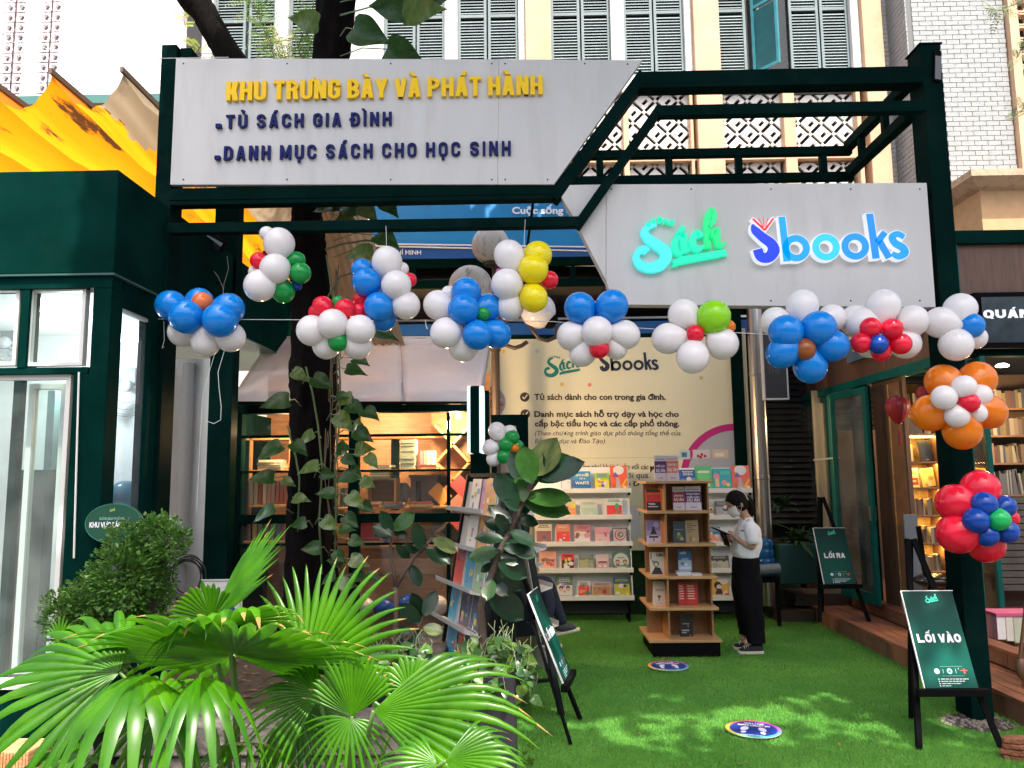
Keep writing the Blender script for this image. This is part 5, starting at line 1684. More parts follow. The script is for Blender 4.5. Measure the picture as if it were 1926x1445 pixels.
# magenta ring with picture, lower right; small picture circle on the left
c = P(1386, 903, y=YT_)
r1, r2 = P(1386, 797, y=YT_).z - c.z, P(1386, 810, y=YT_).z - c.z
n = 60
xm = x1 - .002
for i in range(n):
 t0, t1 = math.pi * (i / n), math.pi * ((i + 1) / n)
 f = lambda r, t, d=0: (min(xm, c.x + r * math.cos(t)), YT_ - d, c.z + r * math.sin(t))
 if c.x + r1 * math.cos(t1) > xm: continue
 b.poly([f(r1, t0), f(r1, t1), f(r2, t1), f(r2, t0)], (.52, .02, .22))
 b.poly([f(r2, t0), f(r2, t1), (min(xm, c.x + r2 * math.cos(t1)), YT_, c.z - .45), (min(xm, c.x + r2 * math.cos(t0)), YT_, c.z - .45)], (.42, .46, .52))
def rct(px0, px1, py0, py1, col, d=.0015, bb=None, Y=YT_):
 x0_, x1_, z0_, z1_ = RECT(px0, px1, py0, py1, Y - d)
 (bb or b).poly([(x0_, Y - d, z0_), (x1_, Y - d, z0_), (x1_, Y - d, z1_), (x0_, Y - d, z1_)], col)
rct(1278, 1298, 847, 864, (.5, .62, .68)); rct(1303, 1335, 846, 862, (.62, .62, .66)); rct(1340, 1370, 846, 862, (.70, .55, .35)); rct(1282, 1292, 851, 860, (.05, .2, .3), .002)
for (tx, ty) in ((1313, 858), (1320, 855), (1326, 858), (1318, 860)):
 q = P(tx, ty, y=YT_ - .002); disc(b, q.x, YT_ - .002, q.z, .018, (.45, .02, .04), 8)
rct(1345, 1362, 852, 859, (.75, .78, .8), .002)
c = P(921, 757, y=YT_)
for i in range(40):
 t0, t1 = 2 * math.pi * i / 40, 2 * math.pi * (i + 1) / 40
disc(b, c.x, YT_, c.z, .215, (.62, .66, .72), 40); disc(b, c.x, YT_ - .001, c.z, .195, (.30, .24, .26), 40)
random.seed(3)
for i in range(30):
 a_ = random.uniform(0, 6.28); rr = random.uniform(0, .15)
 q = (c.x + rr * math.cos(a_), c.z + rr * math.sin(a_))
 w_, h_ = random.uniform(.02, .05), random.uniform(.006, .02)
 b.poly([(q[0] - w_, YT_ - .002, q[1] - h_), (q[0] + w_, YT_ - .002, q[1] - h_), (q[0] + w_, YT_ - .002, q[1] + h_), (q[0] - w_, YT_ - .002, q[1] + h_)], random.choice([(.5, .5, .55), (.25, .08, .1), (.6, .6, .5), (.15, .12, .2), (.5, .35, .3)]))
rct(1180, 1203, 952, 1012, (.60, .64, .70), .0005)
b.build('banner_print', print_mat(), ban)
k_ = YBN / F_PX
pl = Plane2(P(1012, 656, y=YT_), (1, 0, .0), (0, 0, 1), k_ * 70 / 1160)
sach_logo(pl, None, ban, flat=(.0, .20, .16))
pl = Plane2(P(1116, 652, y=YT_), (1, 0, 0), (0, 0, 1), k_ * 112 / 1480)
sbooks_logo(pl, None, ban, flat=(.012, .02, .045))
# turf skirt under the banner
hedge = MB().box(x0 - .1, 3.2, YBN + .05, YBN + .12, 0, z0 - .01)
hb = hedge.build('turf_skirt', mat('turf_skirt', (.012, .055, .014), .9, bump=.9, bscale=160, var=.5, vscale=5), None, label='dark artificial turf panel standing below the cream banner', cat='turf panel')
# ------------------------------------------------------------------ books with printed covers
PG = mat('book_pages', (.72, .70, .64), .8)
def make_book(x0, z0, w, h, Y, bg_, art, label, th=.016, lean=.12, rz=0.0, words=(), tilt=0.0, group=None):
 """Standing book facing the viewer. Built upright at the origin, then leaned back."""
 t = thing('book', label, 'book', (x0, Y, z0), group)
 org = V((x0, Y, z0))
 def bb(b, name, m):
  b.v = [(v[0] + org.x, v[1] + org.y, v[2] + org.z) for v in b.v]
  return b.build(name, m, t)
 bb(MB().box(.002, w - .003, .002, th - .002, .002, h - .002), 'pages', PG)
 c = MB()
 c.box(0, w, 0, .0016, 0, h, bg_)
 c.box(0, w, th - .0016, th, 0, h, tuple(v * .9 for v in bg_))
 c.box(0, .0014, .0016, th - .0016, 0, h, tuple(v * .8 for v in bg_))
 k = [0]
 def rec(u0, v0, u1, v1, col):
  k[0] += 1; d = -.0003 * k[0] - .0002
  c.poly([(u0 * w, d, v0 * h), (u1 * w, d, v0 * h), (u1 * w, d, v1 * h), (u0 * w, d, v1 * h)], col)
 def dsc(u, v, r, col, sx=1.0, n=14):
  k[0] += 1; d = -.0003 * k[0] - .0002
  c.poly([(min(w * .99, max(w * .01, u * w + r * sx * w * math.cos(2 * math.pi * i / n))), d, min(h * .99, max(h * .01, v * h + r * w * math.sin(2 * math.pi * i / n)))) for i in range(n)], col)
 def tri(pts, col):
  k[0] += 1; d = -.0003 * k[0] - .0002
  c.poly([(u * w, d, v * h) for u, v in pts], col)
 art(rec, dsc, tri)
 for body, u0, u1, v, cap, col in words:
  k[0] += 1
  text('w', body, (u0 * w, -.0003 * k[0] - .0004, v * h), (u1 - u0) * w, cap * h, None, mb=c, col=col, bold=.04)
 bb(c, 'cover', print_mat())
 t.rotation_euler = (-lean, tilt, rz)
 return t
def art_random(seed, cols, n=7, people=0, title=None):
 def f(rec, dsc, tri):
  r = random.Random(seed)
  rec(.04, .03, .96, .5 + .2 * r.random(), r.choice(cols))
  for i in range(n):
   if r.random() < .6: dsc(r.uniform(.15, .85), r.uniform(.1, .62), r.uniform(.06, .17), r.choice(cols), r.uniform(.7, 1.4), 10)
   else:
    u, v = r.uniform(.1, .7), r.uniform(.06, .6)
    rec(u, v, u + r.uniform(.08, .3), v + r.uniform(.02, .12), r.choice(cols))
  tc_ = title or r.choice(cols)
  for i in range(r.choice((2, 3))):
   a = r.uniform(.1, .22)
   y = .88 - i * .085
   u = a
   while u < 1 - a:
    wd_ = r.uniform(.06, .16)
    rec(u, y, min(1 - a, u + wd_), y + .045, tc_)
    u += wd_ + .03
  for i in range(people):
   u = .3 + i * .4 / max(1, people - 1) if people > 1 else .5
   dsc(u, .34, .12, (.65, .40, .28)); dsc(u, .40, .125, (.03, .02, .02), 1.0); dsc(u, .33, .10, (.68, .43, .3)); rec(u - .13, .08, u + .13, .25, r.choice(cols))
  rec(.4, .035, .6, .055, (.75, .75, .75))
 return f
# white display shelves
sh_m = mat('shelf_white', (.80, .81, .78), .4, var=.03)
def display(name_label, pxl, pxr, lips, top_py, Yl=8.92):
 t = thing('display_shelf', name_label, 'shelf', (P((pxl + pxr) / 2, 1150, y=9.1).x, 9.1, 0))
 xl, xr = P(pxl, 1000, y=Yl).x, P(pxr, 1000, y=Yl).x
 zt_ = P((pxl + pxr) / 2, top_py, y=Yl + .1).z
 zs = [P((pxl + pxr) / 2, l, y=Yl).z for l in lips]
 n = len(zs)
 for i, z in enumerate(zs):
  up_ = zt_ if i == 0 else zs[i - 1] - .05
  # slanted back plate, floor, lip
  MB().prism([(xl, Yl + .10, z), (xr, Yl + .10, z), (xr, Yl + .155, up_), (xl, Yl + .155, up_)], (0, .012, 0)).build('back_plate', sh_m, t)
  MB().box(xl - .01, xr + .01, Yl, Yl + .115, z - .012, z).build('shelf', sh_m, t)
  MB().box(xl - .01, xr + .01, Yl - .008, Yl, z - .045, z + .008).build('lip', sh_m, t, bev=.002)
  MB().box(xr - .03, xr - .005, Yl - .002, Yl + .01, z - .075, z - .046).build('bracket', BLACK, t)
 zb = zs[-1] - .05
 for x in (xl, xr - .012):
  MB().prism([(x, Yl + .012, zb), (x, Yl + .30, zb), (x, Yl + .22, zt_), (x, Yl + .156, zt_)], (.012, 0, 0)).build('side_panel', sh_m, t)
 MB().box(xl + .02, xr - .02, Yl + .1, Yl + .12, .1, zb).build('under_dark', DARK, t)  # near-black sheet filling the dark space beneath the tiers
 for x in (xl + .03, xr - .06):
  MB().box(x, x + .03, Yl + .05, Yl + .08, 0, zb).build('leg', BLACK, t)
  MB().box(x, x + .03, Yl + .22, Yl + .25, 0, zb).build('leg', BLACK, t)
 return t
lipsA = [920, 970, 1020, 1070, 1122]
display('white five-tier picture book shelf left of the wooden bookcase', 1006, 1188, lipsA, 879)
display('white five-tier picture book shelf right behind the reading person', 1250, 1417, lipsA, 880)
w_ = (.72, .72, .70)
K = (.03, .03, .03)
def art_waste(rec, dsc, tri):
 rec(.0, .0, 1, .45, (.02, .16, .42)); dsc(.2, .75, .1, (.1, .5, .6)); dsc(.8, .8, .12, (.6, .6, .2)); dsc(.85, .3, .08, (.1, .6, .6)); rec(.05, .2, .95, .45, (.02, .10, .34))
def art_pencil(rec, dsc, tri):
 dsc(.5, .8, .28, (.78, .76, .74), 1.2); tri([(.12, .5), (.3, .72), (.5, .52)], (.12, .10, .42)); tri([(.3, .0), (.62, .0), (.5, .45), (.36, .48)], (.45, .42, .42)); tri([(.62, .1), (.95, .45), (.99, .38), (.7, .04)], (.9, .5, .02)); rec(.1, .02, .25, .2, (.5, .1, .05)); rec(.75, .0, .95, .12, (.9, .75, .1))
def art_body(rec, dsc, tri):
 dsc(.2, .62, .17, (.8, .25, .3)); rec(.12, .1, .32, .5, (.75, .55, .2)); dsc(.6, .3, .14, (.8, .3, .3)); dsc(.8, .2, .1, (.85, .7, .1)); rec(.4, .7, .95, .9, (.05, .55, .5))
def art_green(rec, dsc, tri):
 dsc(.5, .55, .3, (.15, .6, .2), 1.2); dsc(.3, .3, .12, (.7, .6, .1)); dsc(.7, .2, .14, (.75, .75, .7)); rec(.15, .7, .85, .8, w_); dsc(.2, .85, .1, (.1, .5, .15))
def A(seed, *cols, **k): return art_random(seed, list(cols), **k)
C_ = {'bl': (.02, .16, .50), 'rd': (.75, .06, .05), 'gr': (.05, .40, .16), 'yl': (.80, .62, .05), 'pk': (.72, .30, .38), 'wh': w_, 'or': (.82, .30, .12), 'pu': (.28, .18, .42), 'cr': (.68, .62, .46), 'tn': (.45, .33, .18), 'tl': (.05, .42, .45), 'gy': (.35, .37, .36), 'bk': K, 'br': (.22, .09, .05)}
c = C_
BK = [  # px0, px1, pytop, row, bg, art, words, label
 (1056, 1074, 886, 0, c['bl'], A(1, c['wh'], c['tl'], n=4), (), 'small blue book half hidden by ficus leaf on top tier'),
 (1079, 1111, 886, 0, (.04, .26, .52), art_waste, (('WHAT', .15, .85, .72, .12, w_), ('OF A', .35, .7, .54, .10, w_), ('WASTE', .08, .92, .26, .15, w_)), 'blue picture book titled WHAT A WASTE on top tier'),
 (1119, 1146, 889, 0, (.45, .62, .05), A(3, c['rd'], c['yl'], c['wh'], c['bl']), (), 'lime and yellow picture book right of the blue one'),
 (1149, 1180, 875, 0, (.85, .12, .04), art_pencil, (), 'bright red orange picture book at right end of left top tier'),
 (1015, 1041, 942, 1, c['yl'], A(5, c['wh'], c['cr'], n=5), (), 'yellow book leftmost on the second tier behind the ficus'),
 (1047, 1070, 943, 1, c['cr'], A(6, c['rd'], c['gr'], c['or'], n=6), (), 'cream book with red fruit on second tier behind the ficus'),
 (1071, 1083, 944, 1, c['yl'], A(7, c['or'], c['wh'], n=3), (), 'narrow yellow book beside the cream fruit book'),
 (1092, 1124, 943, 1, (.62, .68, .60), A(8, c['wh'], (.45, .6, .5), (.6, .66, .58), n=6, title=(.2, .45, .2)), (), 'very pale green book in the middle of the second tier'),
 (1140, 1171, 937, 1, c['wh'], A(9, c['gr'], c['rd'], (.1, .3, .2), n=9), (), 'white green and red train book at right of second tier'),
 (1008, 1038, 985, 2, c['cr'], A(10, c['cr'], (.3, .12, .1), (.1, .1, .3), n=4, title=K), (), 'cream book with a small striped jar at left of third tier'),
 (1046, 1072, 986, 2, (.72, .26, .14), A(11, c['wh'], (.55, .6, .66), c['rd'], n=5), (), 'orange framed white book second on the third tier'),
 (1080, 1111, 987, 2, (.55, .22, .25), A(12, c['pk'], c['yl'], c['wh'], (.3, .1, .15)), (), 'crimson pink crowded picture book in middle of third tier'),
 (1119, 1147, 992, 2, (.72, .32, .42), A(13, c['pk'], (.5, .1, .2), (.75, .5, .5), n=5), (), 'plain pink book fourth on the third tier'),
 (1152, 1181, 992, 2, (.10, .10, .14), None, (), 'grey book with red rings and green dot on third tier'),
 (1015, 1046, 1035, 3, (.80, .40, .28), A(15, (.8, .42, .3), (.35, .12, .06), (.75, .5, .35), n=5, title=(.7, .3, .2)), (('Động', .1, .9, .42, .12, (.30, .08, .03)), ('Vật', .35, .9, .18, .14, (.7, .1, .05))), 'orange book with Động Vật written large on fourth tier'),
 (1056, 1080, 1041, 3, c['rd'], A(16, c['wh'], c['gr'], c['yl'], K, n=8), (), 'red book with green and black faces on fourth tier'),
 (1089, 1117, 1043, 3, (.18, .22, .20), A(17, (.3, .38, .3), (.4, .42, .2), (.2, .3, .35), n=9), (), 'murky grey green book in middle of the fourth tier'),
 (1122, 1145, 1043, 3, (.70, .62, .58), A(18, c['wh'], c['pk'], n=3, people=3), (), 'pale pink book with dark haired children on fourth tier'),
 (1152, 1185, 1038, 3, (.08, .20, .16), None, (), 'dark green book with two children in white circle'),
 (1014, 1037, 1094, 4, (.22, .06, .03), A(20, c['or'], c['tn'], c['yl'], n=5), (), 'brown orange book leftmost on the bottom tier'),
 (1046, 1078, 1083, 4, (.13, .20, .10), A(21, c['pu'], (.38, .28, .55), c['wh'], n=4, people=2), (), 'purple and green book with white cloud on bottom tier'),
 (1087, 1110, 1093, 4, c['wh'], A(22, c['rd'], (.1, .2, .1), c['or'], n=6, title=(.1, .1, .1)), (), 'white book with red fruits in middle of the bottom tier'),
 (1114, 1150, 1095, 4, (.55, .45, .36), A(23, c['tn'], (.4, .22, .08), (.35, .03, .08), n=6, title=(.3, .05, .1)), (), 'wide beige book with brown bears on bottom tier'),
 (1154, 1186, 1086, 4, (.04, .14, .26), A(24, (.62, .60, .06), (.5, .5, .05), K, c['wh'], n=7), (), 'blue and yellow cow book at right of the bottom tier'),
 (1279, 1311, 883, 0, (.03, .10, .38), A(25, (.1, .3, .6), c['wh'], (.02, .08, .3), n=7, title=w_), (), 'dark blue picture book left on right shelf top tier'),
 (1309, 1341, 876, 0, (.08, .52, .16), art_green, (), 'bright green picture book on right shelf top tier'),
 (1342, 1377, 881, 0, (.02, .38, .44), art_body, (), 'teal picture book with a child on right shelf top tier'),
 (1378, 1412, 875, 0, (.85, .12, .04), art_pencil, (), 'red orange picture book at far right of top tier'),
 (1328, 1342, 943, 1, c['gy'], A(29, K, c['wh'], n=4), (), 'grey book beside bookcase edge on right shelf second tier'),
 (1346, 1370, 942, 1, (.12, .12, .12), A(30, K, (.4, .4, .4), w_, n=9), (), 'black and white illustrated book left of the person head'),
 (1402, 1416, 938, 1, (.60, .22, .12), A(31, (.5, .15, .08), c['tn'], n=4), (), 'rust red book just behind the person head'),
 (1329, 1356, 991, 2, (.04, .16, .30), A(32, c['bl'], c['or'], c['wh'], (.4, .6, .7)), (), 'blue and orange book behind the black book being read'),
 (1327, 1334, 1046, 3, (.3, .3, .3), A(33, w_, K, n=3), (), 'narrow grey book at the edge of the fourth tier'),
 (1337, 1372, 1045, 3, (.05, .05, .05), A(34, (.5, .48, .36), (.35, .35, .25), (.6, .5, .3), K, n=9), (), 'black framed collage book left of the person trousers'),
 (1329, 1336, 1090, 4, c['wh'], A(35, c['rd'], K, n=3), (), 'narrow white and red book on right shelf bottom tier'),
 (1338, 1371, 1089, 4, (.78, .42, .04), None, (), 'yellow book with a black haired reading boy on bottom tier'),
 (1372, 1380, 1092, 4, (.45, .5, .2), A(37, c['wh'], c['gr'], n=3), (), 'narrow light green book beside the person leg'),
]
def art_rings(rec, dsc, tri):
 rec(.06, .04, .9, .9, (.55, .52, .55)); dsc(.5, .48, .36, (.45, .04, .08)); dsc(.52, .5, .30, (.6, .55, .58)); dsc(.52, .5, .22, (.5, .1, .12)); dsc(.54, .5, .15, (.05, .30, .22)); dsc(.56, .5, .07, (.6, .62, .6))
def art_kids(rec, dsc, tri):
 dsc(.5, .45, .44, (.62, .64, .58), 1.0, 24)
 for u in (.3, .72):
  dsc(u, .40, .12, (.10, .05, .03)); dsc(u, .36, .09, (.65, .42, .3)); rec(u - .1, .14, u + .1, .27, (.4, .08, .05) if u < .5 else (.2, .25, .1))
 rec(.2, .10, .8, .17, (.05, .3, .15)); rec(.3, .62, .7, .68, (.1, .3, .2))
def art_boy(rec, dsc, tri):
 dsc(.72, .9, .2, (.75, .7, .62), 1.6); dsc(.40, .62, .22, (.02, .02, .02)); dsc(.47, .52, .15, (.72, .6, .45)); tri([(.2, .1), (.65, .1), (.6, .42), (.35, .45)], (.03, .03, .04)); tri([(.65, .2), (.9, .35), (.9, .15), (.7, .05)], (.75, .7, .6)); rec(.75, .05, 1, .15, (.5, .1, .05))
arts = {'grey book with red rings and green dot on third tier': art_rings, 'dark green book with two children in white circle': art_kids, 'yellow book with a black haired reading boy on bottom tier': art_boy}
for px0, px1, pyt, row, bg_, art, words, lab in BK:
 Yb = 8.95
 x0 = P(px0, lipsA[row] - 15, y=Yb).x
 x1 = P(px1, lipsA[row] - 15, y=Yb).x
 mid = (1006 + 1188) / 2 if px0 < 1200 else (1250 + 1417) / 2
 z0 = P(mid, lipsA[row], y=8.92).z + .0005
 z1 = P((px0 + px1) / 2, pyt, y=Yb + .03).z
 make_book(x0, z0, x1 - x0, (z1 - z0), Yb, bg_, art or arts[lab], lab, lean=.2, words=words)
# ------------------------------------------------------------------ wooden pinwheel bookcase
oak = mat('oak', (.40, .21, .09), .5, bump=.12, bscale=14, col2=(.29, .14, .055), vscale=6, stretch=(7, 7, .6))
oak_l = mat('oak_light', (.52, .31, .14), .5, bump=.12, bscale=14, col2=(.42, .23, .09), vscale=6, stretch=(.7, 7, 7))
CX0, CX1, CY0, CY1 = 1.115, 1.70, 7.28, 7.90
case = thing('wooden_bookcase', 'free-standing oak bookcase open on all sides on a black base', 'bookcase', ((CX0 + CX1) / 2, 7.6, 0))
zb_ = .088
def zc_at(py): return P(1280, py, y=CY0).z
tiers = [zc_at(1203), zc_at(1143), zc_at(1084), zc_at(1023), zc_at(961)]
zcap = zc_at(905)
MB().box(CX0, CX1 + .02, CY0 - .02, CY1, .012, tiers[0] - .025).build('base_plinth', BLACK, case, bev=.004)
YM = 7.60
XP = P(1253, 1000, y=CY0).x
for i, z in enumerate(tiers):
 e = .035 if i == 0 else .02
 MB().box(CX0 - e, CX1 + e, CY0 - (.03 if i == 0 else .02), CY1 + .02, z - .024, z).build('shelf', oak_l, case, bev=.002)
MB().box(CX0 - .02, CX1 + .02, CY0 - .015, CY1 + .02, zcap - .022, zcap).build('top_board', oak_l, case, bev=.002)
for i in range(5):
 za, zb2 = tiers[i], (tiers[i + 1] - .0245 if i < 4 else zcap - .0225)
 MB().box(XP - .008, XP + .008, CY0 + .002, CY1 - .01, za + .0003, zb2).build('divider', oak, case)
 MB().box(CX0, XP - .0085, YM, YM + .015, za + .0003, zb2).build('back_panel', oak, case)
 MB().box(XP + .0085, CX1, YM + .02, YM + .035, za + .0003, zb2).build('back_panel', oak, case)
 MB().box(CX1 - .016, CX1, CY0 + .12, YM + .019, za + .0003, zb2).build('side_panel', oak, case)
def art_da(col):
 def f(rec, dsc, tri):
  rec(0, .32, 1, .78, col); rec(.1, .84, .9, .88, (.3, .3, .3)); rec(.3, .1, .7, .14, (.3, .3, .3))
 return f
def art_twins(rec, dsc, tri):
 rec(0, .0, 1, .42, (.02, .02, .02)); rec(0, .9, 1, 1, (.03, .03, .03)); rec(.1, .78, .9, .82, (.5, .3, .05)); rec(.1, .16, .8, .2, (.7, .7, .7))
def art_cloak(rec, dsc, tri):
 rec(0, .55, 1, 1, (.22, .17, .36)); rec(0, 0, 1, .3, (.55, .52, .66)); dsc(.7, .8, .2, (.4, .36, .55)); tri([(.15, .22), (.85, .22), (.62, .55), (.5, .72), (.38, .55)], (.02, .02, .03)); dsc(.5, .66, .09, (.02, .02, .03)); rec(.47, .05, .53, .24, (.02, .02, .03)); rec(.25, .3, .75, .36, (.5, .5, .5))
def art_lien(rec, dsc, tri):
 tri([(.05, .02), (.85, .02), (.7, .3), (.35, .35)], (.03, .03, .03)); dsc(.42, .48, .2, (.03, .03, .03)); dsc(.42, .46, .13, (.55, .55, .45)); rec(.05, .7, .12, .98, (.1, .1, .1)); dsc(.2, .6, .08, (.2, .2, .15))
def art_street(rec, dsc, tri):
 rec(0, .0, 1, .5, (.30, .38, .45)); rec(.0, .5, 1, 1, (.02, .11, .26)); dsc(.3, .35, .12, (.1, .15, .2)); dsc(.6, .3, .12, (.5, .55, .6)); rec(.05, .1, .9, .2, (.5, .55, .6)); tri([(.2, .5), (.8, .5), (.75, .62), (.25, .6)], (.2, .3, .4))
def art_covid(rec, dsc, tri):
 dsc(.5, .38, .13, (.15, .08, .04)); rec(.45, .2, .55, .3, (.2, .1, .06)); rec(.3, .1, .7, .12, (.3, .2, .15))
def art_redtext(rec, dsc, tri):
 r = random.Random(5)
 for i in range(6):
  rec(.15, .82 - i * .11, .15 + r.uniform(.3, .65), .87 - i * .11, (.75, .42, .3))
def art_black(rec, dsc, tri):
 rec(.2, .55, .75, .6, (.3, .18, .12)); rec(.6, .4, .66, .6, (.3, .18, .12)); rec(.15, .25, .7, .31, (.35, .35, .33)); rec(.15, .16, .5, .21, (.35, .35, .33)); rec(.7, .04, .85, .08, (.6, .1, .1))
def art_owl(rec, dsc, tri):
 dsc(.5, .3, .25, (.10, .16, .08)); dsc(.45, .42, .12, (.35, .33, .12)); dsc(.7, .2, .13, (.4, .36, .2)); rec(.1, .6, .8, .64, (.15, .2, .25))
def art_tan(rec, dsc, tri):
 r = random.Random(8)
 for i in range(5): rec(.12, .82 - i * .09, .12 + r.uniform(.3, .75), .865 - i * .09, (.16, .11, .04))
 rec(.3, .05, .42, .3, (.2, .14, .06)); rec(.5, .08, .7, .2, (.5, .38, .2))
PW = (.66, .60, .62)
CB = [
 (1231, 1253, 853.5, 899.5, 'top', (.64, .56, .58), art_da((.12, .03, .16)), (('DỰ ÁN', .12, .9, .36, .11, w_), ('CHIẾN LƯỢC', .1, .9, .55, .07, w_)), 'purple banded project book standing on top of bookcase', .03),
 (1253.5, 1276, 853.5, 899.5, 'top', (.66, .58, .60), art_da((.78, .16, .08)), (('DỰ ÁN', .08, .92, .38, .13, w_), ('LÃNH ĐẠO', .1, .9, .6, .08, w_)), 'orange red banded project book standing on top of bookcase', .03),
 (1216, 1243, 922, 959, 4, (.70, .03, .03), art_twins, (('TWINS', .12, .6, .26, .09, w_),), 'red and black TWINS book in upper left cell', .07),
 (1266, 1288, 917.5, 959.5, 4, PW, art_da((.30, .03, .05)), (('DỰ ÁN', .1, .9, .4, .1, w_), ('LÃNH ĐẠO', .1, .9, .58, .07, w_)), 'dark red banded project book in upper right cell', .05),
 (1289, 1319, 917, 959.5, 4, (.68, .62, .66), art_da((.10, .03, .16)), (('DỰ ÁN', .12, .9, .36, .11, w_), ('CHIẾN LƯỢC', .1, .9, .50, .07, w_), ('HOẠCH ĐỊNH', .1, .9, .64, .07, w_)), 'white book with purple band rightmost in upper right cell', .05),
 (1216, 1243, 981, 1021, 3, (.36, .30, .50), art_cloak, (), 'violet book with a black cloaked figure', .06),
 (1265, 1289, 983, 1021, 3, (.035, .06, .065), art_owl, (), 'dark book with an owl, leaning in second right cell', .1),
 (1290, 1314, 982, 1021, 3, (.36, .26, .13), art_tan, (), 'tan book with dark blocky title in second right cell', .05),
 (1223, 1250, 1043, 1082, 2, (.60, .60, .50), art_lien, (('Liên', .45, .95, .82, .12, (.05, .05, .05)),), 'cream Liên book with woman in black', .06),
 (1276, 1301, 1041, 1078, 2, (.02, .12, .30), art_street, (('NGỒI', .15, .6, .8, .08, w_),), 'blue book with a snowy street, on a flat pile', .05),
 (1227, 1251, 1098, 1140, 1, (.62, .54, .42), art_covid, (('COVID 19', .2, .85, .6, .08, (.35, .12, .05)),), 'cream COVID book tilted in lower left cell', .06),
 (1276, 1290, 1103, 1142, 1, (.38, .03, .025), art_redtext, (), 'left one of the two dark red books in lower right cell', .04),
 (1290.5, 1313, 1103, 1142, 1, (.42, .03, .025), art_redtext, (), 'right one of the two dark red books, open cover', .04),
 (1279, 1304, 1165, 1203, 0, (.015, .015, .017), art_black, (), 'black book alone on the lowest shelf', .04),
]
for i, (a, b_, t_, bt_, row, bg_, art, words, lab, tl) in enumerate(CB):
 Yb = 7.40
 if row == 'top': z0 = zcap + .0005; Yb = 7.34
 else: z0 = tiers[row] + .0005
 if 'flat pile' in lab: z0 += .031
 x0, x1 = P(a, t_ + 20, y=Yb).x, P(b_, t_ + 20, y=Yb).x
 z1 = z0 + (bt_ - t_) / F_PX * Yb * 1.03
 make_book(x0, z0, x1 - x0, z1 - z0, Yb, bg_, art, lab, lean=.08 if row != 'top' else .03, words=words, th=.03 if row in ('top', 4) else .018, tilt=(.06 if 'tilted' in lab or 'leaning' in lab else 0))
stack_book((P(1284, 1080, y=7.38).x, 7.38, tiers[2] + .0005), .13, .15, .015, bcol((.6, .62, .62)), .05, 'white book lying flat on the left under the blue one', None, PAPERW)
stack_book((P(1285, 1080, y=7.38).x, 7.40, tiers[2] + .0158), .14, .15, .014, bcol((.55, .6, .65)), -.05, 'pale blue book lying flat directly under the snowy street book', None, PAPERW)
stack_book((P(1306, 1080, y=7.35).x + .02, 7.36, tiers[2] + .0005), .09, .12, .016, bcol((.65, .65, .68)), -.1, 'white book lying flat right of the snowy street book', None, PAPERW)
# ------------------------------------------------------------------ people
def skin(name, vs, es, m, parent, sub=2):
 org = ORG[parent.name]
 me = bpy.data.meshes.new(name)
 me.from_pydata([tuple(V(v[0]) - org) for v in vs], es, [])
 o = bpy.data.objects.new(name, me)
 COL.objects.link(o)
 o.parent = parent
 md = o.modifiers.new('skin', 'SKIN')
 md.use_smooth_shade = True
 for i, v in enumerate(vs):
  r = v[1]
  me.skin_vertices[0].data[i].radius = (r, r) if not hasattr(r, '__len__') else r
 me.skin_vertices[0].data[0].use_root = True
 sd = o.modifiers.new('sub', 'SUBSURF')
 sd.levels = sub; sd.render_levels = sub
 me.materials.append(m)
 ORG[o.name] = org
 return o
def loft(secs, name, m, parent, n=22, p=2.4, smooth=True, cap=True):
 """secs: (centre, half size along x, half size along y)"""
 b = MB()
 for c, a, d in secs:
  c = V(c)
  for j in range(n):
   t = 2 * math.pi * j / n
   cs, sn = math.cos(t), math.sin(t)
   b.v.append((c.x + a * math.copysign(abs(cs) ** (2 / p), cs), c.y + d * math.copysign(abs(sn) ** (2 / p), sn), c.z))
 for i in range(len(secs) - 1):
  for j in range(n):
   a0, a1 = i * n + j, i * n + (j + 1) % n
   b.f.append((a0, a1, a1 + n, a0 + n) if secs[0][0][2] < secs[-1][0][2] else (a1, a0, a0 + n, a1 + n))
 if cap:
  b.f.append(tuple(range(n))); b.f.append(tuple(range((len(secs) - 1) * n, len(secs) * n)))
 o = b.build(name, m, parent, smooth=smooth)
 md = o.modifiers.new('sub', 'SUBSURF'); md.levels = 2; md.render_levels = 2
 tx = bpy.data.textures.get('folds') or bpy.data.textures.new('folds', 'CLOUDS')
 tx.noise_scale = .09
 md = o.modifiers.new('folds', 'DISPLACE'); md.texture = tx; md.strength = .022; md.mid_level = .5
 return o
SKIN = mat('skin_tone', (.48, .27, .17), .5, var=.06, vscale=20)
HAIR = mat('hair_black', (.007, .005, .004), .7, bump=.4, bscale=60, stretch=(1, 1, .2), spec=.12)
SHIRT = mat('cotton_white', (.80, .80, .81), .85, bump=1.0, bscale=9, stretch=(1, 1, .5))
TROU = mat('trouser_black', (.005, .005, .006), .85, bump=.3, bscale=20, spec=.1)
YPn = 7.48
def q(px, py, dy=0.0): return P(px, py, y=YPn + dy)
pr = thing('person', 'person in white polo shirt, black trousers and face mask reading a book', 'person', (q(1410, 1215).x, YPn, 0))
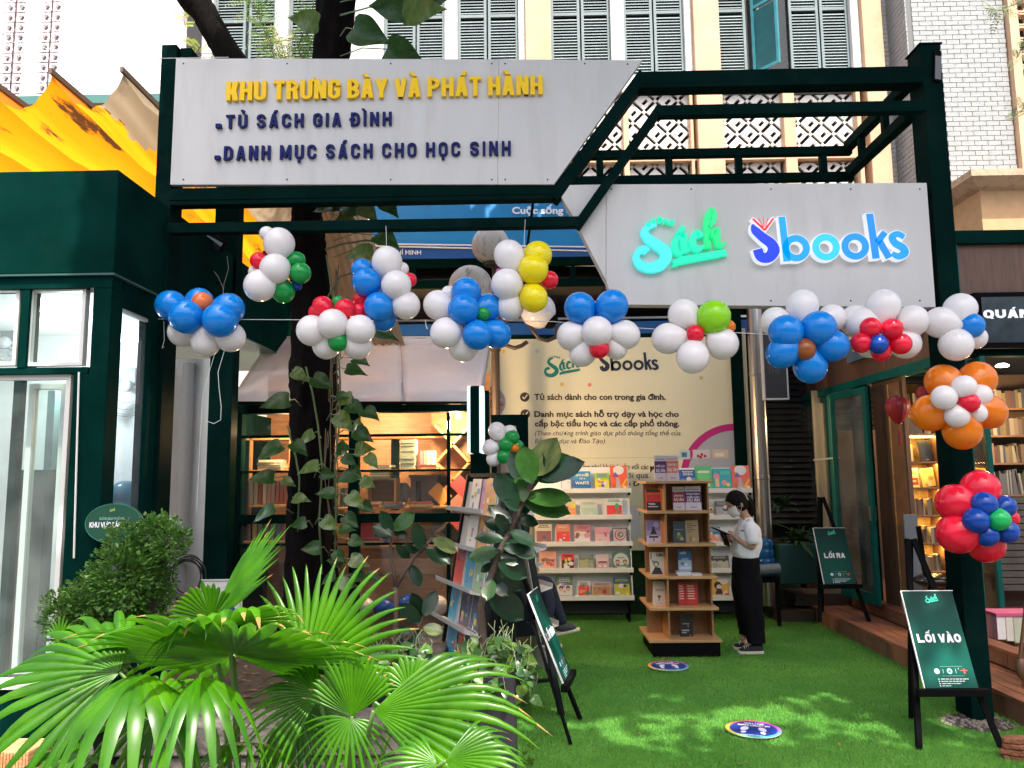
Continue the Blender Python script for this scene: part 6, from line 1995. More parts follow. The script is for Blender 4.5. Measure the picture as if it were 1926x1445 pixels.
# one continuous body under the clothes
B = [(q(1403, 1045), .085), (q(1404, 1010), .095), (q(1405, 988), .075), (q(1402, 972), .040), (q(1394, 958), .050), (q(1386, 946), .080),   # 0-5
  (q(1411, 993, -.13), .048), (q(1417, 1031, -.17), .036), (q(1402, 1024, -.15), .033), (q(1386, 1013, -.10), .024), (q(1377, 1007, -.06), .022),   # near arm 6-10
  (q(1405, 993, .13), .048), (q(1404, 1030, .16), .036), (q(1390, 1026, .10), .028), (q(1378, 1020, .05), .022), (q(1371, 1016, .02), .022),  # far arm 11-15
  (q(1404, 1065, -.08), .085), (q(1404, 1130, -.08), .055), (q(1416, 1195, -.07), .035), (q(1414, 1206, -.07), .035), (q(1398, 1210, -.07), .028),
  (q(1402, 1065, .08), .085), (q(1399, 1130, .08), .055), (q(1408, 1190, .09), .035), (q(1406, 1199, .09), .035), (q(1392, 1203, .09), .028)]
Eb = [(0, 1), (1, 2), (2, 3), (3, 4), (4, 5), (2, 6), (6, 7), (7, 8), (8, 9), (9, 10), (2, 11), (11, 12), (12, 13), (13, 14), (14, 15), (0, 16), (16, 17), (17, 18), (18, 19), (19, 20), (0, 21), (21, 22), (22, 23), (23, 24), (24, 25)]
skin('body', B, Eb, SKIN, pr)
# fingers, closing on the book from both sides
def fingers(base, dirs, m=SKIN):
 b = MB()
 for (o0, d, l) in dirs:
  p0 = base + V(o0)
  b.tube([p0, p0 + V(d) * l * .5, p0 + V(d) * l * .85 + V((0, 0, -.006)), p0 + V(d) * l + V((.002, 0, -.014))], [.0095, .0085, .0075, .005], 7)
 return b.build('fingers', m, pr, smooth=True)
fingers(q(1377, 1007, -.06), [((0, -.01, .018), (-.95, .1, .15), .075), ((0, -.012, .006), (-1, .1, .05), .082), ((0, -.012, -.008), (-1, .12, -.05), .078), ((0, -.008, -.02), (-.95, .15, -.15), .062), ((.01, .012, .02), (-.75, .4, .5), .05)])
fingers(q(1371, 1016, .02), [((0, 0, .016), (-.9, -.1, .35), .07), ((0, 0, .004), (-.95, -.1, .2), .078), ((0, 0, -.008), (-1, -.1, .1), .074), ((0, 0, -.018), (-.95, 0, 0), .058), ((.008, -.012, .012), (-.5, -.5, .6), .05)])
# head
hc = q(1386, 947)
hd = MB()
nu, nv = 28, 20
Mh = Matrix.Rotation(R(-22), 3, 'Y')          # looks down to the left
for i in range(nv + 1):
 t = math.pi * i / nv
 for j in range(nu):
  u = 2 * math.pi * j / nu
  x, y, z = math.sin(t) * math.cos(u), math.sin(t) * math.sin(u), -math.cos(t)
  fx = -x
  X = x * .098; Yy = y * .074; Z = z * .118
  if z < -.1: X = X * (1 - .22 * (-z - .1)) + (-.012) * (-z); Yy *= 1 - .28 * (-z)
  if x < 0:
   nose = math.exp(-((z + .12) ** 2) / .02 - (y ** 2) / .03)
   X -= .020 * nose
   X += .008 * math.exp(-((z - .12) ** 2) / .012 - ((abs(y) - .38) ** 2) / .03)   # eye sockets
   X -= .008 * math.exp(-((z + .48) ** 2) / .01 - (y ** 2) / .08)                  # lips
   X -= .008 * math.exp(-((z + .85) ** 2) / .02 - (y ** 2) / .08)                  # chin
  hd.v.append(tuple(hc + Mh @ V((X, Yy, Z))))
for i in range(nv):
 for j in range(nu):
  a0, a1 = i * nu + j, i * nu + (j + 1) % nu
  hd.f.append((a0, a1, a1 + nu, a0 + nu))
hd.build('head', SKIN, pr, smooth=True)
hp = MB()
for i in range(nv + 1):
 t = math.pi * i / nv
 for j in range(nu):
  u = 2 * math.pi * j / nu
  x, y, z = math.sin(t) * math.cos(u), math.sin(t) * math.sin(u), -math.cos(t)
  front = max(0, -x)
  cut = -.62 + 1.22 * front ** 1.1
  zz = max(z, cut) if z < cut else z
  g = 1.085
  X, Yy, Z = x * .098 * g + .004, y * .074 * g * 1.04, zz * .118 * g
  if z < cut: X *= .93; Yy *= .93
  hp.v.append(tuple(hc + Mh @ V((X, Yy, Z))))
for i in range(nv):
 for j in range(nu):
  a0, a1 = i * nu + j, i * nu + (j + 1) % nu
  hp.f.append((a0, a1, a1 + nu, a0 + nu))
hp.tube([hc + Mh @ V(v) for v in ((.085, 0, .01), (.108, 0, -.03), (.104, 0, -.09), (.09, 0, -.14), (.08, 0, -.17))], [.045, .048, .040, .028, .008], 10)
hp.build('hair', HAIR, pr, smooth=True)
MB().tube([hc + Mh @ V((.035 + .055 * math.sin(a * .5), .0848 * math.cos(a), .128 * math.sin(a) - .0)) for a in [math.pi * i / 18 for i in range(19)]], .0045, 6).build('headband', WHITE, pr, smooth=True)
for s in (-1, 1):
 e = MB().ball((0, 0, 0), .024, (.55, .35, 1.0), 10, 8)
 e.v = [tuple(hc + Mh @ V((v[0] + .018, v[1] + s * .077, v[2] - .018))) for v in e.v]
 e.build('ear', SKIN, pr, smooth=True)
 e = MB().ball((0, 0, 0), .011, (.7, 1.1, .6), 10, 6)
 e.v = [tuple(hc + Mh @ V((v[0] - .083, v[1] + s * .030, v[2] + .010))) for v in e.v]
 e.build('eye', mat('eye_dark', (.03, .02, .02), .3), pr, smooth=True)
# mask
mk = MB()
for i in range(9):
 v_ = i / 8
 for j in range(11):
  u_ = (j / 10 - .5) * 2
  ang = u_ * 1.15
  bul = (1 - abs(v_ - .45) * 1.2) * (1 - u_ * u_ * .6)
  r0 = .094
  X = -(r0 * math.cos(ang) + .022 * bul * math.cos(ang)) + .002
  Yy = (.078 + .008 * bul) * math.sin(ang)
  Z = -.015 - .095 * v_ + .012 * abs(u_)
  if v_ > .6: X += .03 * (v_ - .6)
  mk.v.append(tuple(hc + Mh @ V((X, Yy, Z))))
for i in range(8):
 for j in range(10):
  k = i * 11 + j
  mk.f.append((k, k + 1, k + 12, k + 11))
mk.build('mask', mat('mask_white', (.72, .72, .70), .7), pr, smooth=True, solid=.003)
for s in (-1, 1):
 for dz in (-.02, -.085):
  MB().tube([hc + Mh @ V((-.045, s * .074, dz)), hc + Mh @ V((-.01, s * .08, dz * .6 - .012)), hc + Mh @ V((.02, s * .082, -.02))], .0015, 4).build('mask_strap', WHITE, pr)
# shirt
def sec(y, xl, xr, hy, dy=0):
 a, b = q(xl, y), q(xr, y)
 return ((a + b) / 2 + V((0, dy, 0)), (b.x - a.x) / 2, hy)
loft([sec(978, 1395, 1414, .055), sec(983, 1390, 1420, .10), sec(989, 1386, 1425, .165), sec(998, 1383, 1429, .18), sec(1010, 1381, 1431, .175), sec(1024, 1378, 1432, .17), sec(1034, 1375, 1429, .165), sec(1041, 1377, 1426, .158), sec(1047, 1380, 1425, .150), sec(1050, 1383, 1422, .13)], 'shirt', SHIRT, pr)
loft([sec(971, 1394, 1413, .058), sec(977, 1391, 1416, .068), sec(982, 1389, 1419, .085)], 'collar', SHIRT, pr, n=18)
def tubem(pts, rs, name, m, n=14, solid=0):
 o = MB().tube(pts, rs, n).build(name, m, pr, smooth=True)
 return o
tubem([q(1408, 990, -.11), q(1412, 1000, -.155), q(1414, 1012, -.165), q(1416, 1024, -.172)], [.062, .060, .058, .062], 'sleeve', SHIRT)
tubem([q(1404, 990, .11), q(1406, 1000, .155), q(1405, 1012, .165), q(1404, 1023, .17)], [.062, .060, .058, .060], 'sleeve', SHIRT)
MB().tube([q(1389, 985, -.06), q(1386, 993, -.05), q(1384, 1003, -.05)], .0025, 4).build('placket', mat('seam_grey', (.4, .4, .42), .8), pr)
text('chest_print', 'ĐS', q(1393, 1000, -.184), .035, .014, INK, pr, bold=.04)
MB().tube([q(1386, 1013, -.10) + V((math.cos(a) * .006 - .0, .026 * math.cos(a), .026 * math.sin(a))) for a in [2 * math.pi * i / 14 for i in range(15)]], .003, 5).build('bracelet', mat('bracelet_pale', (.6, .5, .35), .4), pr)
# trousers
loft([sec(1036, 1384, 1421, .12), sec(1042, 1381, 1424, .14), sec(1052, 1379, 1426, .15), sec(1070, 1378, 1428, .165), sec(1090, 1378, 1428, .165), sec(1104, 1380, 1427, .15)], 'trousers', TROU, pr)
def leg(name, dy, rows, hy):
 loft([sec(y, a, b, h, dy) for (y, a, b, h) in rows], name, TROU, pr)
leg('trouser_leg', -.085, [(1070, 1379, 1428, .078), (1100, 1380, 1429, .083), (1130, 1386, 1430, .078), (1160, 1392, 1431, .074), (1185, 1398, 1433, .074), (1205, 1401, 1434, .074)], .08)
leg('trouser_leg', .085, [(1070, 1379, 1426, .078), (1100, 1380, 1426, .083), (1130, 1384, 1425, .078), (1160, 1390, 1424, .072), (1185, 1394, 1422, .072), (1196, 1395, 1422, .072)], .08)
def shoe(px, py, dy, l=.235):
 p = q(px, py, dy); p.z = 0.008
 sl = [(-.5, .012), (-.47, .03), (-.38, .043), (-.2, .047), (0, .04), (.2, .036), (.4, .036), (.5, .02)]
 out = [V((p.x + u * l, p.y + w, 0)) for u, w in sl] + [V((p.x + u * l, p.y - w, 0)) for u, w in reversed(sl)]
 s = MB().prism([v + V((0, 0, .008)) for v in out], (0, 0, .028)).build('shoe_sole', mat('sole_cream', (.62, .57, .45), .6), pr, bev=.004)
 u = MB()
 rows = [(-.44, .030, .050), (-.34, .040, .058), (-.18, .043, .068), (-.05, .040, .088), (.1, .038, .100), (.3, .036, .105), (.46, .030, .100)]
 n = 10
 for (uu, w, h) in rows:
  for j in range(n):
   t = math.pi * j / (n - 1)
   u.v.append((p.x + uu * l, p.y + w * math.cos(t), .036 + (h - .036) * math.sin(t) ** .6))
 for i in range(len(rows) - 1):
  for j in range(n - 1):
   k = i * n + j
   u.f.append((k, k + 1, k + n + 1, k + n))
 u.build('shoe', mat('canvas_black', (.014, .014, .015), .8), pr, smooth=True)
 lc = MB()
 for k in range(4):
  x_ = p.x + (-.26 + k * .07) * l
  lc.tube([(x_, p.y + .028, .066 + k * .009), (x_ + .004, p.y, .078 + k * .010), (x_, p.y - .034, .062 + k * .009)], .0035, 5)
 lc.build('laces', WHITE, pr)
shoe(1411, 1210, -.08); shoe(1401, 1203, .095)
# the black book
rb = thing('book', 'open black book held in the hands of the reading person', 'book', q(1357, 1006, -.04))
a = q(1366, 1004, -.04)
u1 = V((-.88, .0, .40)).normalized(); u2 = V((.30, 0, -.95)).normalized(); wv = V((0, 1, 0))
MB().obox(a + u1 * .06, u1 * .068, wv * .10, V((.4, 0, .88)).normalized() * .006).build('cover', BLACK, rb, bev=.001)
MB().obox(a + u1 * .06 + V((.003, 0, .009)), u1 * .064, wv * .096, V((.4, 0, .88)).normalized() * .003).build('pages', PG, rb)
MB().obox(a + u2 * .055 + V((-.03, 0, 0)), u2 * .062, wv * .10, V((.95, 0, .3)).normalized() * .006).build('cover', BLACK, rb, bev=.001)
# second person, seated behind the magazine rack
YQ = 6.9
def q2(px, py, dy=0.0): return P(px, py, y=YQ + dy)
p2 = thing('person', 'person in dark jeans and sneakers sitting mostly hidden behind magazine rack', 'person', (q2(1030, 1215).x, YQ, 0))
JE = mat('jeans_dark', (.012, .018, .035), .8, bump=.3)
DSH = mat('top_dark', (.02, .022, .028), .85, bump=.3)
B2 = [(q2(958, 1095), .11), (q2(962, 1040), .11), (q2(966, 1000), .10), (q2(970, 978), .045), (q2(974, 955), .055), (q2(978, 945), .085),
  (q2(972, 1010, -.15), .05), (q2(982, 1062, -.16), .04), (q2(1004, 1080, -.1), .03), (q2(1010, 1076, -.08), .026),
  (q2(968, 1010, .15), .05), (q2(985, 1062, .16), .04), (q2(1004, 1075, .06), .03), (q2(1012, 1070, .02), .026)]
E2 = [(0, 1), (1, 2), (2, 3), (3, 4), (4, 5), (2, 6), (6, 7), (7, 8), (8, 9), (2, 10), (10, 11), (11, 12), (12, 13)]
skin('body', B2, E2, SKIN, p2)
skin('top', [(q2(958, 1090), .13), (q2(962, 1040), .125), (q2(966, 1000), .12), (q2(972, 1010, -.14), .062), (q2(981, 1055, -.155), .052), (q2(968, 1010, .14), .062), (q2(984, 1055, .155), .052)], [(0, 1), (1, 2), (2, 3), (3, 4), (2, 5), (5, 6)], DSH, p2)
skin('trousers', [(q2(955, 1100), .12), (q2(985, 1103, -.10), .095), (q2(1022, 1100, -.10), .075), (q2(1034, 1140, -.10), .06), (q2(1020, 1195, -.10), .05), (q2(985, 1105, .10), .095), (q2(1030, 1095, .10), .075), (q2(1042, 1130, .12), .06), (q2(1060, 1176, .14), .045)],
  [(0, 1), (1, 2), (2, 3), (3, 4), (0, 5), (5, 6), (6, 7), (7, 8)], JE, p2)
MB().ball(q2(976, 938), .105, (1, .9, 1.0), 18, 12).build('hair', HAIR, p2, smooth=True)
for (px, py, dy, an) in ((1066, 1186, .14, .2), (1032, 1212, -.1, 0)):
 c = q2(px, py, dy)
 MB().obox(c + V((0, 0, -.012)), (.115, 0, .115 * an), (0, .042, 0), (0, 0, .011)).build('shoe_sole', MATS['sole_cream'], p2, bev=.008)
 s_ = MB().ball(c + V((-.012, 0, .028)), .05, (1.95, .8, .85), 14, 8).build('shoe', mat('canvas_dark', (.05, .05, .055), .8), p2, smooth=True)
st_ = thing('stool', 'low dark stool under the half hidden seated person', 'stool', (q2(958, 1215).x, YQ, 0))
sx = q2(958, 1150).x
MB().box(sx - .17, sx + .17, YQ - .17, YQ + .17, .37, .40).build('seat', mat('stool_plastic', (.05, .06, .08), .5), st_, bev=.01)
for a_ in (-1, 1):
 for b_ in (-1, 1):
  MB().box(sx + a_ * .14 - .015, sx + a_ * .14 + .015, YQ + b_ * .14 - .015, YQ + b_ * .14 + .015, 0, .37).build('leg', MATS['stool_plastic'], st_)
lf = MB().obox(q2(1011, 1064, -.05), (.055, 0, .02), (0, .07, 0), (0, .0, .003))
lf.build('leaflet', mat('leaflet_teal', (.25, .60, .58), .5), None, label='small pale turquoise leaflet held by the half hidden seated person', cat='leaflet')
# ------------------------------------------------------------------ easels
EB = BLACK
BG = None
def board_mat():
 m = bpy.data.materials.new('board_print')
 m.use_nodes = True
 N, L = m.node_tree.nodes, m.node_tree.links
 b = N['Principled BSDF']; b.inputs['Roughness'].default_value = .5; b.inputs['Specular IOR Level'].default_value = .15
 tc = N.new('ShaderNodeTexCoord'); mp = N.new('ShaderNodeMapping')
 mp.inputs['Location'].default_value = (0, 0, -.62)
 gr = N.new('ShaderNodeTexGradient'); gr.gradient_type = 'SPHERICAL'
 mp.inputs['Scale'].default_value = (2.2, .5, 2.2)
 mp.inputs['Location'].default_value = (0, 0, -.50 * 2.2)
 L.new(tc.outputs['Object'], mp.inputs[0]); L.new(mp.outputs[0], gr.inputs[0])
 rp = N.new('ShaderNodeValToRGB')
 rp.color_ramp.elements[0].color = (.002, .022, .018, 1); rp.color_ramp.elements[1].color = (.0, .085, .06, 1)
 L.new(gr.outputs[0], rp.inputs[0]); L.new(rp.outputs[0], b.inputs['Base Color'])
 return m
BM_ = board_mat()
LW = mat('print_white2', (.8, .8, .82), .5)
LT = mat('print_turquoise', (.02, .55, .40), .5)
def easel(word, label, ww, loc, rz, h0=.355):
 """Black wooden easel; board bottom at height h0, leaned 22 degrees back. Faces -y before turning."""
 t = thing('easel_sign', label, 'easel sign', (0, 0, 0), 'green boards on black easels')
 a = R(22)
 ux, uz = V((1, 0, 0)), V((0, math.sin(a), math.cos(a)))
 nn = ux.cross(uz)
 bw, bhh = .32, .585
 c0 = V((0, -.02, h0))
 bd = MB().obox(c0 + uz * bhh / 2, ux * bw / 2, uz * bhh / 2, nn * .005)
 bd.build('board', BM_, t)
 MB().obox(c0 + uz * bhh / 2 - ux * (bw / 2 + .003), ux * .003, uz * bhh / 2, nn * .006).obox(c0 + uz * (bhh + .002), ux * (bw / 2 + .006), uz * .002, nn * .006).build('board_edge', WHITE, t)
 def on(u, v, d=.0065): return c0 + ux * (u * bw) + uz * (v * bhh) + nn * d
 letters(word, on(-ww / 2, .455), ww * bw, .052, LW, t, .002, wide=.88, gap=.13, space=.34, s=.27, v=.25, right=ux, up=uz, one=True)
 pl = Plane2(on(-.12, .985), ux, uz, .085 / 1160)
 sach_logo(pl, None, t, flat=(.02, .55, .38), small=False)
 pm = MB()
 def rr(u0, u1, v0, v1, col): pm.poly([on(u0, v0), on(u1, v0), on(u1, v1), on(u0, v1)], col)
 rr(-.12, .3, .212, .214, (.35, .5, .48)); rr(-.12, .3, .118, .120, (.35, .5, .48))
 for (cu, col) in ((-.20, (.5, .6, .7)), (.04, (.45, .65, .6))):
  pm.poly([on(cu + .05 * math.cos(2 * math.pi * i / 14), .166 + .028 * math.sin(2 * math.pi * i / 14)) for i in range(14)], col)
 pm.poly([on(.04, .185, .007), on(.0, .16, .007), on(.05, .145, .007), on(.07, .17, .007)], (.02, .2, .17))
 rr(-.085, -.078, .145, .188, (.5, .6, .6)); rr(.155, .162, .145, .188, (.5, .6, .6))
 rr(.30, .33, .14, .19, (.5, .08, .04)); rr(.24, .38, .168, .176, (.5, .1, .05)); rr(.21, .225, .185, .195, (.4, .6, .6))
 for k, (u1) in enumerate((.36, .28, .20, .0)):
  u = -.16
  r = random.Random(k)
  while u < u1:
   w_2 = r.uniform(.03, .08); rr(u, min(u1, u + w_2), .084 - k * .022, .092 - k * .022, (.6, .68, .66)); u += w_2 + .012
  rr(-.21, -.19, .082 - k * .022, .093 - k * .022, (.6, .68, .66))
 pm.build('small_print', print_mat(), t)
 # front legs spread down and outwards, ledge bar, rear leg
 for s in (-1, 1):
  top = V((s * .02, .36, h0 + .86)); low = V((s * .245, -.075, 0.0))
  MB().bar(top, low, .036, .022, up=(0, 1, .5)).build('leg', EB, t, bev=.002)
 MB().box(-.215, .215, -.055, -.012, h0 - .042, h0 - .001).build('ledge', EB, t, bev=.003)
 MB().bar((-.12, .21, h0 + .36), (.12, .21, h0 + .36), .03, .02).build('cross_bar', EB, t)
 MB().bar((0, .37, h0 + .84), (0, .52, 0.0), .034, .022, up=(0, 1, 0)).build('rear_leg', EB, t, bev=.002)
 t.location = loc
 t.rotation_euler = (0, 0, rz)
 return t
g = P(1796, 1392, z=.01)
easel('LỐI VÀO', 'easel with dark green LỐI VÀO board standing on the grass before right post', .84, (P(1789, 1290, y=4.93).x, 4.95, .006), 0, .34)
easel('LỐI RA', 'easel with dark green LỐI RA board standing on the wooden deck', .66, (P(1579, 1104, y=8.1).x, 8.1, .172), 0, .36)
easel('LỐI VÀO', 'easel seen nearly edge on beside the magazine rack and big black planter', .84, (P(1062, 1290, y=5.12).x, 5.25, .006), R(79), .34)
# ------------------------------------------------------------------ floor stickers
def sticker(px, py, rz, label):
 c = P(px, py, z=.028)
 t = thing('floor_sticker', label, 'floor sticker', c, 'round distancing stickers on the grass')
 b = MB()
 n = 48
 r = .172
 rb_ = [(.75, .04, .2), (.75, .25, .04), (.72, .65, .06), (.1, .55, .3), (.04, .40, .65), (.25, .1, .55), (.6, .03, .35)]
 def mixc(t_):
  k = t_ * len(rb_); i = int(k) % len(rb_); f = k - int(k); a_, b_ = rb_[i], rb_[(i + 1) % len(rb_)]
  return tuple(a_[j] * (1 - f) + b_[j] * f for j in range(3))
 for i in range(n):
  t0, t1 = 2 * math.pi * i / n, 2 * math.pi * (i + 1) / n
  b.poly([c + V((r * math.cos(t0), r * math.sin(t0), 0)), c + V((r * math.cos(t1), r * math.sin(t1), 0)), c + V((r * .86 * math.cos(t1), r * .86 * math.sin(t1), 0)), c + V((r * .86 * math.cos(t0), r * .86 * math.sin(t0), 0))], mixc(((i / n) + .7) % 1))
 b.poly([c + V((r * .86 * math.cos(2 * math.pi * i / n), r * .86 * math.sin(2 * math.pi * i / n), 0)) for i in range(n)], (.012, .035, .24))
 for s in (-1, 1):
  for (u, v, a_, e) in ((s * .055, -.005, .026, .042), (s * .06, -.075, .018, .022)):
   th_ = s * .35
   b.poly([c + V((u + a_ * math.cos(t_) * math.cos(th_) - e * math.sin(t_) * math.sin(th_) * .6, v + e * math.sin(t_) + .0, .0006)) for t_ in [2 * math.pi * i / 18 for i in range(18)]], (.7, .68, .8))
 text('w', 'VUI LÒNG', c + V((-.062, .092, .0006)), .124, .026, None, mb=b, col=(.8, .8, .85), up=(0, 1, 0), bold=.05)
 text('w', 'GIÃN CÁCH 2M', c + V((-.10, .054, .0006)), .20, .026, None, mb=b, col=(.8, .8, .85), up=(0, 1, 0), bold=.05)
 text('w', 'KEEP DISTANCE', c + V((-.07, -.135, .0006)), .14, .014, None, mb=b, col=(.6, .75, .85), up=(0, 1, 0), bold=.02)
 b.build('printed_face', print_mat(), t)
 MB().prism([c + V((r * math.cos(2 * math.pi * i / n), r * math.sin(2 * math.pi * i / n), -.0008)) for i in range(n)], (0, 0, -.003)).build('backing', WHITE, t)
 t.rotation_euler = (0, 0, rz)
sticker(1257, 1252, 0.0, 'farther round rainbow rimmed sticker with footprints, before the bookcase')
sticker(1417, 1371, -.30, 'nearer round rainbow rimmed sticker with footprints, on sunlit grass')
# ------------------------------------------------------------------ magazine rack (A-shaped, trays both sides)
MR = mat('rack_dark', (.010, .013, .015), .5, spec=.2)
TR = mat('tray_grey', (.46, .46, .44), .45, var=.05)
na = V((-.12, 5.45, 0)); ad = V((-.42, 1, 0)).normalized(); L_ = .82
side = V((-ad.y, ad.x, 0))          # towards the left face
rk = thing('magazine_rack', 'black A-shaped metal rack with pale tilted trays of magazines', 'magazine rack', na)
HT = 1.66
def rp(s, w, z): return na + ad * s + side * w + V((0, 0, z))
for s in (0.0, L_):
 MB().bar(rp(s, 0.03, HT), rp(s, .30, 0), .04, .03, up=ad).build('leg', MR, rk)
 MB().bar(rp(s, -.03, HT), rp(s, -.36, 0), .04, .03, up=ad).build('leg', MR, rk)
MB().bar(rp(0, 0, HT), rp(L_, 0, HT), .07, .03).build('top_bar', MR, rk)
MB().bar(rp(0, -.0, 0.35), rp(0, -.0, HT), .05, .03, up=ad).build('upright', MR, rk)
MB().bar(rp(0, .25, .25), rp(0, -.32, .25), .03, .02).build('cross_bar', MR, rk)
MB().prism([rp(.02, .0, HT - .02), rp(.02, .19, .55), rp(.02, -.19, .55)], ad * .008).build('end_plate', MR, rk)
mag = random.Random(12)
MC = [(.70, .70, .66), (.10, .35, .50), (.60, .12, .10), (.75, .55, .10), (.12, .12, .16), (.30, .45, .25), (.55, .25, .35), (.80, .78, .70), (.2, .2, .45), (.65, .35, .15)]
names_t = ['top', 'second', 'middle', 'fourth', 'lowest']
for fc in (1, -1):
 for k, z in enumerate((1.36, 1.10, .83, .57, .32)):
  if fc == -1 and k == 0: pass
  w0 = .03 + (HT - z) * .16
  n_out = side * fc
  # tray floor and lip and low back
  f0, f1 = w0 + .0, w0 + .14
  a = [rp(.0, fc * f0, z), rp(L_, fc * f0, z), rp(L_, fc * f1, z + .035), rp(.0, fc * f1, z + .035)]
  MB().prism(a, (0, 0, .006)).build('tray', TR, rk)
  b_ = [rp(.0, fc * f0, z), rp(L_, fc * f0, z), rp(L_, fc * (f0 - .045), z + .25), rp(0, fc * (f0 - .045), z + .25)]
  MB().prism(b_, side * fc * .004).build('tray_back', TR, rk)
  MB().prism([rp(0, fc * f1, z + .036), rp(L_, fc * f1, z + .036), rp(L_, fc * (f1 + .004), z + .07), rp(0, fc * (f1 + .004), z + .07)], side * fc * .003).build('tray_lip', TR, rk)
  s_ = .06 if fc == 1 and k != 1 else .1
  if fc == -1 and k in (1, 4): continue
  i = 0
  spot = 0
  while s_ < L_ - .22:
   if fc == 1 and k == 1 and s_ > .45: break
   for th_ in range(mag.choice((1, 2, 2))):
    w_, h_ = mag.uniform(.19, .22), mag.uniform(.24, .29)
    o_ = .012 + th_ * .010
    p0 = rp(s_ + th_ * .02, fc * (f0 + o_), z + .012)
    up_ = (V((0, 0, 1)) - n_out * .16).normalized()
    col = mag.choice(MC)
    lab = '%s magazine %s, %s from the near end of the %s %s rack tray' % (hue(col), ('behind', 'in front')[th_], ordinal(spot), names_t[k], 'left' if fc == 1 else 'right')
    t = thing('magazine', lab, 'magazine', p0, 'magazines in the %s %s tray' % (names_t[k], 'left' if fc == 1 else 'right'))
    MB().prism([p0, p0 + ad * w_, p0 + ad * w_ + up_ * h_, p0 + up_ * h_], n_out * .006).build('pages', PG, t)
    cv = MB()
    e = n_out * .0066
    cv.poly([p0 + e, p0 + ad * w_ + e, p0 + ad * w_ + up_ * h_ + e, p0 + up_ * h_ + e], col)
    for q_ in range(6):
     u, v = mag.uniform(0.02, .7), mag.uniform(0.03, .8)
     du, dv = mag.uniform(.1, .28), mag.uniform(.03, .18)
     e2 = n_out * (.0070 + .0003 * q_)
     cv.poly([p0 + ad * w_ * u + up_ * h_ * v + e2, p0 + ad * w_ * (u + du) + up_ * h_ * v + e2, p0 + ad * w_ * (u + du) + up_ * h_ * (v + dv) + e2, p0 + ad * w_ * u + up_ * h_ * (v + dv) + e2], mag.choice(MC))
    cv.build('cover', print_mat(), t)
   s_ += mag.uniform(.17, .25)
   spot += 1
# ------------------------------------------------------------------ street lamp with globes
YLp = 8.3
lp = thing('street_lamp', 'bronze street lamp with dirty glass globes on curled arms', 'street lamp', P(934, 900, y=YLp))
BR = mat('lamp_bronze', (.055, .038, .028), .45, metal=.3, bump=.2)
x = P(933, 800, y=YLp).x
zb0 = 0.0
prof = [(.09, 0), (.09, .1), (.055, .2), (.045, .9), (.045, P(0, 700, y=YLp).z - .35), (.045, P(930, 662, y=YLp).z), (.06, P(930, 660, y=YLp).z), (.06, P(930, 645, y=YLp).z), (.038, P(930, 640, y=YLp).z), (.034, P(920, 500, y=YLp).z), (.05, P(920, 495, y=YLp).z), (.06, P(920, 488, y=YLp).z)]
MB().lathe((x, YLp, 0), prof, 16).build('pole', BR, lp, smooth=False)
GL = mat('globe_dirty', (.50, .47, .42), .4, bump=.1, dirt=.95, dscale=9, dcol=(.09, .075, .06), stretch=(1, 1, .35))
GL2 = mat('globe_clean', (.72, .70, .74), .25)
for (px, py, r, m) in ((923, 462, 37, GL), (885, 541, 43, GL), (1012, 585, 34, GL2)):
 yy = YLp + (.0 if px == 923 else -.35 if px == 885 else -.3)
 p = P(px, py, y=yy)
 rr = r / F_PX * yy
 g_ = MB().ball(p, rr, nu=24, nv=16).build('globe', m, lp, smooth=True)
 if px == 923: MB().lathe(p - V((0, 0, rr + .03)), [(.05, 0), (.07, .01), (.09, .05), (.06, .06)], 14).build('collar', BR, lp)
 elif px == 1012:
  d = V((.75, 0, -.65)).normalized()
  MB().lathe(p + d * (rr - .02), [(.09, 0), (.09, .02), (.06, .06), (.04, .07)], 14, ax=d).build('collar', BLACK, lp)
def arm(pxs, yy, r=.022):
 MB().tube([P(*a_, y=b_) for a_, b_ in zip(pxs, yy)], r, 8).build('arm', BR, lp, smooth=True)
arm([(1040, 602), (1048, 618), (1045, 635), (1030, 641), (1014, 637), (1003, 622), (990, 603), (975, 590), (955, 600), (938, 640)], [7.98] * 6 + [8.0, 8.1, 8.2, 8.3])
arm([(992, 643), (982, 650), (968, 655), (952, 650), (940, 636), (933, 655)], [8.1, 8.1, 8.1, 8.15, 8.2, 8.3])
arm([(870, 575), (874, 620), (888, 650), (905, 658), (918, 645), (931, 640)], [7.97, 7.97, 8.0, 8.1, 8.2, 8.3])
arm([(928, 505), (940, 498), (948, 505), (938, 512), (932, 520)], [8.25] * 5, .010)
# ------------------------------------------------------------------ right shop
XF = 3.72
rs = thing('brown_shop', 'brown panelled book shop with teal green door frames and lit shelves inside', 'building', (5, 8, 0))
bw_m = mat('panel_brown', (.16, .085, .055), .55, bump=.2, bscale=10, col2=(.12, .06, .038), vscale=5, stretch=(6, 6, .7))
TG = mat('teal_green', (.004, .10, .085), .5, var=.15, vscale=3, bump=.05, spec=.2)
zfb = P(1600, 718, x=XF).z
YRF = 6.90
zft = P(1850, 437, y=YRF - .1).z
# long fascia towards the back
y_ = YRF
n = 0
while y_ < 11.3:
 MB().box(XF, XF + .05, y_ + .004, y_ + 1.1, zfb, zft - .1).build('fascia_panel', bw_m, rs)
 y_ += 1.105
MB().box(XF - .05, XF + .1, YRF - .05, 11.4, zfb - .09, zfb - .002).build('green_beam', TG, rs, bev=.004)
MB().box(XF - .02, XF + .08, YRF - .05, 11.4, zft - .1, zft).build('green_beam', GREEN2, rs)
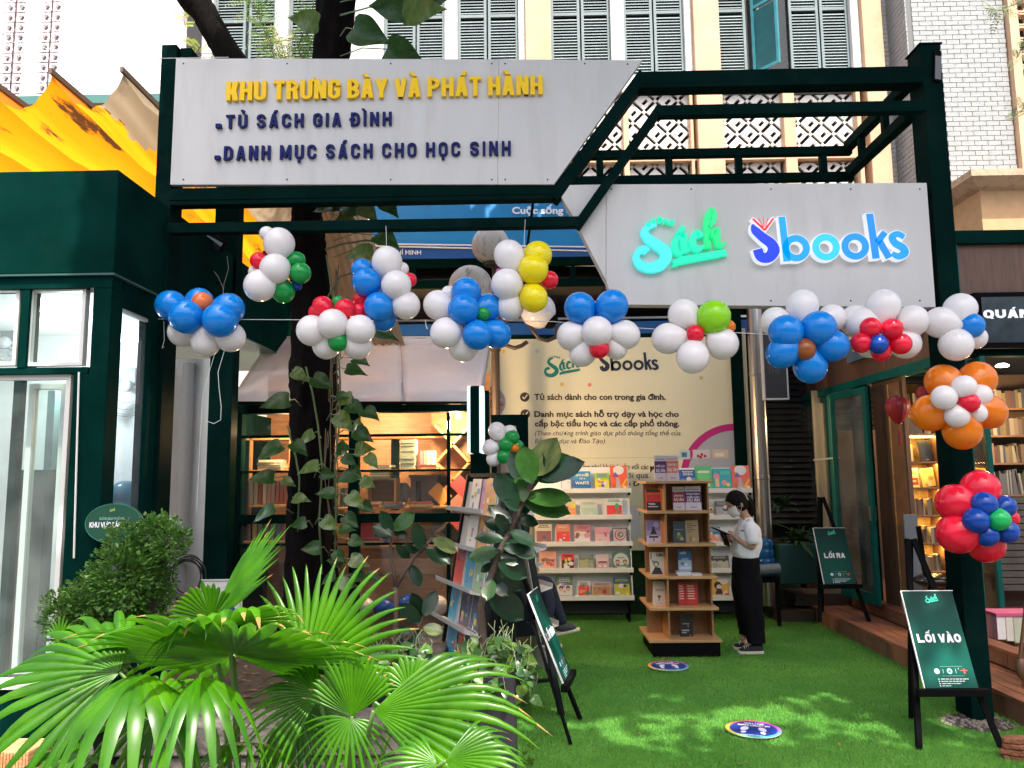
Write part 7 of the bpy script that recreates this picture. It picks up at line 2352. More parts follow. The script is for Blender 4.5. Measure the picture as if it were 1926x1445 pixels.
# front facing part
for i in range(4):
 x0 = XF + .16 + i * .62
 MB().box(x0 + .004, x0 + .612, YRF - .04, YRF, P(1850, 553, y=YRF).z - .5, zft - .1).build('front_panel', bw_m, rs)
MB().box(XF + .02, XF + 3, YRF - .10, YRF + .1, zft - .1, zft + .02).build('top_beam', GREEN2, rs, bev=.004)
MB().box(XF + .02, XF + .155, YRF - .08, YRF + .1, .3, zft - .1).build('corner_post', TG, rs, bev=.004)
zhb = P(1860, 655, y=YRF).z
MB().box(XF + .156, XF + 3, YRF - .06, YRF + .06, zhb - .08, zhb).build('door_head', GREEN, rs)
# interior
yb_ = 8.05
warm = mat('brick_warm', (.42, .27, .10), .8, bump=.6, bscale=30, var=.3, vscale=14)
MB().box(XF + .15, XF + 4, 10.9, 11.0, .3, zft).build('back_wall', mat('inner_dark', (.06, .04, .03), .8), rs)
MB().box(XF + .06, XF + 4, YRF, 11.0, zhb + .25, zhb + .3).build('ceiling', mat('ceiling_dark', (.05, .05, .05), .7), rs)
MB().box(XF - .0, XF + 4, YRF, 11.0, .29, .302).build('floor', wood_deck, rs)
# side wall stretch between doors
MB().box(XF + .02, XF + .06, P(1705, 900, x=XF).y, P(1648, 900, x=XF).y, .3, zfb - .09).build('wall_panel', bw_m, rs)
# dim interior lamps
for (px, py, yy, lab) in ((1885, 690, 7.6, 'white round ceiling lamp glowing inside the brown shop'), (1700, 703, 9.5, 'dim ceiling lamp deep inside the brown shop')):
 p = P(px, py, y=yy)
 t = MB().lathe((p.x, p.y, p.z), [(.02, 0), (.055, .0), (.06, .012), (.03, .03)], 16).build('ceiling_lamp', mat('lamp_warm', (1, .9, .7), .4, emit=(1, .88, .65), estr=8), None, label=lab, cat='ceiling lamp')
# lit niche shelf seen between wall and post: px 1700-1775
def shelf_unit(label, px0, px1, rows_py, Y, depth, litc, back=True, topy=700, wallm=warm, sm=None, zlow=None):
 t = thing('bookshelf', label, 'bookshelf', (P((px0 + px1) / 2, 1000, y=Y).x, Y, .3))
 x0, x1 = P(px0, 850, y=Y).x, P(px1, 850, y=Y).x
 zt_ = P(px0, topy, y=Y).z
 sm = sm or mat('shelf_brown', (.20, .10, .045), .5, var=.2)
 if back: MB().box(x0, x1, Y + depth, Y + depth + .03, .3, zt_).build('back_panel', wallm, t)
 for xx in (x0, x1 - .02):
  MB().box(xx, xx + .02, Y, Y + depth, .3, zt_).build('side_panel', sm, t)
 zs = []
 for py in rows_py:
  z = P((px0 + px1) / 2, py, y=Y).z
  MB().box(x0 + .0205, x1 - .0205, Y - .01, Y + depth - .001, z - .018, z).build('shelf_board', sm, t)
  zs.append(z)
 return t, x0, x1, zs
rb2 = random.Random(77)
OLD = [(.16, .11, .07), (.10, .07, .05), (.22, .16, .10), (.08, .06, .05), (.28, .22, .14), (.13, .05, .04), (.06, .07, .08), (.32, .27, .18), (.18, .13, .05)]
def row_books(x0, x1, Y, z, hmax, label, group, fill=1.0, cols=OLD, wr=(.014, .035)):
 x = x0 + .01
 no = 0
 while x < x0 + (x1 - x0) * fill - .03:
  w = rb2.uniform(*wr)
  h = hmax * rb2.uniform(.78, 1.0)
  d = .13
  cc = rb2.choice(cols); c = bcol(cc)
  o = MB().box(.001, w - .001, .003, d, .001, h - .003).build('book', PAPER, origin=(0, 0, 0), label='%s %s, %s from left' % (hue(cc), label, ordinal(no)), cat='book', group=group)
  no += 1
  MB().box(0, w, -.0, .0028, 0, h).box(0, .0009, .003, d, 0, h).box(w - .0009, w, .003, d, 0, h).build('cover', c, o)
  o.location = (x, Y, z + .0006)
  if rb2.random() < .12: o.rotation_euler = (0, -.10, 0); x += .018
  x += w + .0008
YN_ = 7.75
t, x0, x1, zs = shelf_unit('tall lit amber shelf niche right of the brown wall panel', 1700, 1768, (770, 816, 868, 917, 970, 1022, 1075), YN_, .24, None, topy=718)
ordn = ['top', 'second', 'third', 'fourth', 'fifth', 'sixth', 'bottom']
for i, z in enumerate(zs):
 if i in (2, 3): continue
 row_books(x0 + .025, x1 - .03, YN_ + .03, z, .17, 'old book on the %s board of the lit niche' % ordn[i], 'old books on the %s niche board' % ordn[i], fill=1.0 if i != 4 else .85)
make_book(x0 + .03, zs[2] + .001, .10, .17, YN_ + .08, (.62, .50, .22), art_random(3, [(.6, .5, .25), (.5, .4, .2)], n=2), 'blank cream book standing left on the third niche board', lean=.08)
make_book(x0 + .20, zs[2] + .001, .12, .20, YN_ + .06, (.03, .035, .03), art_random(4, [(.03, .03, .03), (.05, .05, .04)], n=2), 'black folder leaning on the third niche board', lean=.1, tilt=-.12)
make_book(x0 + .03, zs[3] + .001, .13, .19, YN_ + .06, (.60, .46, .20), lambda r_, d_, t_: (r_(.08, .12, .95, .5, (.30, .05, .02)), r_(.2, .28, .8, .36, (.6, .45, .2)), d_(.35, .78, .12, (.35, .2, .06)), d_(.65, .78, .12, (.35, .2, .06))), 'cream and red book left on the fourth niche board', lean=.1)
make_book(x0 + .19, zs[3] + .001, .13, .18, YN_ + .05, (.62, .45, .12), art_random(6, [(.6, .42, .1), (.35, .2, .05), (.7, .55, .25)], n=4), 'yellow book slanting right on the fourth niche board', lean=.1, tilt=-.1)
for z in zs[:6]:
 l = bpy.data.lights.new('niche_light', 'AREA'); l.energy = 1.3; l.shape = 'RECTANGLE'; l.size = .3; l.size_y = .03; l.color = (1, .62, .2)
 o = bpy.data.objects.new('niche_light', l); COL.objects.link(o); o.location = ((x0 + x1) / 2, YN_ + .04, z - .022);
MB().box(x0 + .04, x1 - .04, YN_ + .02, YN_ + .05, zs[2] + .235, zs[2] + .245).build('lit_strip', mat('strip_warm', (1, .8, .5), .4, emit=(1, .7, .3), estr=6), t)
# big shelf behind the front glass
YG = 7.9
t, x0, x1, zs = shelf_unit('wide dim wooden bookshelf packed with old volumes behind the right glass', 1852, 2100, (767, 818, 870, 930), YG, .26, None, topy=700, wallm=mat('shelf_back', (.10, .06, .035), .7))
for i, z in enumerate(zs):
 row_books(x0 + .03, P(1975, 850, y=YG).x, YG + .03, z, .2 if i < 3 else .26, 'volume on the %s row of wide glazed shelf' % ordn[i], 'old volumes on the %s row' % ordn[i], cols=OLD if i < 3 else [(.07, .07, .07), (.2, .2, .18), (.12, .12, .12), (.3, .28, .25)], wr=(.02, .045) if i < 3 else (.012, .025))
for i in range(14):
 z = zs[3] - .08 - i * .065
 MB().box(x0, P(1990, 850, y=YG).x, YG - .06, YG + .1, z, z + .055).build('lower_slat', mat('slat_grey', (.06, .055, .05), .6, var=.3), t)
plamp('brown_shop_lamp', (4.6, 7.35, 2.25), 18, (1, .72, .42), .08)
plamp('brown_shop_lamp', (4.5, 9.3, 2.3), 14, (1, .68, .36), .08)
# glass doors along the side: frames
def door_leaf(name, label, a, b, zb, zt, m, fr=.06, parent=None, pm=None, extra=True):
 """glazed leaf between ground points a and b (x, y)"""
 a, b = V((*a, 0)), V((*b, 0))
 d = (b - a); w = d.length; d.normalize()
 nrm = V((-d.y, d.x, 0))
 t = parent or thing(name, label, 'door', (a + b) / 2 + V((0, 0, zb)))
 def bb(u0, u1, z0, z1, th=.04):
  return MB().obox(a + d * (u0 + u1) / 2 + V((0, 0, (z0 + z1) / 2)), d * (u1 - u0) / 2, nrm * th / 2, V((0, 0, (z1 - z0) / 2)))
 bb(0, fr, zb, zt).build('stile', m, t, bev=.004); bb(w - fr, w, zb, zt).build('stile', m, t, bev=.004)
 bb(fr, w - fr, zt - fr, zt).build('rail', m, t); bb(fr, w - fr, zb, zb + fr * 1.6).build('rail', m, t)
 bb(fr, w - fr, zb + fr * 1.6, zt - fr, .006).build('pane', pm or glass('pane_door2', (.62, .66, .66), .03, dirty=.10, dscale=3), t)
 if extra:
  bb(w - fr * .8, w - fr * .3, zb + .85, zb + 1.0, .07).build('handle', mat('handle_steel', (.4, .4, .38), .3, metal=1), t, bev=.003)
 return t
zd0, zd1 = .305, zfb - .095
yA, yB = P(1545, 900, x=XF).y, P(1648, 900, x=XF).y
door_leaf('glass_door', 'tall fixed glazed leaf nearest the steel duct', (XF, P(1516, 900, x=XF).y), (XF, P(1566, 900, x=XF).y), zd0, zd1, TG, .07, extra=False)
door_leaf('glass_door', 'open teal framed glass door behind the LỐI RA easel', (P(1572, 900, y=8.9).x, 8.9), (P(1640, 900, y=8.1).x, 8.1), zd0, zd1 - .05, TG, .07)
door_leaf('glass_door', 'dark glazed leaf between open teal door and brown wall', (XF, yB + .05), (XF, P(1612, 900, x=XF).y), zd0, zd1, GREEN2, .08, extra=False)
door_leaf('glass_door', 'teal framed glass door half open behind the red balloon flower', (P(1824, 900, y=7.3).x, 7.3), (P(1866, 900, y=6.75).x, 6.75), .305, zhb - .09, TG, .07)
# cream curtain strips and fold rail
for i, (a, b) in enumerate(((1536, 1556), (1562, 1572))):
 x0_, x1_, z0_, z1_ = RECT(a, b, 735, 1080, 9.8)
 MB().box(x0_, x1_, 9.8, 9.83, z0_, z1_).build('curtain', mat('curtain_cream', (.50, .42, .28), .8, bump=.3, bscale=5, stretch=(9, 1, .3)), None, label=['broad cream curtain strip inside the far shop doors', 'narrow cream curtain strip inside the far shop doors'][i], cat='curtain')
MB().tube([P(1530, 866, y=9.6), P(1580, 861, y=9.6)], .012, 6).build('hand_rail', mat('rail_grey', (.4, .4, .38), .4), None, label='thin grey rail across the far glazed shop doors', cat='rail')
MB().box(XF + .1, XF + 2.0, 10.2, 10.22, .3, 2.2).build('inner_shelf_back', mat('inner_brown', (.10, .06, .04), .7), rs)
# QUAN sign
qs = thing('menu_sign', 'black framed dark signboard reading QUÁN in white at right edge', 'sign', P(1900, 655, y=YRF - .12))
x0, x1, z0, z1 = RECT(1836, 2130, 548, 654, YRF - .14)
MB().box(x0, x1, YRF - .14, YRF - .05, z0, z1).build('sign_frame', BLACK, qs, bev=.006)
MB().box(x0 + .055, x1 - .05, YRF - .146, YRF - .1405, z0 + .05, z1 - .045).build('sign_face', mat('sign_slate', (.035, .06, .075), .25, col2=(.015, .022, .028), vscale=7), qs)
a_ = P(1850, 599, y=YRF - .147)
letters('QUÁN', a_, P(1938, 599, y=YRF - .147).x - a_.x, .075, em('sign_white_lit', (.8, .85, .9), .6, (.5, .5, .5)), qs, .003, wide=.85, gap=.12, s=.27, v=.25)
# second word sign behind balloons on the side fascia
q2s = thing('fascia_sign', 'slate blue fascia sign with white letters partly behind white balloons', 'sign', (XF - .06, 8, zfb + .2))
ya, yb2 = P(1728, 700, x=XF - .06).y, P(1590, 640, x=XF - .06).y
z0, z1 = P(1600, 682, x=XF - .06).z, P(1600, 605, x=XF - .06).z
MB().box(XF - .06, XF - .003, ya, yb2, z0, z1).build('sign_panel', mat('sign_blue_grey', (.12, .17, .22), .5), q2s)
text('lettering', 'TRƯỜNG', (XF - .063, yb2 - .1, z0 + .12), 1.5, .17, mat('print_white3', (.75, .77, .8), .5), q2s, right=(0, -1, 0), up=(0, 0, 1), bold=.05)
# dark vertical sign with white border
vs2 = thing('vertical_sign', 'tall black sign with thin white border hanging by the steel duct', 'sign', P(1458, 752, y=8.3))
x0, x1, z0, z1 = RECT(1433, 1480, 577, 752, 8.3)
MB().box(x0, x1, 8.3, 8.36, z0, z1).build('border', mat('border_white', (.5, .5, .52), .5), vs2)
MB().box(x0 + .018, x1 - .018, 8.297, 8.2995, z0 + .018, z1 - .015).build('face', mat('sign_black', (.012, .012, .014), .35), vs2)
tpx('THE', 1444, 1468, 703, 12, mat('ink_faint', (.05, .05, .055), .4), vs2, 8.295, bold=.01)
tpx('VIEW', 1440, 1472, 665, 12, mat('ink_faint', (.05, .05, .055), .4), vs2, 8.295, bold=.01)
# lanterns
def lantern(px, py, r, yy, label, tas=True):
 p = P(px, py, y=yy)
 t = thing('silk_lantern', label, 'lantern', p, 'red silk lanterns')
 R_ = r / F_PX * yy
 b = MB()
 n = 36
 prof = [(.25, .98), (.55, .92), (.85, .68), (1.0, .3), (.97, -.05), (.82, -.45), (.58, -.85), (.38, -1.15), (.25, -1.3)]
 for (rr, zz) in prof:
  for j in range(n):
   a_ = 2 * math.pi * j / n
   k = 1 - .07 * abs(math.sin(j * math.pi / 3.0))
   b.v.append((p.x + R_ * rr * k * math.cos(a_), p.y + R_ * rr * k * math.sin(a_), p.z + R_ * zz))
 for i in range(len(prof) - 1):
  for j in range(n):
   a0, a1 = i * n + j, i * n + (j + 1) % n
   b.f.append((a0, a0 + n, a1 + n, a1))
 b.build('silk_body', mat('silk_red', (.30, .012, .025), .45, trans=.2), t, smooth=True)
 for zz in (.98, -1.36):
  MB().lathe(p + V((0, 0, R_ * zz)), [(R_ * .27, 0), (R_ * .27, R_ * .08)], 14).build('cap', mat('cap_dark', (.05, .01, .01), .5), t)
 MB().tube([p + V((0, 0, R_ * 1.0)), p + V((0, 0, R_ * 1.6))], .003, 5).build('cord', MATS['cap_dark'], t)
 if tas:
  b = MB()
  for k in range(10):
   a_ = 2 * math.pi * k / 10
   b.tube([p + V((0, 0, -R_ * 1.7)), p + V((.008 * math.cos(a_), .008 * math.sin(a_), -R_ * 2.0)), p + V((.010 * math.cos(a_), .010 * math.sin(a_), -R_ * 3.2))], .0022, 4)
  b.tube([p - V((0, 0, R_ * 1.3)), p - V((0, 0, R_ * 1.75))], .003, 5)
  b.build('tassel', mat('tassel_red', (.35, .02, .05), .6), t)
lantern(1688, 768, 22, 7.5, 'dark red silk lantern with long tassel by the brown wall')
lantern(1741, 742, 17, 7.3, 'small bright red lantern partly behind the orange balloon flower', False)
# teal planter with dark shrub near the duct
pt_ = P(1502, 1095, y=9.0)
pb = thing('planter_box', 'square teal green planter box by the far shop doors', 'planter', (pt_.x, 9.0, .17))
x0, x1, z0, z1 = RECT(1466, 1536, 1024, 1098, 8.85)
MB().box(x0, x1, 8.85, 9.3, z0, z1).build('box', mat('planter_teal', (.010, .07, .062), .5), pb, bev=.006)
MB().box(x0 + .02, x1 - .02, 8.87, 9.28, z1, z1 + .005).build('soil', mat('soil', (.03, .02, .012), .9), pb)
# blue water bottles and grey tube near the person
for i, (px, py) in enumerate(((1437, 1030), (1440, 1062))):
 p = P(px, py, y=8.7)
 t = thing('water_bottle', ['upper blue water bottle stacked behind the reading person', 'lower blue water bottle behind the reading person'][i], 'water bottle', p)
 MB().lathe(p - V((0, 0, .12)), [(.09, 0), (.10, .02), (.10, .1), (.092, .11), (.10, .13), (.10, .19), (.03, .225)], 18).build('bottle', mat('bottle_blue', (.01, .12, .32), .15, trans=.3), t, smooth=True)
bench = thing('side_table', 'low dark side stand under the blue water bottles', 'stand', (P(1437, 1080, y=8.7).x, 8.7, 0))
zz = P(1440, 1085, y=8.7).z
MB().box(P(1425, 1080, y=8.6).x, P(1466, 1080, y=8.6).x, 8.6, 8.9, zz - .05, zz - .0).build('top', BLACK, bench)
for a_ in (1427, 1460): MB().box(P(a_, 1080, y=8.65).x, P(a_, 1080, y=8.65).x + .03, 8.65, 8.7, 0, zz - .05).build('leg', BLACK, bench)
p = P(1448, 1068, y=8.55)
MB().tube([P(1428, 1072, y=8.5), P(1466, 1069, y=8.5)], .055, 14).build('grey_tube', mat('tube_grey', (.12, .15, .17), .5), None, label='thick grey tube lying across beside the teal planter', cat='pipe')
# dark steps at far end of the deck
MB().box(2.75, 3.16, 8.9, 9.35, 0, .13).build('dark_step', mat('step_dark', (.05, .035, .028), .7, bump=.3), None, label='low dark timber step at the far end of the deck', cat='step')
MB().box(3.0, 3.6, 9.0, 9.4, .17, .30).build('dark_step', MATS['step_dark'], None, label='upper dark timber step behind the planter', cat='step')
# things by the door: grey folded panel, dark chair
pnl = MB().obox(P(1716, 1030, y=7.3) + V((0, 0, -.12)), (.07, .02, 0), (0, .01, 0), (0, 0, .42)).build('folded_screen', mat('panel_silver', (.22, .24, .27), .35), None, label='upright silvery grey folded screen leaning by the lit niche', cat='screen')
chh = thing('dark_chair', 'black chair with leather seat just behind the LỐI VÀO easel', 'chair', (P(1760, 1100, y=7.1).x, 7.1, .3))
a_, b_ = P(1727, 990, y=7.1), P(1742, 1090, y=7.1)
MB().bar(a_, b_, .035, .03, up=(0, 1, 0)).build('back_post', BLACK, chh, bev=.004)
MB().ball(P(1757, 1092, y=7.1), .14, (1.25, 1.1, .45), 16, 8).build('seat', mat('leather_black', (.012, .010, .010), .25), chh, smooth=True)
for (px) in (1742, 1776): MB().box(P(px, 1100, y=7.1).x, P(px, 1100, y=7.1).x + .03, 7.05, 7.08, .3, P(1757, 1096, y=7.1).z).build('leg', BLACK, chh)
# books standing at right edge on a stand
bz = P(1905, 1205, y=5.6)
sd = thing('display_stand', 'low dark wooden stand carrying white books at right edge', 'stand', (bz.x, 5.6, .17))
MB().box(bz.x - .02, bz.x + .35, 5.55, 5.85, bz.z - .03, bz.z - .005).build('top', wood_deck, sd)
MB().box(bz.x + .06, bz.x + .10, 5.6, 5.64, .17, bz.z - .03).build('leg', wood_deck, sd); MB().box(bz.x + .28, bz.x + .32, 5.75, 5.79, .17, bz.z - .03).build('leg', wood_deck, sd)
for i, (a, b, c) in enumerate(((1876, 1892, (.75, .73, .68)), (1893, 1907, (.70, .66, .56)), (1908, 1950, (.55, .58, .42)))):
 x0, x1, z0, z1 = RECT(a, b, 1160, 1203 + i * 3, 5.5)
 t = thing('book', ['white paged book standing leftmost at the right picture edge', 'cream paged book between its neighbours at right edge', 'thick book with pale green cover at right edge'][i], 'book', (x0, 5.5, z0))
 MB().box(x0, x1 - .002, 5.5, 5.68, z0, z1).build('pages', mat('pages_%d' % i, c, .8, bump=.3, bscale=90, stretch=(8, 1, .2)), t)
 MB().box(x0 - .002, x0 - .0002, 5.498, 5.68, z0, z1).box(x1 - .0018, x1, 5.498, 5.68, z0, z1).build('cover', bcol([(.7, .3, .4), (.4, .35, .3), (.5, .55, .35)][i]), t)
x0, x1, z0, z1 = RECT(1874, 1960, 1154, 1159.5, 5.49)
MB().box(x0, x1, 5.49, 5.69, z0, z1).build('pink_book', bcol((.65, .08, .22)), None, label='thin pink book lying flat over the white books at right edge', cat='book')
MB().tube([P(1930, 1130, y=5.4), P(1926, 1170, y=5.4), P(1921, 1215, y=5.4), P(1918, 1240, y=5.4)], .012, 6).build('leather_strap', mat('leather_brown', (.12, .06, .03), .5), None, label='brown leather strap hanging at the right edge above the deck', cat='strap')
hb_ = MB().ball(P(1921, 1258, y=5.4), .06, (.6, .5, 1.2), 12, 8).build('leather_pouch', mat('leather_brown', (.12, .06, .03), .5), None, label='brown leather pouch at end of strap at the right edge', cat='bag', smooth=True)
# bark log
lg = MB()
random.seed(9)
for k in range(4):
 c = P(1912, 1362 + k * 12, y=4.72)
 pts = []
 for i in range(18):
  a_ = 2 * math.pi * i / 18
  pts.append((c.x + .10 * math.cos(a_) * random.uniform(.75, 1.1), c.y + .05 * math.sin(a_) * random.uniform(.7, 1.1), max(.02, .13 - k * .032)))
 lg.prism(pts, (0, 0, -.028))
lg.build('bark_chunk', mat('bark_red', (.20, .075, .035), .85, bump=.9, bscale=25, var=.4, vscale=20), None, label='layered reddish chunk of bark on the grass at right edge', cat='wood chunk', bev=.004)
# worn soil patch round the right post
pts = [(2.93 + .24 * math.cos(a_) * random.uniform(.8, 1.15), 5.40 + .19 * math.sin(a_) * random.uniform(.8, 1.1), .0095) for a_ in [2 * math.pi * i / 26 for i in range(26)]]
MB().poly(pts).build('bare_soil', mat('soil2', (.045, .035, .028), .95, bump=.8, bscale=60, var=.4, vscale=30), None, kind='structure')
gv = MB()
for i in range(160):
 a_ = random.uniform(0, 6.28); r_ = random.uniform(.02, .24)
 c = (2.93 + r_ * math.cos(a_), 5.38 + r_ * .8 * math.sin(a_), .012)
 s_ = random.uniform(.004, .011)
 gv.obox(c, (s_, s_ * .3, 0), (-s_ * .3, s_ * .8, 0), (0, s_ * .2, s_ * .5))
gv.build('gravel', mat('gravel_grey', (.18, .16, .14), .9, var=.4, vscale=50), None, kind='stuff')
# ------------------------------------------------------------------ plants
def leaf_mat(name, c1, c2, rough=.4, tr=.35, vs=8, spec=.5, coat=0.0):
 return mat(name, c1, rough, col2=c2, vscale=vs, trans=tr, spec=spec, coat=coat)
bark = mat('bark_dark', (.008, .0065, .006), .95, spec=.05, bump=1.0, bscale=22, col2=(.0035, .003, .003), vscale=10, stretch=(1, 1, .3))
def rough_tube(path, m_, name, parent, n=30, amp=.10, seed=1):
 """path: (point, radius); knobbly bark limb"""
 r_ = random.Random(seed)
 pts, rs = [], []
 k = len(path)
 for i in range(k - 1):
  p0, p1, p2, p3 = [path[j][0] for j in (max(i - 1, 0), i, i + 1, min(i + 2, k - 1))]
  for j in range(12):
   t = j / 12
   pts.append(0.5 * ((2 * p1) + (-p0 + p2) * t + (2 * p0 - 5 * p1 + 4 * p2 - p3) * t * t + (-p0 + 3 * p1 - 3 * p2 + p3) * t ** 3))
   rs.append(path[i][1] * (1 - t) + path[i + 1][1] * t)
 pts.append(path[-1][0]); rs.append(path[-1][1])
 b = MB().tube(pts, rs, n)
 ph = [r_.uniform(0, 6.28) for _ in range(n)]
 for i in range(len(pts)):
  for j in range(n):
   v = V(b.v[i * n + j]); d = v - pts[i]
   b.v[i * n + j] = tuple(pts[i] + d * (1 + amp * math.sin(ph[j] + i * .25 + math.sin(i * .13 + j)) * .8 + r_.uniform(-amp, amp) * .45))
 return b.build(name, m_, parent, smooth=True)
YT6 = 6.3
tree = thing('tree', 'big dark barked tree with climbing vine standing before the kiosk', 'tree', (P(588, 1215, y=YT6).x, YT6, 0))
def tp(px, py, r, y=YT6): return (P(px, py, y=y), r / F_PX * y)
base = V((P(588, 1215, y=YT6).x, YT6, .2))
rough_tube([(base, .34), tp(588, 1130, 50), tp(585, 1000, 42), tp(590, 800, 43), tp(590, 700, 43), tp(585, 560, 38), tp(580, 450, 30), tp(579, 385, 29), tp(597, 250, 33), tp(622, 110, 36), tp(632, 0, 37), tp(634, -180, 36), tp(660, -520, 36)], bark, 'trunk', tree, seed=2)
rough_tube([tp(585, 330, 22), tp(520, 220, 24), tp(432, 105, 25), tp(382, 20, 25), tp(352, -15, 27), tp(330, -150, 24), tp(300, -420, 20)], bark, 'limb', tree, n=14, seed=3)
# crown high above the forecourt, outside the picture, shaped for the shade it casts
crown_m = leaf_mat('crown_leaf', (.06, .12, .02), (.03, .07, .012), .5, .3)
rc = random.Random(42)
cr_ = MB()
def in_gap(x, y):
 # openings cut in the canopy so that sun patches reach the grass
 for (gx, gy, gr) in ((1.7, 1.75, .5), (2.5, 1.9, .55), (3.3, 1.7, .45), (.9, 2.0, .4), (3.0, 2.55, .3), (1.9, 2.5, .22), (.4, 1.3, .4)):
  if math.hypot(x - gx, (y - gy)) < gr: return True
 return False
for k in range(430):
 cx_, cy_2, cz_ = rc.uniform(-2.5, 6.6), rc.uniform(.9, 7.3), rc.uniform(8.2, 9.6)
 # keep the left edge open over the awning
 for i in range(95):
  v = V((rc.gauss(0, .38), rc.gauss(0, .38), rc.gauss(0, .22)))
  p = V((cx_, cy_2, cz_)) + v
  g0 = p - SUN_DIR * ((p.z - 8.0) / SUN_DIR.z)
  if (in_gap(g0.x, g0.y) and rc.random() > .07) or g0.x < -2.2 or g0.y < .75: continue
  d = V((rc.uniform(-1, 1), rc.uniform(-1, 1), rc.uniform(-.35, .35))).normalized()
  e = d.cross(V((rc.uniform(-.4, .4), rc.uniform(-.4, .4), 1))).normalized()
  l, w = rc.uniform(.16, .27), rc.uniform(.06, .10)
  cr_.add([p, p + d * l * .5 + e * w, p + d * l, p + d * l * .5 - e * w], [(0, 1, 2, 3)])
cr_.build('crown', crown_m, tree, kind='stuff')
for (a, b_) in (((P(634, -180, y=YT6)), V((.8, 4.5, 8.6))), (P(660, -520, y=YT6), V((-.5, 3.0, 9.0))), (P(660, -520, y=YT6), V((2.5, 6.0, 9.0)))):
 MB().tube([a, a.lerp(b_, .5) + V((0, 0, .5)), b_], [.12, .09, .04], 8).build('limb', bark, tree, smooth=True)
# heart shaped variegated vine leaves
vine_m = leaf_mat('vine_leaf', (.022, .078, .012), (.011, .04, .008), .35, .25, 9, .3)
vine_v = mat('vine_leaf_variegated', (.03, .10, .018), .28, col2=(.13, .18, .045), vscale=3.2, trans=.3, stretch=(1, 3, 1))
def heart_mesh(name, m, fold=.18, curl=.25):
 b = MB()
 n = 12
 prof = [0.0, .34, .46, .50, .49, .455, .40, .335, .26, .185, .11, .05, 0]
 back = [-.0, -.10, -.06, 0, 0, 0, 0, 0, 0, 0, 0, 0, 0]
 for i in range(n + 1):
  t = i / n
  w = prof[i] * .80
  for s in (-1, -.5, 0, .5, 1):
   x = s * w
   y = t - .12 * abs(s) * (1 if i in (1, 2) else 0)
   z = fold * abs(s) * w - curl * t * t + .02 * math.sin(t * 9 + s * 2)
   b.v.append((x, y, z))
 for i in range(n):
  for j in range(4):
   a = i * 5 + j
   b.f.append((a, a + 1, a + 6, a + 5))
 me = b.mesh(name)
 me.materials.append(m)
 me.polygons.foreach_set('use_smooth', [True] * len(me.polygons))
 return me
HM = [heart_mesh('vine_leaf', vine_m), heart_mesh('vine_leaf_b', vine_v, .1, .35), heart_mesh('vine_leaf_c', vine_m, .3, .1)]
def place_leaf(me, name, parent, p, L, d, up, w=1.0):
 """leaf with its base at p, pointing along d, upper face towards up"""
 d = V(d).normalized(); x = d.cross(V(up)).normalized(); z = x.cross(d)
 o = bpy.data.objects.new(name, me)
 COL.objects.link(o)
 o.parent = parent
 M_ = Matrix((x, d, z)).transposed().to_4x4()
 o.matrix_local = Matrix.Translation(V(p) - ORG[parent.name]) @ M_ @ Matrix.Diagonal((L * w, L, L, 1))
 return o
vine = thing('climbing_vine', 'climbing vine with heart shaped mottled leaves along the dark trunk', 'vine', P(600, 1100, y=6.0))
rv = random.Random(8)
stem_v = mat('vine_stem', (.09, .14, .05), .6)
LV = [(526, 758, 40, -1), (578, 818, 26, -1), (513, 843, 38, -1), (563, 836, 28, 1), (586, 878, 30, -1), (613, 892, 22, 1), (500, 903, 34, -1), (563, 940, 24, 1), (616, 933, 26, -1), (501, 960, 34, -1), (619, 980, 26, 1), (591, 1034, 26, -1),
  (643, 750, 24, 1), (646, 785, 32, 1), (668, 765, 30, 1), (697, 775, 30, 1), (669, 797, 24, -1), (681, 815, 30, 1), (641, 838, 24, -1), (681, 849, 28, 1), (668, 885, 26, 1), (657, 897, 30, -1), (668, 934, 28, 1), (660, 973, 26, 1), (668, 1017, 22, 1),
  (671, 1055, 28, 1), (634, 1060, 24, -1), (674, 1087, 24, 1), (562, 701, 26, 1), (603, 716, 34, 1), (664, 698, 30, 1), (652, 749, 26, -1), (678, 678, 26, 1), (620, 1085, 24, -1), (650, 1100, 24, 1), (700, 1085, 22, 1), (648, 1000, 22, 1), (700, 860, 24, 1),
  (622, 395, 40, -1), (665, 398, 44, 1), (650, 410, 30, 1), (734, 386, 34, 1), (727, 447, 40, 1), (684, 478, 40, -1), (722, 630, 34, 1), (640, 388, 34, 1), (694, 392, 34, 1),
  (692, 62, 62, 1), (738, 22, 58, -1), (785, 24, 62, 1), (755, 100, 60, 1), (815, -2, 44, 1), (579, 50, 44, -1), (640, 1040, 22, 1), (566, 985, 22, -1), (540, 905, 20, 1), (690, 950, 22, 1), (655, 862, 22, 1), (690, 905, 22, 1)]
for i, (px, py, l, s) in enumerate(LV):
 yy = 5.78 + rv.uniform(-.08, .1)
 if py < 130: yy = 5.6
 L = l / F_PX * yy * 1.4
 p = P(px - s * l * .45, py - l * .12, y=yy)
 d = V((s * rv.uniform(.6, 1), rv.uniform(-.45, .1), rv.uniform(-.75, .12)))
 up_ = V((rv.uniform(-.4, .4), -1, rv.uniform(.3, 1.1) if py > 130 else rv.uniform(-.5, -.1)))
 big = py < 130
 place_leaf(HM[(i * 7) % 3], 'leaf', vine, p, L, d, up_, 1.0 if not big else .95)
 # petiole back to the trunk
 tx = max(552, min(628, px - s * l))
 if py < 130: tx = 640 if s > 0 or px > 640 else 600
 a = P(tx, py + 6, y=6.02)
 MB().tube([p, p.lerp(a, .5) + V((0, -.02, .03)), a], .0045, 4).build('petiole', stem_v, vine)
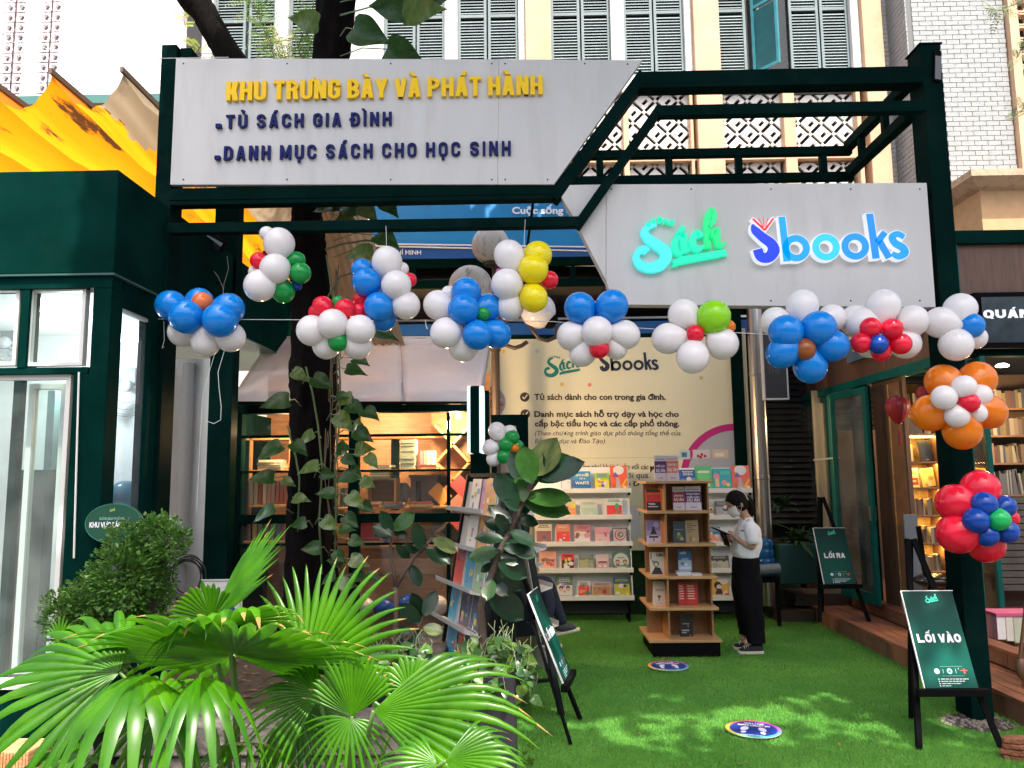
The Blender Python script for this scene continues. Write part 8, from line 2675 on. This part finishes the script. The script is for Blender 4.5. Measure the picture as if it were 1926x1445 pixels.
for pts in (((606, 1080), (600, 980), (606, 880), (598, 800), (588, 740), (575, 690)), ((628, 1090), (632, 980), (630, 880), (638, 800), (640, 720), (636, 660), (626, 560), (614, 480)), ((560, 1000), (563, 900), (556, 860), (540, 800)), ((612, 470), (640, 460), (690, 452), (730, 460)), ((616, 560), (640, 520), (684, 508))):
 MB().tube([P(*q_, y=5.93) for q_ in pts], .008, 6).build('stem', stem_v, vine, smooth=True)
aerial = MB()
for i in range(14):
 x_ = rv.uniform(612, 640); y0_ = rv.uniform(400, 900)
 aerial.tube([P(x_, y0_, y=5.96), P(x_ + rv.uniform(-8, 8), y0_ + 80, y=5.94), P(x_ + rv.uniform(-10, 10), y0_ + 170, y=5.96)], .004, 4)
aerial.build('aerial_roots', mat('root_brown', (.12, .09, .06), .8), vine)
# feathery tamarind sprays and small leaf sprays at the top
def spray(name, label, pts, n, l, m, spreadp=.22, seed=1, stemr=.008, pair=True):
 r_ = random.Random(seed)
 t = thing(name, label, 'branch', pts[0])
 MB().tube(pts, [stemr * (1 - .7 * i / len(pts)) for i in range(len(pts))], 5).build('stem', mat('twig', (.08, .06, .035), .8), t)
 b = MB(); tw = MB()
 for k in range(n):
  i = r_.randrange(len(pts) - 1)
  p = V(pts[i]).lerp(V(pts[i + 1]), r_.random())
  d = V((r_.uniform(-1, 1), r_.uniform(-.6, .6), r_.uniform(-.6, .7))).normalized()
  ln = r_.uniform(.5, 1) * spreadp
  e = d.cross(V((0, -1, .2))).normalized()
  tw.tube([p, p + d * ln], .002, 3, cap=False)
  m_ = 9
  for j in range(1, m_):
   q_ = p + d * ln * j / m_ - V((0, 0, .15 * ln * (j / m_) ** 2))
   for s in (-1, 1):
    f = (e * s + d * .3).normalized()
    w = d * l * .32
    ll = l * r_.uniform(.7, 1.1) * (1 - .4 * abs(j / m_ - .4))
    b.add([q_, q_ + f * ll * .5 + w * .5, q_ + f * ll, q_ + f * ll * .5 - w * .5], [(0, 1, 2, 3)])
 tw.build('twigs', MATS['twig'], t)
 b.build('leaflets', m, t, kind='stuff')
fern_m = leaf_mat('spray_leaf', (.16, .34, .03), (.09, .22, .02), .5, .5)
spray('feathery_branch', 'light green feathery branch between the two dark limbs', [P(*q_, y=7.6) for q_ in ((520, 125), (508, 80), (490, 40), (465, -10))], 90, .034, fern_m, .30, 1)
spray('feathery_branch', 'light green feathery sprigs rising left of the thick limb above the sign', [P(*q_, y=7.8) for q_ in ((575, 125), (560, 90), (575, 50), (590, 10))], 60, .036, fern_m, .26, 2)
spray('feathery_branch', 'yellowish small leaves low behind the sign left of the trunk', [P(*q_, y=8.2) for q_ in ((540, 120), (530, 85), (520, 60))], 18, .04, leaf_mat('spray_yellow', (.5, .42, .05), (.3, .3, .03), .5, .5), .2, 3)
spray('small_branch', 'thin sunlit twigs with pale leaves beside the left pergola corner', [P(*q_, y=8.0) for q_ in ((395, 120), (370, 95), (350, 60), (345, 30))], 10, .05, leaf_mat('spray_pale', (.4, .5, .1), (.25, .35, .05), .5, .5), .2, 4, .004)
spray('small_branch', 'grey green leafy twigs hanging in at the top right corner', [P(*q_, y=9.5) for q_ in ((1940, -30), (1915, 5), (1880, 20), (1850, 15))], 26, .06, leaf_mat('spray_grey', (.16, .20, .09), (.09, .13, .05), .6, .3), .32, 5)
spray('small_branch', 'leafy twigs at the right edge level with the pergola top', [P(*q_, y=9.5) for q_ in ((1940, 60), (1925, 85), (1912, 110))], 10, .06, MATS['spray_grey'], .28, 6)
spray('small_branch', 'small leaf sprig at the right edge beside the pierced block strip', [P(*q_, y=9.5) for q_ in ((1945, 190), (1925, 205), (1905, 220))], 9, .06, MATS['spray_grey'], .24, 7)
# ------------------------------------------------------------------ raised stone tree bed, bench
stone = mat('bed_stone', (.12, .108, .095), .9, bump=.9, bscale=22, var=.35, vscale=9, dirt=.6, dscale=6)
bed = thing('stone_bed', 'rough grey stone kerbed bed round the foot of the tree', 'planting bed', (-1.5, 5, 0))
random.seed(15)
bx0, bx1, by0, by1, bz_ = -2.45, -.62, 4.12, 6.75, .40
x = bx0
while x < bx1 - .01:
 w = min(random.uniform(.32, .46), bx1 - x)
 if bx1 - x - w < .12: w = bx1 - x
 MB().box(x + .003, x + w - .003, by0, by0 + .30, .24, bz_ - .002 + random.uniform(-.004, .004)).build('kerb_stone', stone, bed, bev=.012)
 MB().box(x + .003, x + w - .003, by0 + .02, by0 + .28, .02, .232).build('kerb_stone', stone, bed, bev=.012)
 x += w
y = by0 + .302
while y < by1:
 w = random.uniform(.32, .46)
 MB().box(bx1 - .26, bx1, y + .003, min(by1, y + w - .003), .05, bz_ + random.uniform(-.004, .004)).build('kerb_stone', stone, bed, bev=.012)
 y += w
MB().box(bx0 + .02, bx1 - .262, by0 + .302, by1, 0, bz_ - .05).build('soil', mat('soil', (.03, .02, .012), .9, bump=.8), bed)
lt_ = MB()
for i in range(500):
 c = V((random.uniform(bx0 + .05, bx1 - .3), random.uniform(by0 + .1, by1 - .1), bz_ + .004 if random.random() < .3 else bz_ - .042))
 a_ = random.uniform(0, 6.28)
 s_ = random.uniform(.015, .04)
 lt_.add([c + V((math.cos(a_) * s_, math.sin(a_) * s_, 0)), c + V((-math.sin(a_) * s_ * .4, math.cos(a_) * s_ * .4, .006)), c - V((math.cos(a_) * s_, math.sin(a_) * s_, -.003)), c + V((math.sin(a_) * s_ * .4, -math.cos(a_) * s_ * .4, .0))], [(0, 1, 2, 3)])
lt_.build('fallen_leaves', mat('leaf_dry', (.10, .055, .025), .8, var=.5, vscale=3), None, kind='stuff')
bn = thing('timber_bench', 'low timber bench of thick ribbed planks in the bottom left corner', 'bench', (-3.0, 3.76, 0))
bw2 = mat('bench_wood', (.55, .28, .13), .6, bump=.25, bscale=14, col2=(.42, .19, .08), vscale=5, stretch=(6, .7, 6))
xr = -2.30
for i in range(6):
 a = xr - (i + 1) * .118; b_ = xr - i * .118 - .004
 MB().box(a, b_, 3.67, 3.86, .31, .42).build('plank', bw2, bn, bev=.004)
 f = MB()
 for k in range(7):
  f.box(a + .006 + k * .015, a + .016 + k * .015, 3.664, 3.6695, .05, .416)
 MB().box(a, b_, 3.67, 3.70, .04, .308).build('front_board', bw2, bn, bev=.002)
 f.build('ribs', bw2, bn)
MB().box(xr - .70, xr - .02, 3.71, 3.84, .0, .305).build('frame', BLACK, bn)
# ------------------------------------------------------------------ fan palms
palm_m = leaf_mat('palm_leaf', (.082, .27, .004), (.022, .11, .003), .32, .5, 6, .4)
palm_dry = mat('palm_dry_tip', (.30, .20, .05), .7, trans=.3)
palm_fold_shade = leaf_mat('palm_leaf_fold_shade', (.05, .21, .004), (.022, .11, .003), .3, .45, 5, .45)  # darker green paints fold shading onto one half of some strips
palm_tip = mat('palm_stem', (.08, .16, .03), .45)
def frond(parent, hub, a, n, Rr, spread, nseg=34, droop=.3, fused=.55, skew=0.0, fold=.016, tipdroop=.5, seed=0, foldin=0.0, foot=None, uneven=.08):
 """hub point, mid direction a, leaf normal n, radius, spread in degrees; strips fused to part of the radius then split"""
 r_ = random.Random(seed)
 a = V(a).normalized(); n = V(n).normalized()
 b = n.cross(a).normalized(); n = a.cross(b).normalized()
 if n.z < 0 and False: n = -n
 S = R(spread)
 dth = S / nseg
 m = MB()
 K = 11
 for k in range(nseg):
  th = -S / 2 + (k + .5) * dth
  u = th / (S / 2)
  RR = Rr * (1 - skew * u) * (1 - .18 * abs(u) ** 2) * (1 + r_.uniform(-uneven, uneven))
  rs = Rr * fused * (1 - skew * u * .6) * (1 - .15 * abs(u))
  bend = r_.uniform(-.03, .03)
  td = tipdroop * r_.uniform(.6, 1.4)
  base = len(m.v)
  for i in range(K + 1):
   t = i / K
   r = .015 * Rr + (RR - .015 * Rr) * t
   for side_ in (-1, 0, 1):
    if r <= rs: ang = th + side_ * dth / 2
    else:
     f = max(0.0, 1 - (r - rs) / (RR - rs + 1e-6))
     wloc = rs * dth / 2 * (f ** .8)
     ang = th + side_ * wloc / r
    ang += bend * max(0, t - .4)
    d = a * math.cos(ang) + b * math.sin(ang)
    p = V(hub) + d * r
    hh = fold * Rr / .5 * min(1, r / (Rr * .35)) * (1 if r <= rs else max(0, 1 - (r - rs) / (RR - rs)))
    p = p + n * (hh * (1 if side_ == 0 else -1) * .5)
    p = p + n * (foldin * Rr * (u * u) * (r / Rr))
    p.z -= droop * Rr * t ** 2
    if t > fused: p.z -= td * Rr * ((t - fused) / (1 - fused)) ** 2 * (1 - fused)
    m.v.append(tuple(p))
  for i in range(K):
   for j in range(2):
    q_ = base + i * 3 + j
    m.f.append((q_, q_ + 1, q_ + 4, q_ + 3))
 o = m.build('frond', palm_m, parent)
 o.data.materials.append(palm_dry); o.data.materials.append(palm_fold_shade)
 for k in range(nseg):
  dry = r_.random() < .3
  dark = r_.random() < .4
  for f in range(2 * K):
   pg = o.data.polygons[k * 2 * K + f]
   if dry and f >= 2 * K - 2: pg.material_index = 1
   elif dark and f % 2: pg.material_index = 2
 o.data.polygons.foreach_set('use_smooth', [True] * len(o.data.polygons))
 if foot is not None:
  h = V(hub); f = V(foot)
  mid = h.lerp(f, .5) + V((0, 0, .12)) + (h - f) * .1
  pts = [h + a * .02, h - a * .03, mid.lerp(h, .5), mid, f]
  MB().tube([h, h.lerp(mid, .35) , mid, mid.lerp(f, .5), f], [.006, .008, .009, .011, .014], 7).build('petiole', palm_tip, parent, smooth=True)
 return o
pa = thing('fan_palm', 'sunlit fan palm with wide pleated fronds in the left foreground', 'palm', (-1.15, 3.0, 0))
ft = V((-1.12, 3.15, .05))
def H(px, py, y): return P(px, py, y=y)
frond(pa, H(440, 1232, 3.02), (.05, -1, .50), (0, .45, 1), .60, 320, 36, droop=-.02, tipdroop=.3, fused=.66, seed=1, foot=ft)
frond(pa, H(398, 1170, 3.15), (.62, .15, .95), (-.75, -.45, .3), .47, 90, 15, droop=.02, tipdroop=.05, fused=.58, seed=2, foot=ft, uneven=.12)
frond(pa, H(398, 1168, 3.12), (-.35, -.1, .55), (-.3, -.95, .4), .19, 130, 16, droop=.1, tipdroop=.2, fused=.8, seed=12)
frond(pa, H(572, 1262, 3.25), (.48, .15, .62), (-.15, -.9, .35), .54, 150, 21, droop=.05, tipdroop=.15, fused=.55, seed=3, foot=ft)
frond(pa, H(430, 1178, 2.95), (.25, -.55, .35), (0, -.2, 1), .34, 190, 18, droop=.18, tipdroop=.8, fused=.74, seed=4, foot=ft)
frond(pa, H(226, 1264, 2.85), (-1, -.05, .22), (-.15, -.75, .75), .50, 150, 17, droop=.22, tipdroop=.45, fused=.6, seed=5, foot=ft)
frond(pa, H(262, 1268, 2.75), (.12, -.8, -.05), (0, -.4, .9), .36, 150, 9, droop=.75, tipdroop=.75, fused=.55, seed=6, foot=ft, fold=.012)
frond(pa, H(110, 1210, 3.0), (-.1, .1, .9), (-.1, -.95, .2), .13, 90, 9, droop=.1, tipdroop=.3, fused=.5, seed=7)
frond(pa, H(370, 1275, 2.72), (.5, -.7, -.05), (0, -.3, .95), .32, 110, 7, droop=.7, tipdroop=.7, fused=.5, seed=8, foot=ft, fold=.012)
frond(pa, H(150, 1420, 2.7), (-.6, -.3, -.1), (0, -.5, .85), .26, 200, 18, droop=.3, tipdroop=.4, fused=.45, seed=9, foot=ft)
frond(pa, H(470, 1400, 3.05), (.0, -.6, .3), (0, -.6, .8), .26, 260, 22, droop=.4, tipdroop=.5, fused=.4, seed=10, foot=ft)
frond(pa, H(300, 1330, 3.2), (-.5, .0, .3), (0, -.6, .8), .36, 240, 24, droop=.4, tipdroop=.5, fused=.45, seed=11, foot=ft)
frond(pa, H(560, 1330, 3.3), (.3, .1, -.1), (.2, -.6, .8), .40, 260, 26, droop=.5, tipdroop=.5, fused=.4, seed=13, foot=ft)
MB().lathe((ft.x, ft.y, 0), [(.09, 0), (.08, .1), (.06, .25), (.03, .32)], 12).build('trunk', mat('palm_trunk', (.06, .045, .03), .9, bump=.8), pa)
pb2 = thing('fan_palm', 'smaller fan palm with pale streaked fronds right of the big one', 'palm', (-.66, 3.0, 0))
ft2 = V((-.70, 3.1, .03))
frond(pb2, H(662, 1348, 2.85), (-.12, .15, 1), (0, -.97, .25), .22, 130, 22, droop=.02, tipdroop=.1, fused=.8, seed=21, foot=ft2)
frond(pb2, H(658, 1352, 2.83), (-.1, -.4, -.8), (0, -.9, .2), .24, 200, 16, droop=.25, tipdroop=.3, fused=.3, seed=22)
frond(pb2, H(702, 1338, 2.75), (1, -.12, .12), (-.05, -.8, .7), .58, 95, 16, droop=.13, tipdroop=.32, fused=.6, seed=23, foot=ft2)
frond(pb2, H(770, 1300, 2.95), (.1, .2, .75), (0, -.8, .5), .15, 180, 18, droop=.2, tipdroop=.1, fused=.85, seed=24, foot=ft2)
frond(pb2, H(838, 1432, 2.55), (1, -.15, .2), (0, -.7, .75), .28, 120, 18, droop=.2, tipdroop=.3, fused=.6, seed=25, foot=ft2)
frond(pb2, H(822, 1436, 2.55), (-1, -.2, .1), (0, -.7, .75), .22, 140, 14, droop=.2, tipdroop=.4, fused=.45, seed=26)
frond(pb2, H(600, 1310, 3.0), (-.6, -.1, .15), (0, -.7, .7), .30, 150, 20, droop=.25, tipdroop=.3, fused=.5, seed=27, foot=ft2)
# ------------------------------------------------------------------ shrub of small leaves in front of the left shop
shr = thing('round_shrub', 'clipped bushy shrub of tiny light green leaves before the oval sign', 'shrub', P(225, 1240, y=4.3))
sl_m = leaf_mat('shrub_leaf', (.10, .24, .03), (.045, .13, .02), .4, .3, 14)
rs_ = random.Random(6)
sb = MB()
blobs = [(296, 1012, 44), (322, 1020, 30), (235, 1018, 36), (262, 1045, 40), (232, 1085, 60), (285, 1085, 44), (180, 1120, 46), (128, 1150, 44), (160, 1190, 52), (238, 1150, 62), (292, 1140, 40), (220, 1200, 60), (108, 1165, 26), (345, 1012, 14)]
for (px, py, r) in blobs:
 yy = 4.25 + rs_.uniform(-.1, .1)
 c = P(px, py, y=yy); rad = r / F_PX * yy
 for i in range(int(14 + (r ** 2) * .42)):
  d = V((rs_.gauss(0, 1), rs_.gauss(0, 1), rs_.gauss(0, 1))).normalized()
  p = c + d * rad * (rs_.uniform(.55, 1.12))
  f = (d + V((rs_.uniform(-.8, .8), rs_.uniform(-.8, .8), rs_.uniform(-.4, .8)))).normalized()
  e = f.cross(V((rs_.uniform(-.6, .6), rs_.uniform(-.6, .6), 1))).normalized()
  nn = f.cross(e)
  l, w = rs_.uniform(.018, .034), rs_.uniform(.007, .012)
  sb.add([p, p + f * l * .5 + e * w + nn * .003, p + f * l, p + f * l * .5 - e * w + nn * .003], [(0, 1, 2), (0, 2, 3)])
sb.build('foliage', sl_m, shr, kind='stuff')
st2 = MB()
for i in range(26):
 px, py, r = rs_.choice(blobs)
 st2.tube([P(230, 1270, y=4.3), P((230 + px) / 2 + rs_.uniform(-20, 20), (1250 + py) / 2, y=4.3), P(px, py, y=4.3)], [.012, .008, .003], 5)
st2.build('stems', mat('twig', (.08, .06, .035), .8), shr)
MB().lathe((P(228, 1300, y=4.3).x, 4.3, 0), [(.14, 0), (.17, .1), (.19, .35), (.2, .38), (.18, .38)], 18).build('pot', BLACK, shr)
# ------------------------------------------------------------------ rubber plants
ficus_m = leaf_mat('ficus_leaf', (.010, .036, .013), (.006, .024, .011), .3, .12, 5, .3, .08)
ficus_l = leaf_mat('ficus_leaf_light', (.035, .11, .016), (.02, .07, .012), .28, .35, 5, .35, .1)
ficus_v = mat('ficus_leaf_variegated', (.03, .09, .025), .25, col2=(.16, .17, .06), vscale=2.2, trans=.25, coat=.2, stretch=(3, 1, 1))
def oval_leaf(name, m, wd=.42):
 b = MB()
 n = 10
 for i in range(n + 1):
  t = i / n
  w = wd * (math.sin(math.pi * min(1, t * .98 + .01)) ** .62) * (.9 + .2 * t) * (1 if t < .9 else .8) * .5 * 1.25
  if i == 0 or i == n: w = .004
  for s in (-1, -.5, 0, .5, 1):
   b.v.append((s * w, t, .10 * abs(s) * wd - .10 * t * t + .012 * (1 if s == 0 else 0)))
 for i in range(n):
  for j in range(4):
   a = i * 5 + j
   b.f.append((a, a + 1, a + 6, a + 5))
 me = b.mesh(name); me.materials.append(m)
 me.polygons.foreach_set('use_smooth', [True] * len(me.polygons))
 return me
OL = [oval_leaf('ficus_leaf', ficus_m), oval_leaf('ficus_leaf_b', ficus_l, .5), oval_leaf('ficus_leaf_c', ficus_v, .5)]
def ficus(label, name_loc, stems, leaves, Yf, seed):
 t = thing('rubber_plant', label, 'plant', name_loc)
 for pts, r in stems:
  k = len(pts)
  MB().tube([P(px, py, y=Yf + dy) for px, py, dy in pts], [r * (1 - .45 * i / k) for i in range(k)], 8).build('stem', mat('ficus_bark', (.07, .045, .032), .8, bump=.5, bscale=40), t, smooth=True)
 r_ = random.Random(seed)
 for (px, py, tx, ty, m, face) in leaves:
  dy = r_.uniform(-.06, .06)
  p = P(px, py, y=Yf + dy); q_ = P(tx, ty, y=Yf + dy + r_.uniform(-.08, .04))
  d = q_ - p
  place_leaf(OL[m], 'leaf', t, p, d.length * 1.03, d, V((r_.uniform(-.3, .3), -1, face)), 1.0)
 return t
f1 = ficus('young dark rubber plant with bare forked stem in the round dark pot', P(744, 1290, y=4.65),
  [([(742, 1262, 0), (743, 1200, 0), (746, 1150, 0), (744, 1104, 0)], .020), ([(744, 1104, 0), (740, 1070, 0), (733, 1045, 0), (736, 1020, 0), (738, 1000, 0)], .012), ([(744, 1106, 0), (762, 1075, 0), (780, 1048, 0), (800, 1028, 0), (814, 1012, 0)], .012), ([(744, 1226, 0), (770, 1200, 0), (788, 1180, 0), (797, 1160, 0)], .010)],
  [(738, 1000, 716, 962, 0, .3), (740, 998, 778, 966, 1, .3), (738, 1010, 700, 988, 0, .8), (736, 1012, 712, 1000, 0, .5), (740, 1000, 766, 1008, 0, .2), (790, 1035, 783, 985, 0, .1), (786, 1040, 795, 1000, 0, .1), (812, 1016, 862, 1035, 2, 1.2), (800, 1030, 845, 1058, 0, .8), (760, 1022, 782, 1040, 0, .5), (745, 1025, 770, 1050, 0, .4), (772, 1062, 790, 1102, 0, .2),
  (797, 1160, 775, 1118, 0, .1), (797, 1160, 820, 1112, 0, .1), (792, 1172, 752, 1138, 0, .2), (796, 1180, 832, 1188, 2, .8), (775, 1195, 745, 1180, 0, .6), (782, 1200, 762, 1228, 0, .2), (790, 1185, 775, 1215, 0, .1), (757, 1215, 742, 1188, 0, .2)], 4.65, 3)
pot1 = thing('round_pot', 'round dark plant pot with ivy left of the big black planter', 'pot', (P(748, 1300, y=4.65).x, 4.65, 0))
zr2 = P(748, 1274, y=4.5).z
cx_ = P(748, 1300, y=4.65).x
MB().lathe((cx_, 4.65, 0), [(.10, 0), (.16, .08), (.20, zr2 - .05), (.215, zr2 - .03), (.215, zr2), (.19, zr2), (.18, zr2 - .04)], 24).build('pot_body', mat('pot_dark', (.022, .018, .022), .4), pot1, smooth=False)
MB().lathe((cx_, 4.65, 0), [(.185, zr2 - .05), (.01, zr2 - .045)], 20).build('soil', MATS['soil'], pot1)
Y2 = 4.12
f2 = ficus('tall leafy rubber plant standing in the big black planter', P(915, 1250, y=Y2),
  [([(914, 1268, 0), (908, 1200, 0), (904, 1140, 0), (918, 1100, 0), (935, 1050, 0), (950, 1015, 0), (962, 990, 0), (978, 955, 0), (992, 925, 0), (1004, 900, 0)], .022)],
  [(1004, 902, 1078, 862, 1, .2), (1000, 905, 1030, 835, 1, .1), (1000, 910, 984, 840, 1, .1), (994, 915, 960, 850, 0, .2), (1004, 895, 1046, 826, 2, .1), (1015, 900, 1095, 868, 0, .5), (985, 945, 975, 895, 1, .1), (975, 955, 932, 892, 0, .2), (988, 935, 1072, 938, 1, 1.4), (982, 945, 1070, 962, 1, 1.3), (970, 975, 1000, 935, 0, .1), (968, 972, 1012, 985, 0, .5), (962, 985, 920, 950, 0, .6), (955, 1000, 912, 978, 0, .9), (955, 1000, 935, 968, 0, .3), (948, 1015, 895, 1010, 0, 1.0),
  (958, 1000, 1005, 1020, 0, .8), (940, 1040, 882, 1046, 1, 1.0), (940, 1045, 975, 1060, 0, .4), (935, 1055, 992, 1085, 0, .3), (928, 1070, 980, 1110, 0, .2), (930, 1060, 905, 1075, 0, .5), (925, 1090, 915, 1128, 1, .2), (925, 1092, 955, 1120, 0, .2), (915, 1105, 985, 1165, 0, .3), (950, 1020, 1010, 1045, 0, .6), (945, 1030, 985, 1035, 0, .5), (960, 990, 938, 1010, 0, .3), (975, 960, 950, 940, 0, .3), (990, 925, 1010, 870, 0, .1), (1006, 898, 1018, 852, 0, .1)], Y2, 5)
pl2 = thing('square_planter', 'tall square black planter spilling with ivy, front centre', 'planter', (P(925, 1400, y=Y2).x, Y2, 0))
xa_, xb_ = P(868, 1350, y=Y2 - .17).x, P(970, 1350, y=Y2 - .17).x
zt2_ = P(920, 1272, y=Y2 - .17).z
MB().box(xa_, xb_, Y2 - .17, Y2 + .14, 0, zt2_).build('planter_body', mat('planter_black', (.014, .013, .019), .5, var=.2), pl2, bev=.008)
MB().box(xa_ + .02, xb_ - .02, Y2 - .15, Y2 + .12, zt2_, zt2_ + .006).build('soil', MATS['soil'], pl2)
# ivy spilling from both pots
ivy_m = [heart_mesh('ivy_leaf', leaf_mat('ivy_leaf', (.10, .24, .03), (.05, .15, .02), .3, .35, 10, .6)), heart_mesh('ivy_leaf_b', leaf_mat('ivy_leaf_dark', (.03, .09, .02), (.02, .06, .015), .3, .25, 10, .6)), heart_mesh('ivy_leaf_c', leaf_mat('ivy_leaf_lime', (.20, .36, .04), (.11, .24, .03), .35, .4, 10, .6))]
def ivy(label, c, boxes, n, Ly, seed, dark=.4):
 t = thing('ivy', label, 'ivy', c)
 r_ = random.Random(seed)
 stm = MB()
 for i in range(n):
  (px0, px1, py0, py1, ya, yb, hang) = boxes[i % len(boxes)]
  px, py = r_.uniform(px0, px1), r_.uniform(py0, py1)
  yy = r_.uniform(ya, yb)
  p = P(px, py, y=yy)
  ln = r_.uniform(.035, .075)
  d = V((r_.uniform(-1, 1), r_.uniform(-1, .3), r_.uniform(-.9, -.1) if hang else r_.uniform(-.4, .6)))
  u = V((r_.uniform(-.6, .6), -1, r_.uniform(.2, 1.4)))
  me = ivy_m[1] if r_.random() < dark else (ivy_m[2] if r_.random() < .35 else ivy_m[0])
  place_leaf(me, 'leaf', t, p, ln, d, u)
  if r_.random() < .5:
   stm.tube([p, p + V((r_.uniform(-.03, .03), .02, .06)), p + V((r_.uniform(-.05, .05), .05, .10))], .0018, 4, cap=False)
 stm.build('runners', mat('runner', (.12, .16, .06), .6), t)
ivy('bright ivy mound spilling over the tall black planter', P(920, 1260, y=Y2), [(868, 985, 1215, 1262, Y2 - .12, Y2 + .1, False), (850, 1000, 1240, 1300, Y2 - .2, Y2 - .15, True), (975, 1003, 1230, 1330, Y2 - .12, Y2 + .1, True), (880, 965, 1205, 1240, Y2 - .08, Y2 + .1, False), (855, 885, 1280, 1345, Y2 - .2, Y2 - .17, True)], 190, 0, 1, .25)
ivy('darker ivy round the foot of the young rubber plant', P(745, 1262, y=4.6), [(680, 812, 1225, 1268, 4.45, 4.65, False), (690, 800, 1215, 1250, 4.5, 4.7, False), (690, 730, 1240, 1290, 4.42, 4.46, True)], 100, 0, 2, .7)
yl = place_leaf(ivy_m[2], 'leaf', f1, P(806, 1268, y=4.4), .075, (.1, -.1, -1), (0, -1, .1))
yl.data = yl.data.copy(); yl.data.materials[0] = mat('leaf_yellow', (.75, .45, .01), .5, trans=.3); yl['label'] = 'fallen yellow leaf'
# weeds by the planter
wd = MB()
for i in range(14):
 p = P(random.uniform(985, 1005), random.uniform(1395, 1440), y=4.35)
 for k in range(3):
  d = V((random.uniform(-1, 1), random.uniform(-.5, .5), random.uniform(0, 1))).normalized() * .03
  e = V((d.z, 0, -d.x)) * .25
  wd.add([p, p + d * .5 + e, p + d, p + d * .5 - e], [(0, 1, 2, 3)])
wd.build('weeds', fern_m, None, kind='stuff')
# dark strappy plant in the teal planter and darker shrub by the duct
def strappy(label, px, py, yy, n, Ln, seed, m):
 r_ = random.Random(seed)
 t = thing('leafy_plant', label, 'plant', P(px, py, y=yy))
 c = P(px, py, y=yy)
 for i in range(n):
  a_ = r_.uniform(0, 6.28); el = r_.uniform(.5, 1.4)
  d = V((math.cos(a_) * math.cos(el), math.sin(a_) * math.cos(el) - .2, math.sin(el))).normalized()
  l = Ln * r_.uniform(.6, 1.1)
  s_ = d.cross(V((0, 0, 1))).normalized()
  b = MB()
  K = 7
  for k in range(K + 1):
   tt = k / K
   p = c + d * l * tt + V((0, 0, -.55 * l * tt * tt))
   w = .028 * math.sin(math.pi * min(.97, tt * .9 + .1)) ** .7
   b.v += [tuple(p - s_ * w), tuple(p + V((0, 0, .006))), tuple(p + s_ * w)]
  for k in range(K):
   for j in range(2):
    q_ = k * 3 + j
    b.f.append((q_, q_ + 1, q_ + 4, q_ + 3))
  b.build('leaf', m, t, smooth=True)
dk = leaf_mat('dark_leaf', (.03, .085, .03), (.015, .045, .016), .4, .15)
strappy('dark leafy plant growing in the square teal planter', 1500, 1030, 9.05, 34, .55, 1, dk)
strappy('dark leafy plant between the white shelf and the steel duct', 1425, 1000, 9.4, 26, .5, 2, dk)
strappy('dark foliage plant behind the grey duct near the shop end', 1468, 960, 9.6, 20, .45, 3, dk)
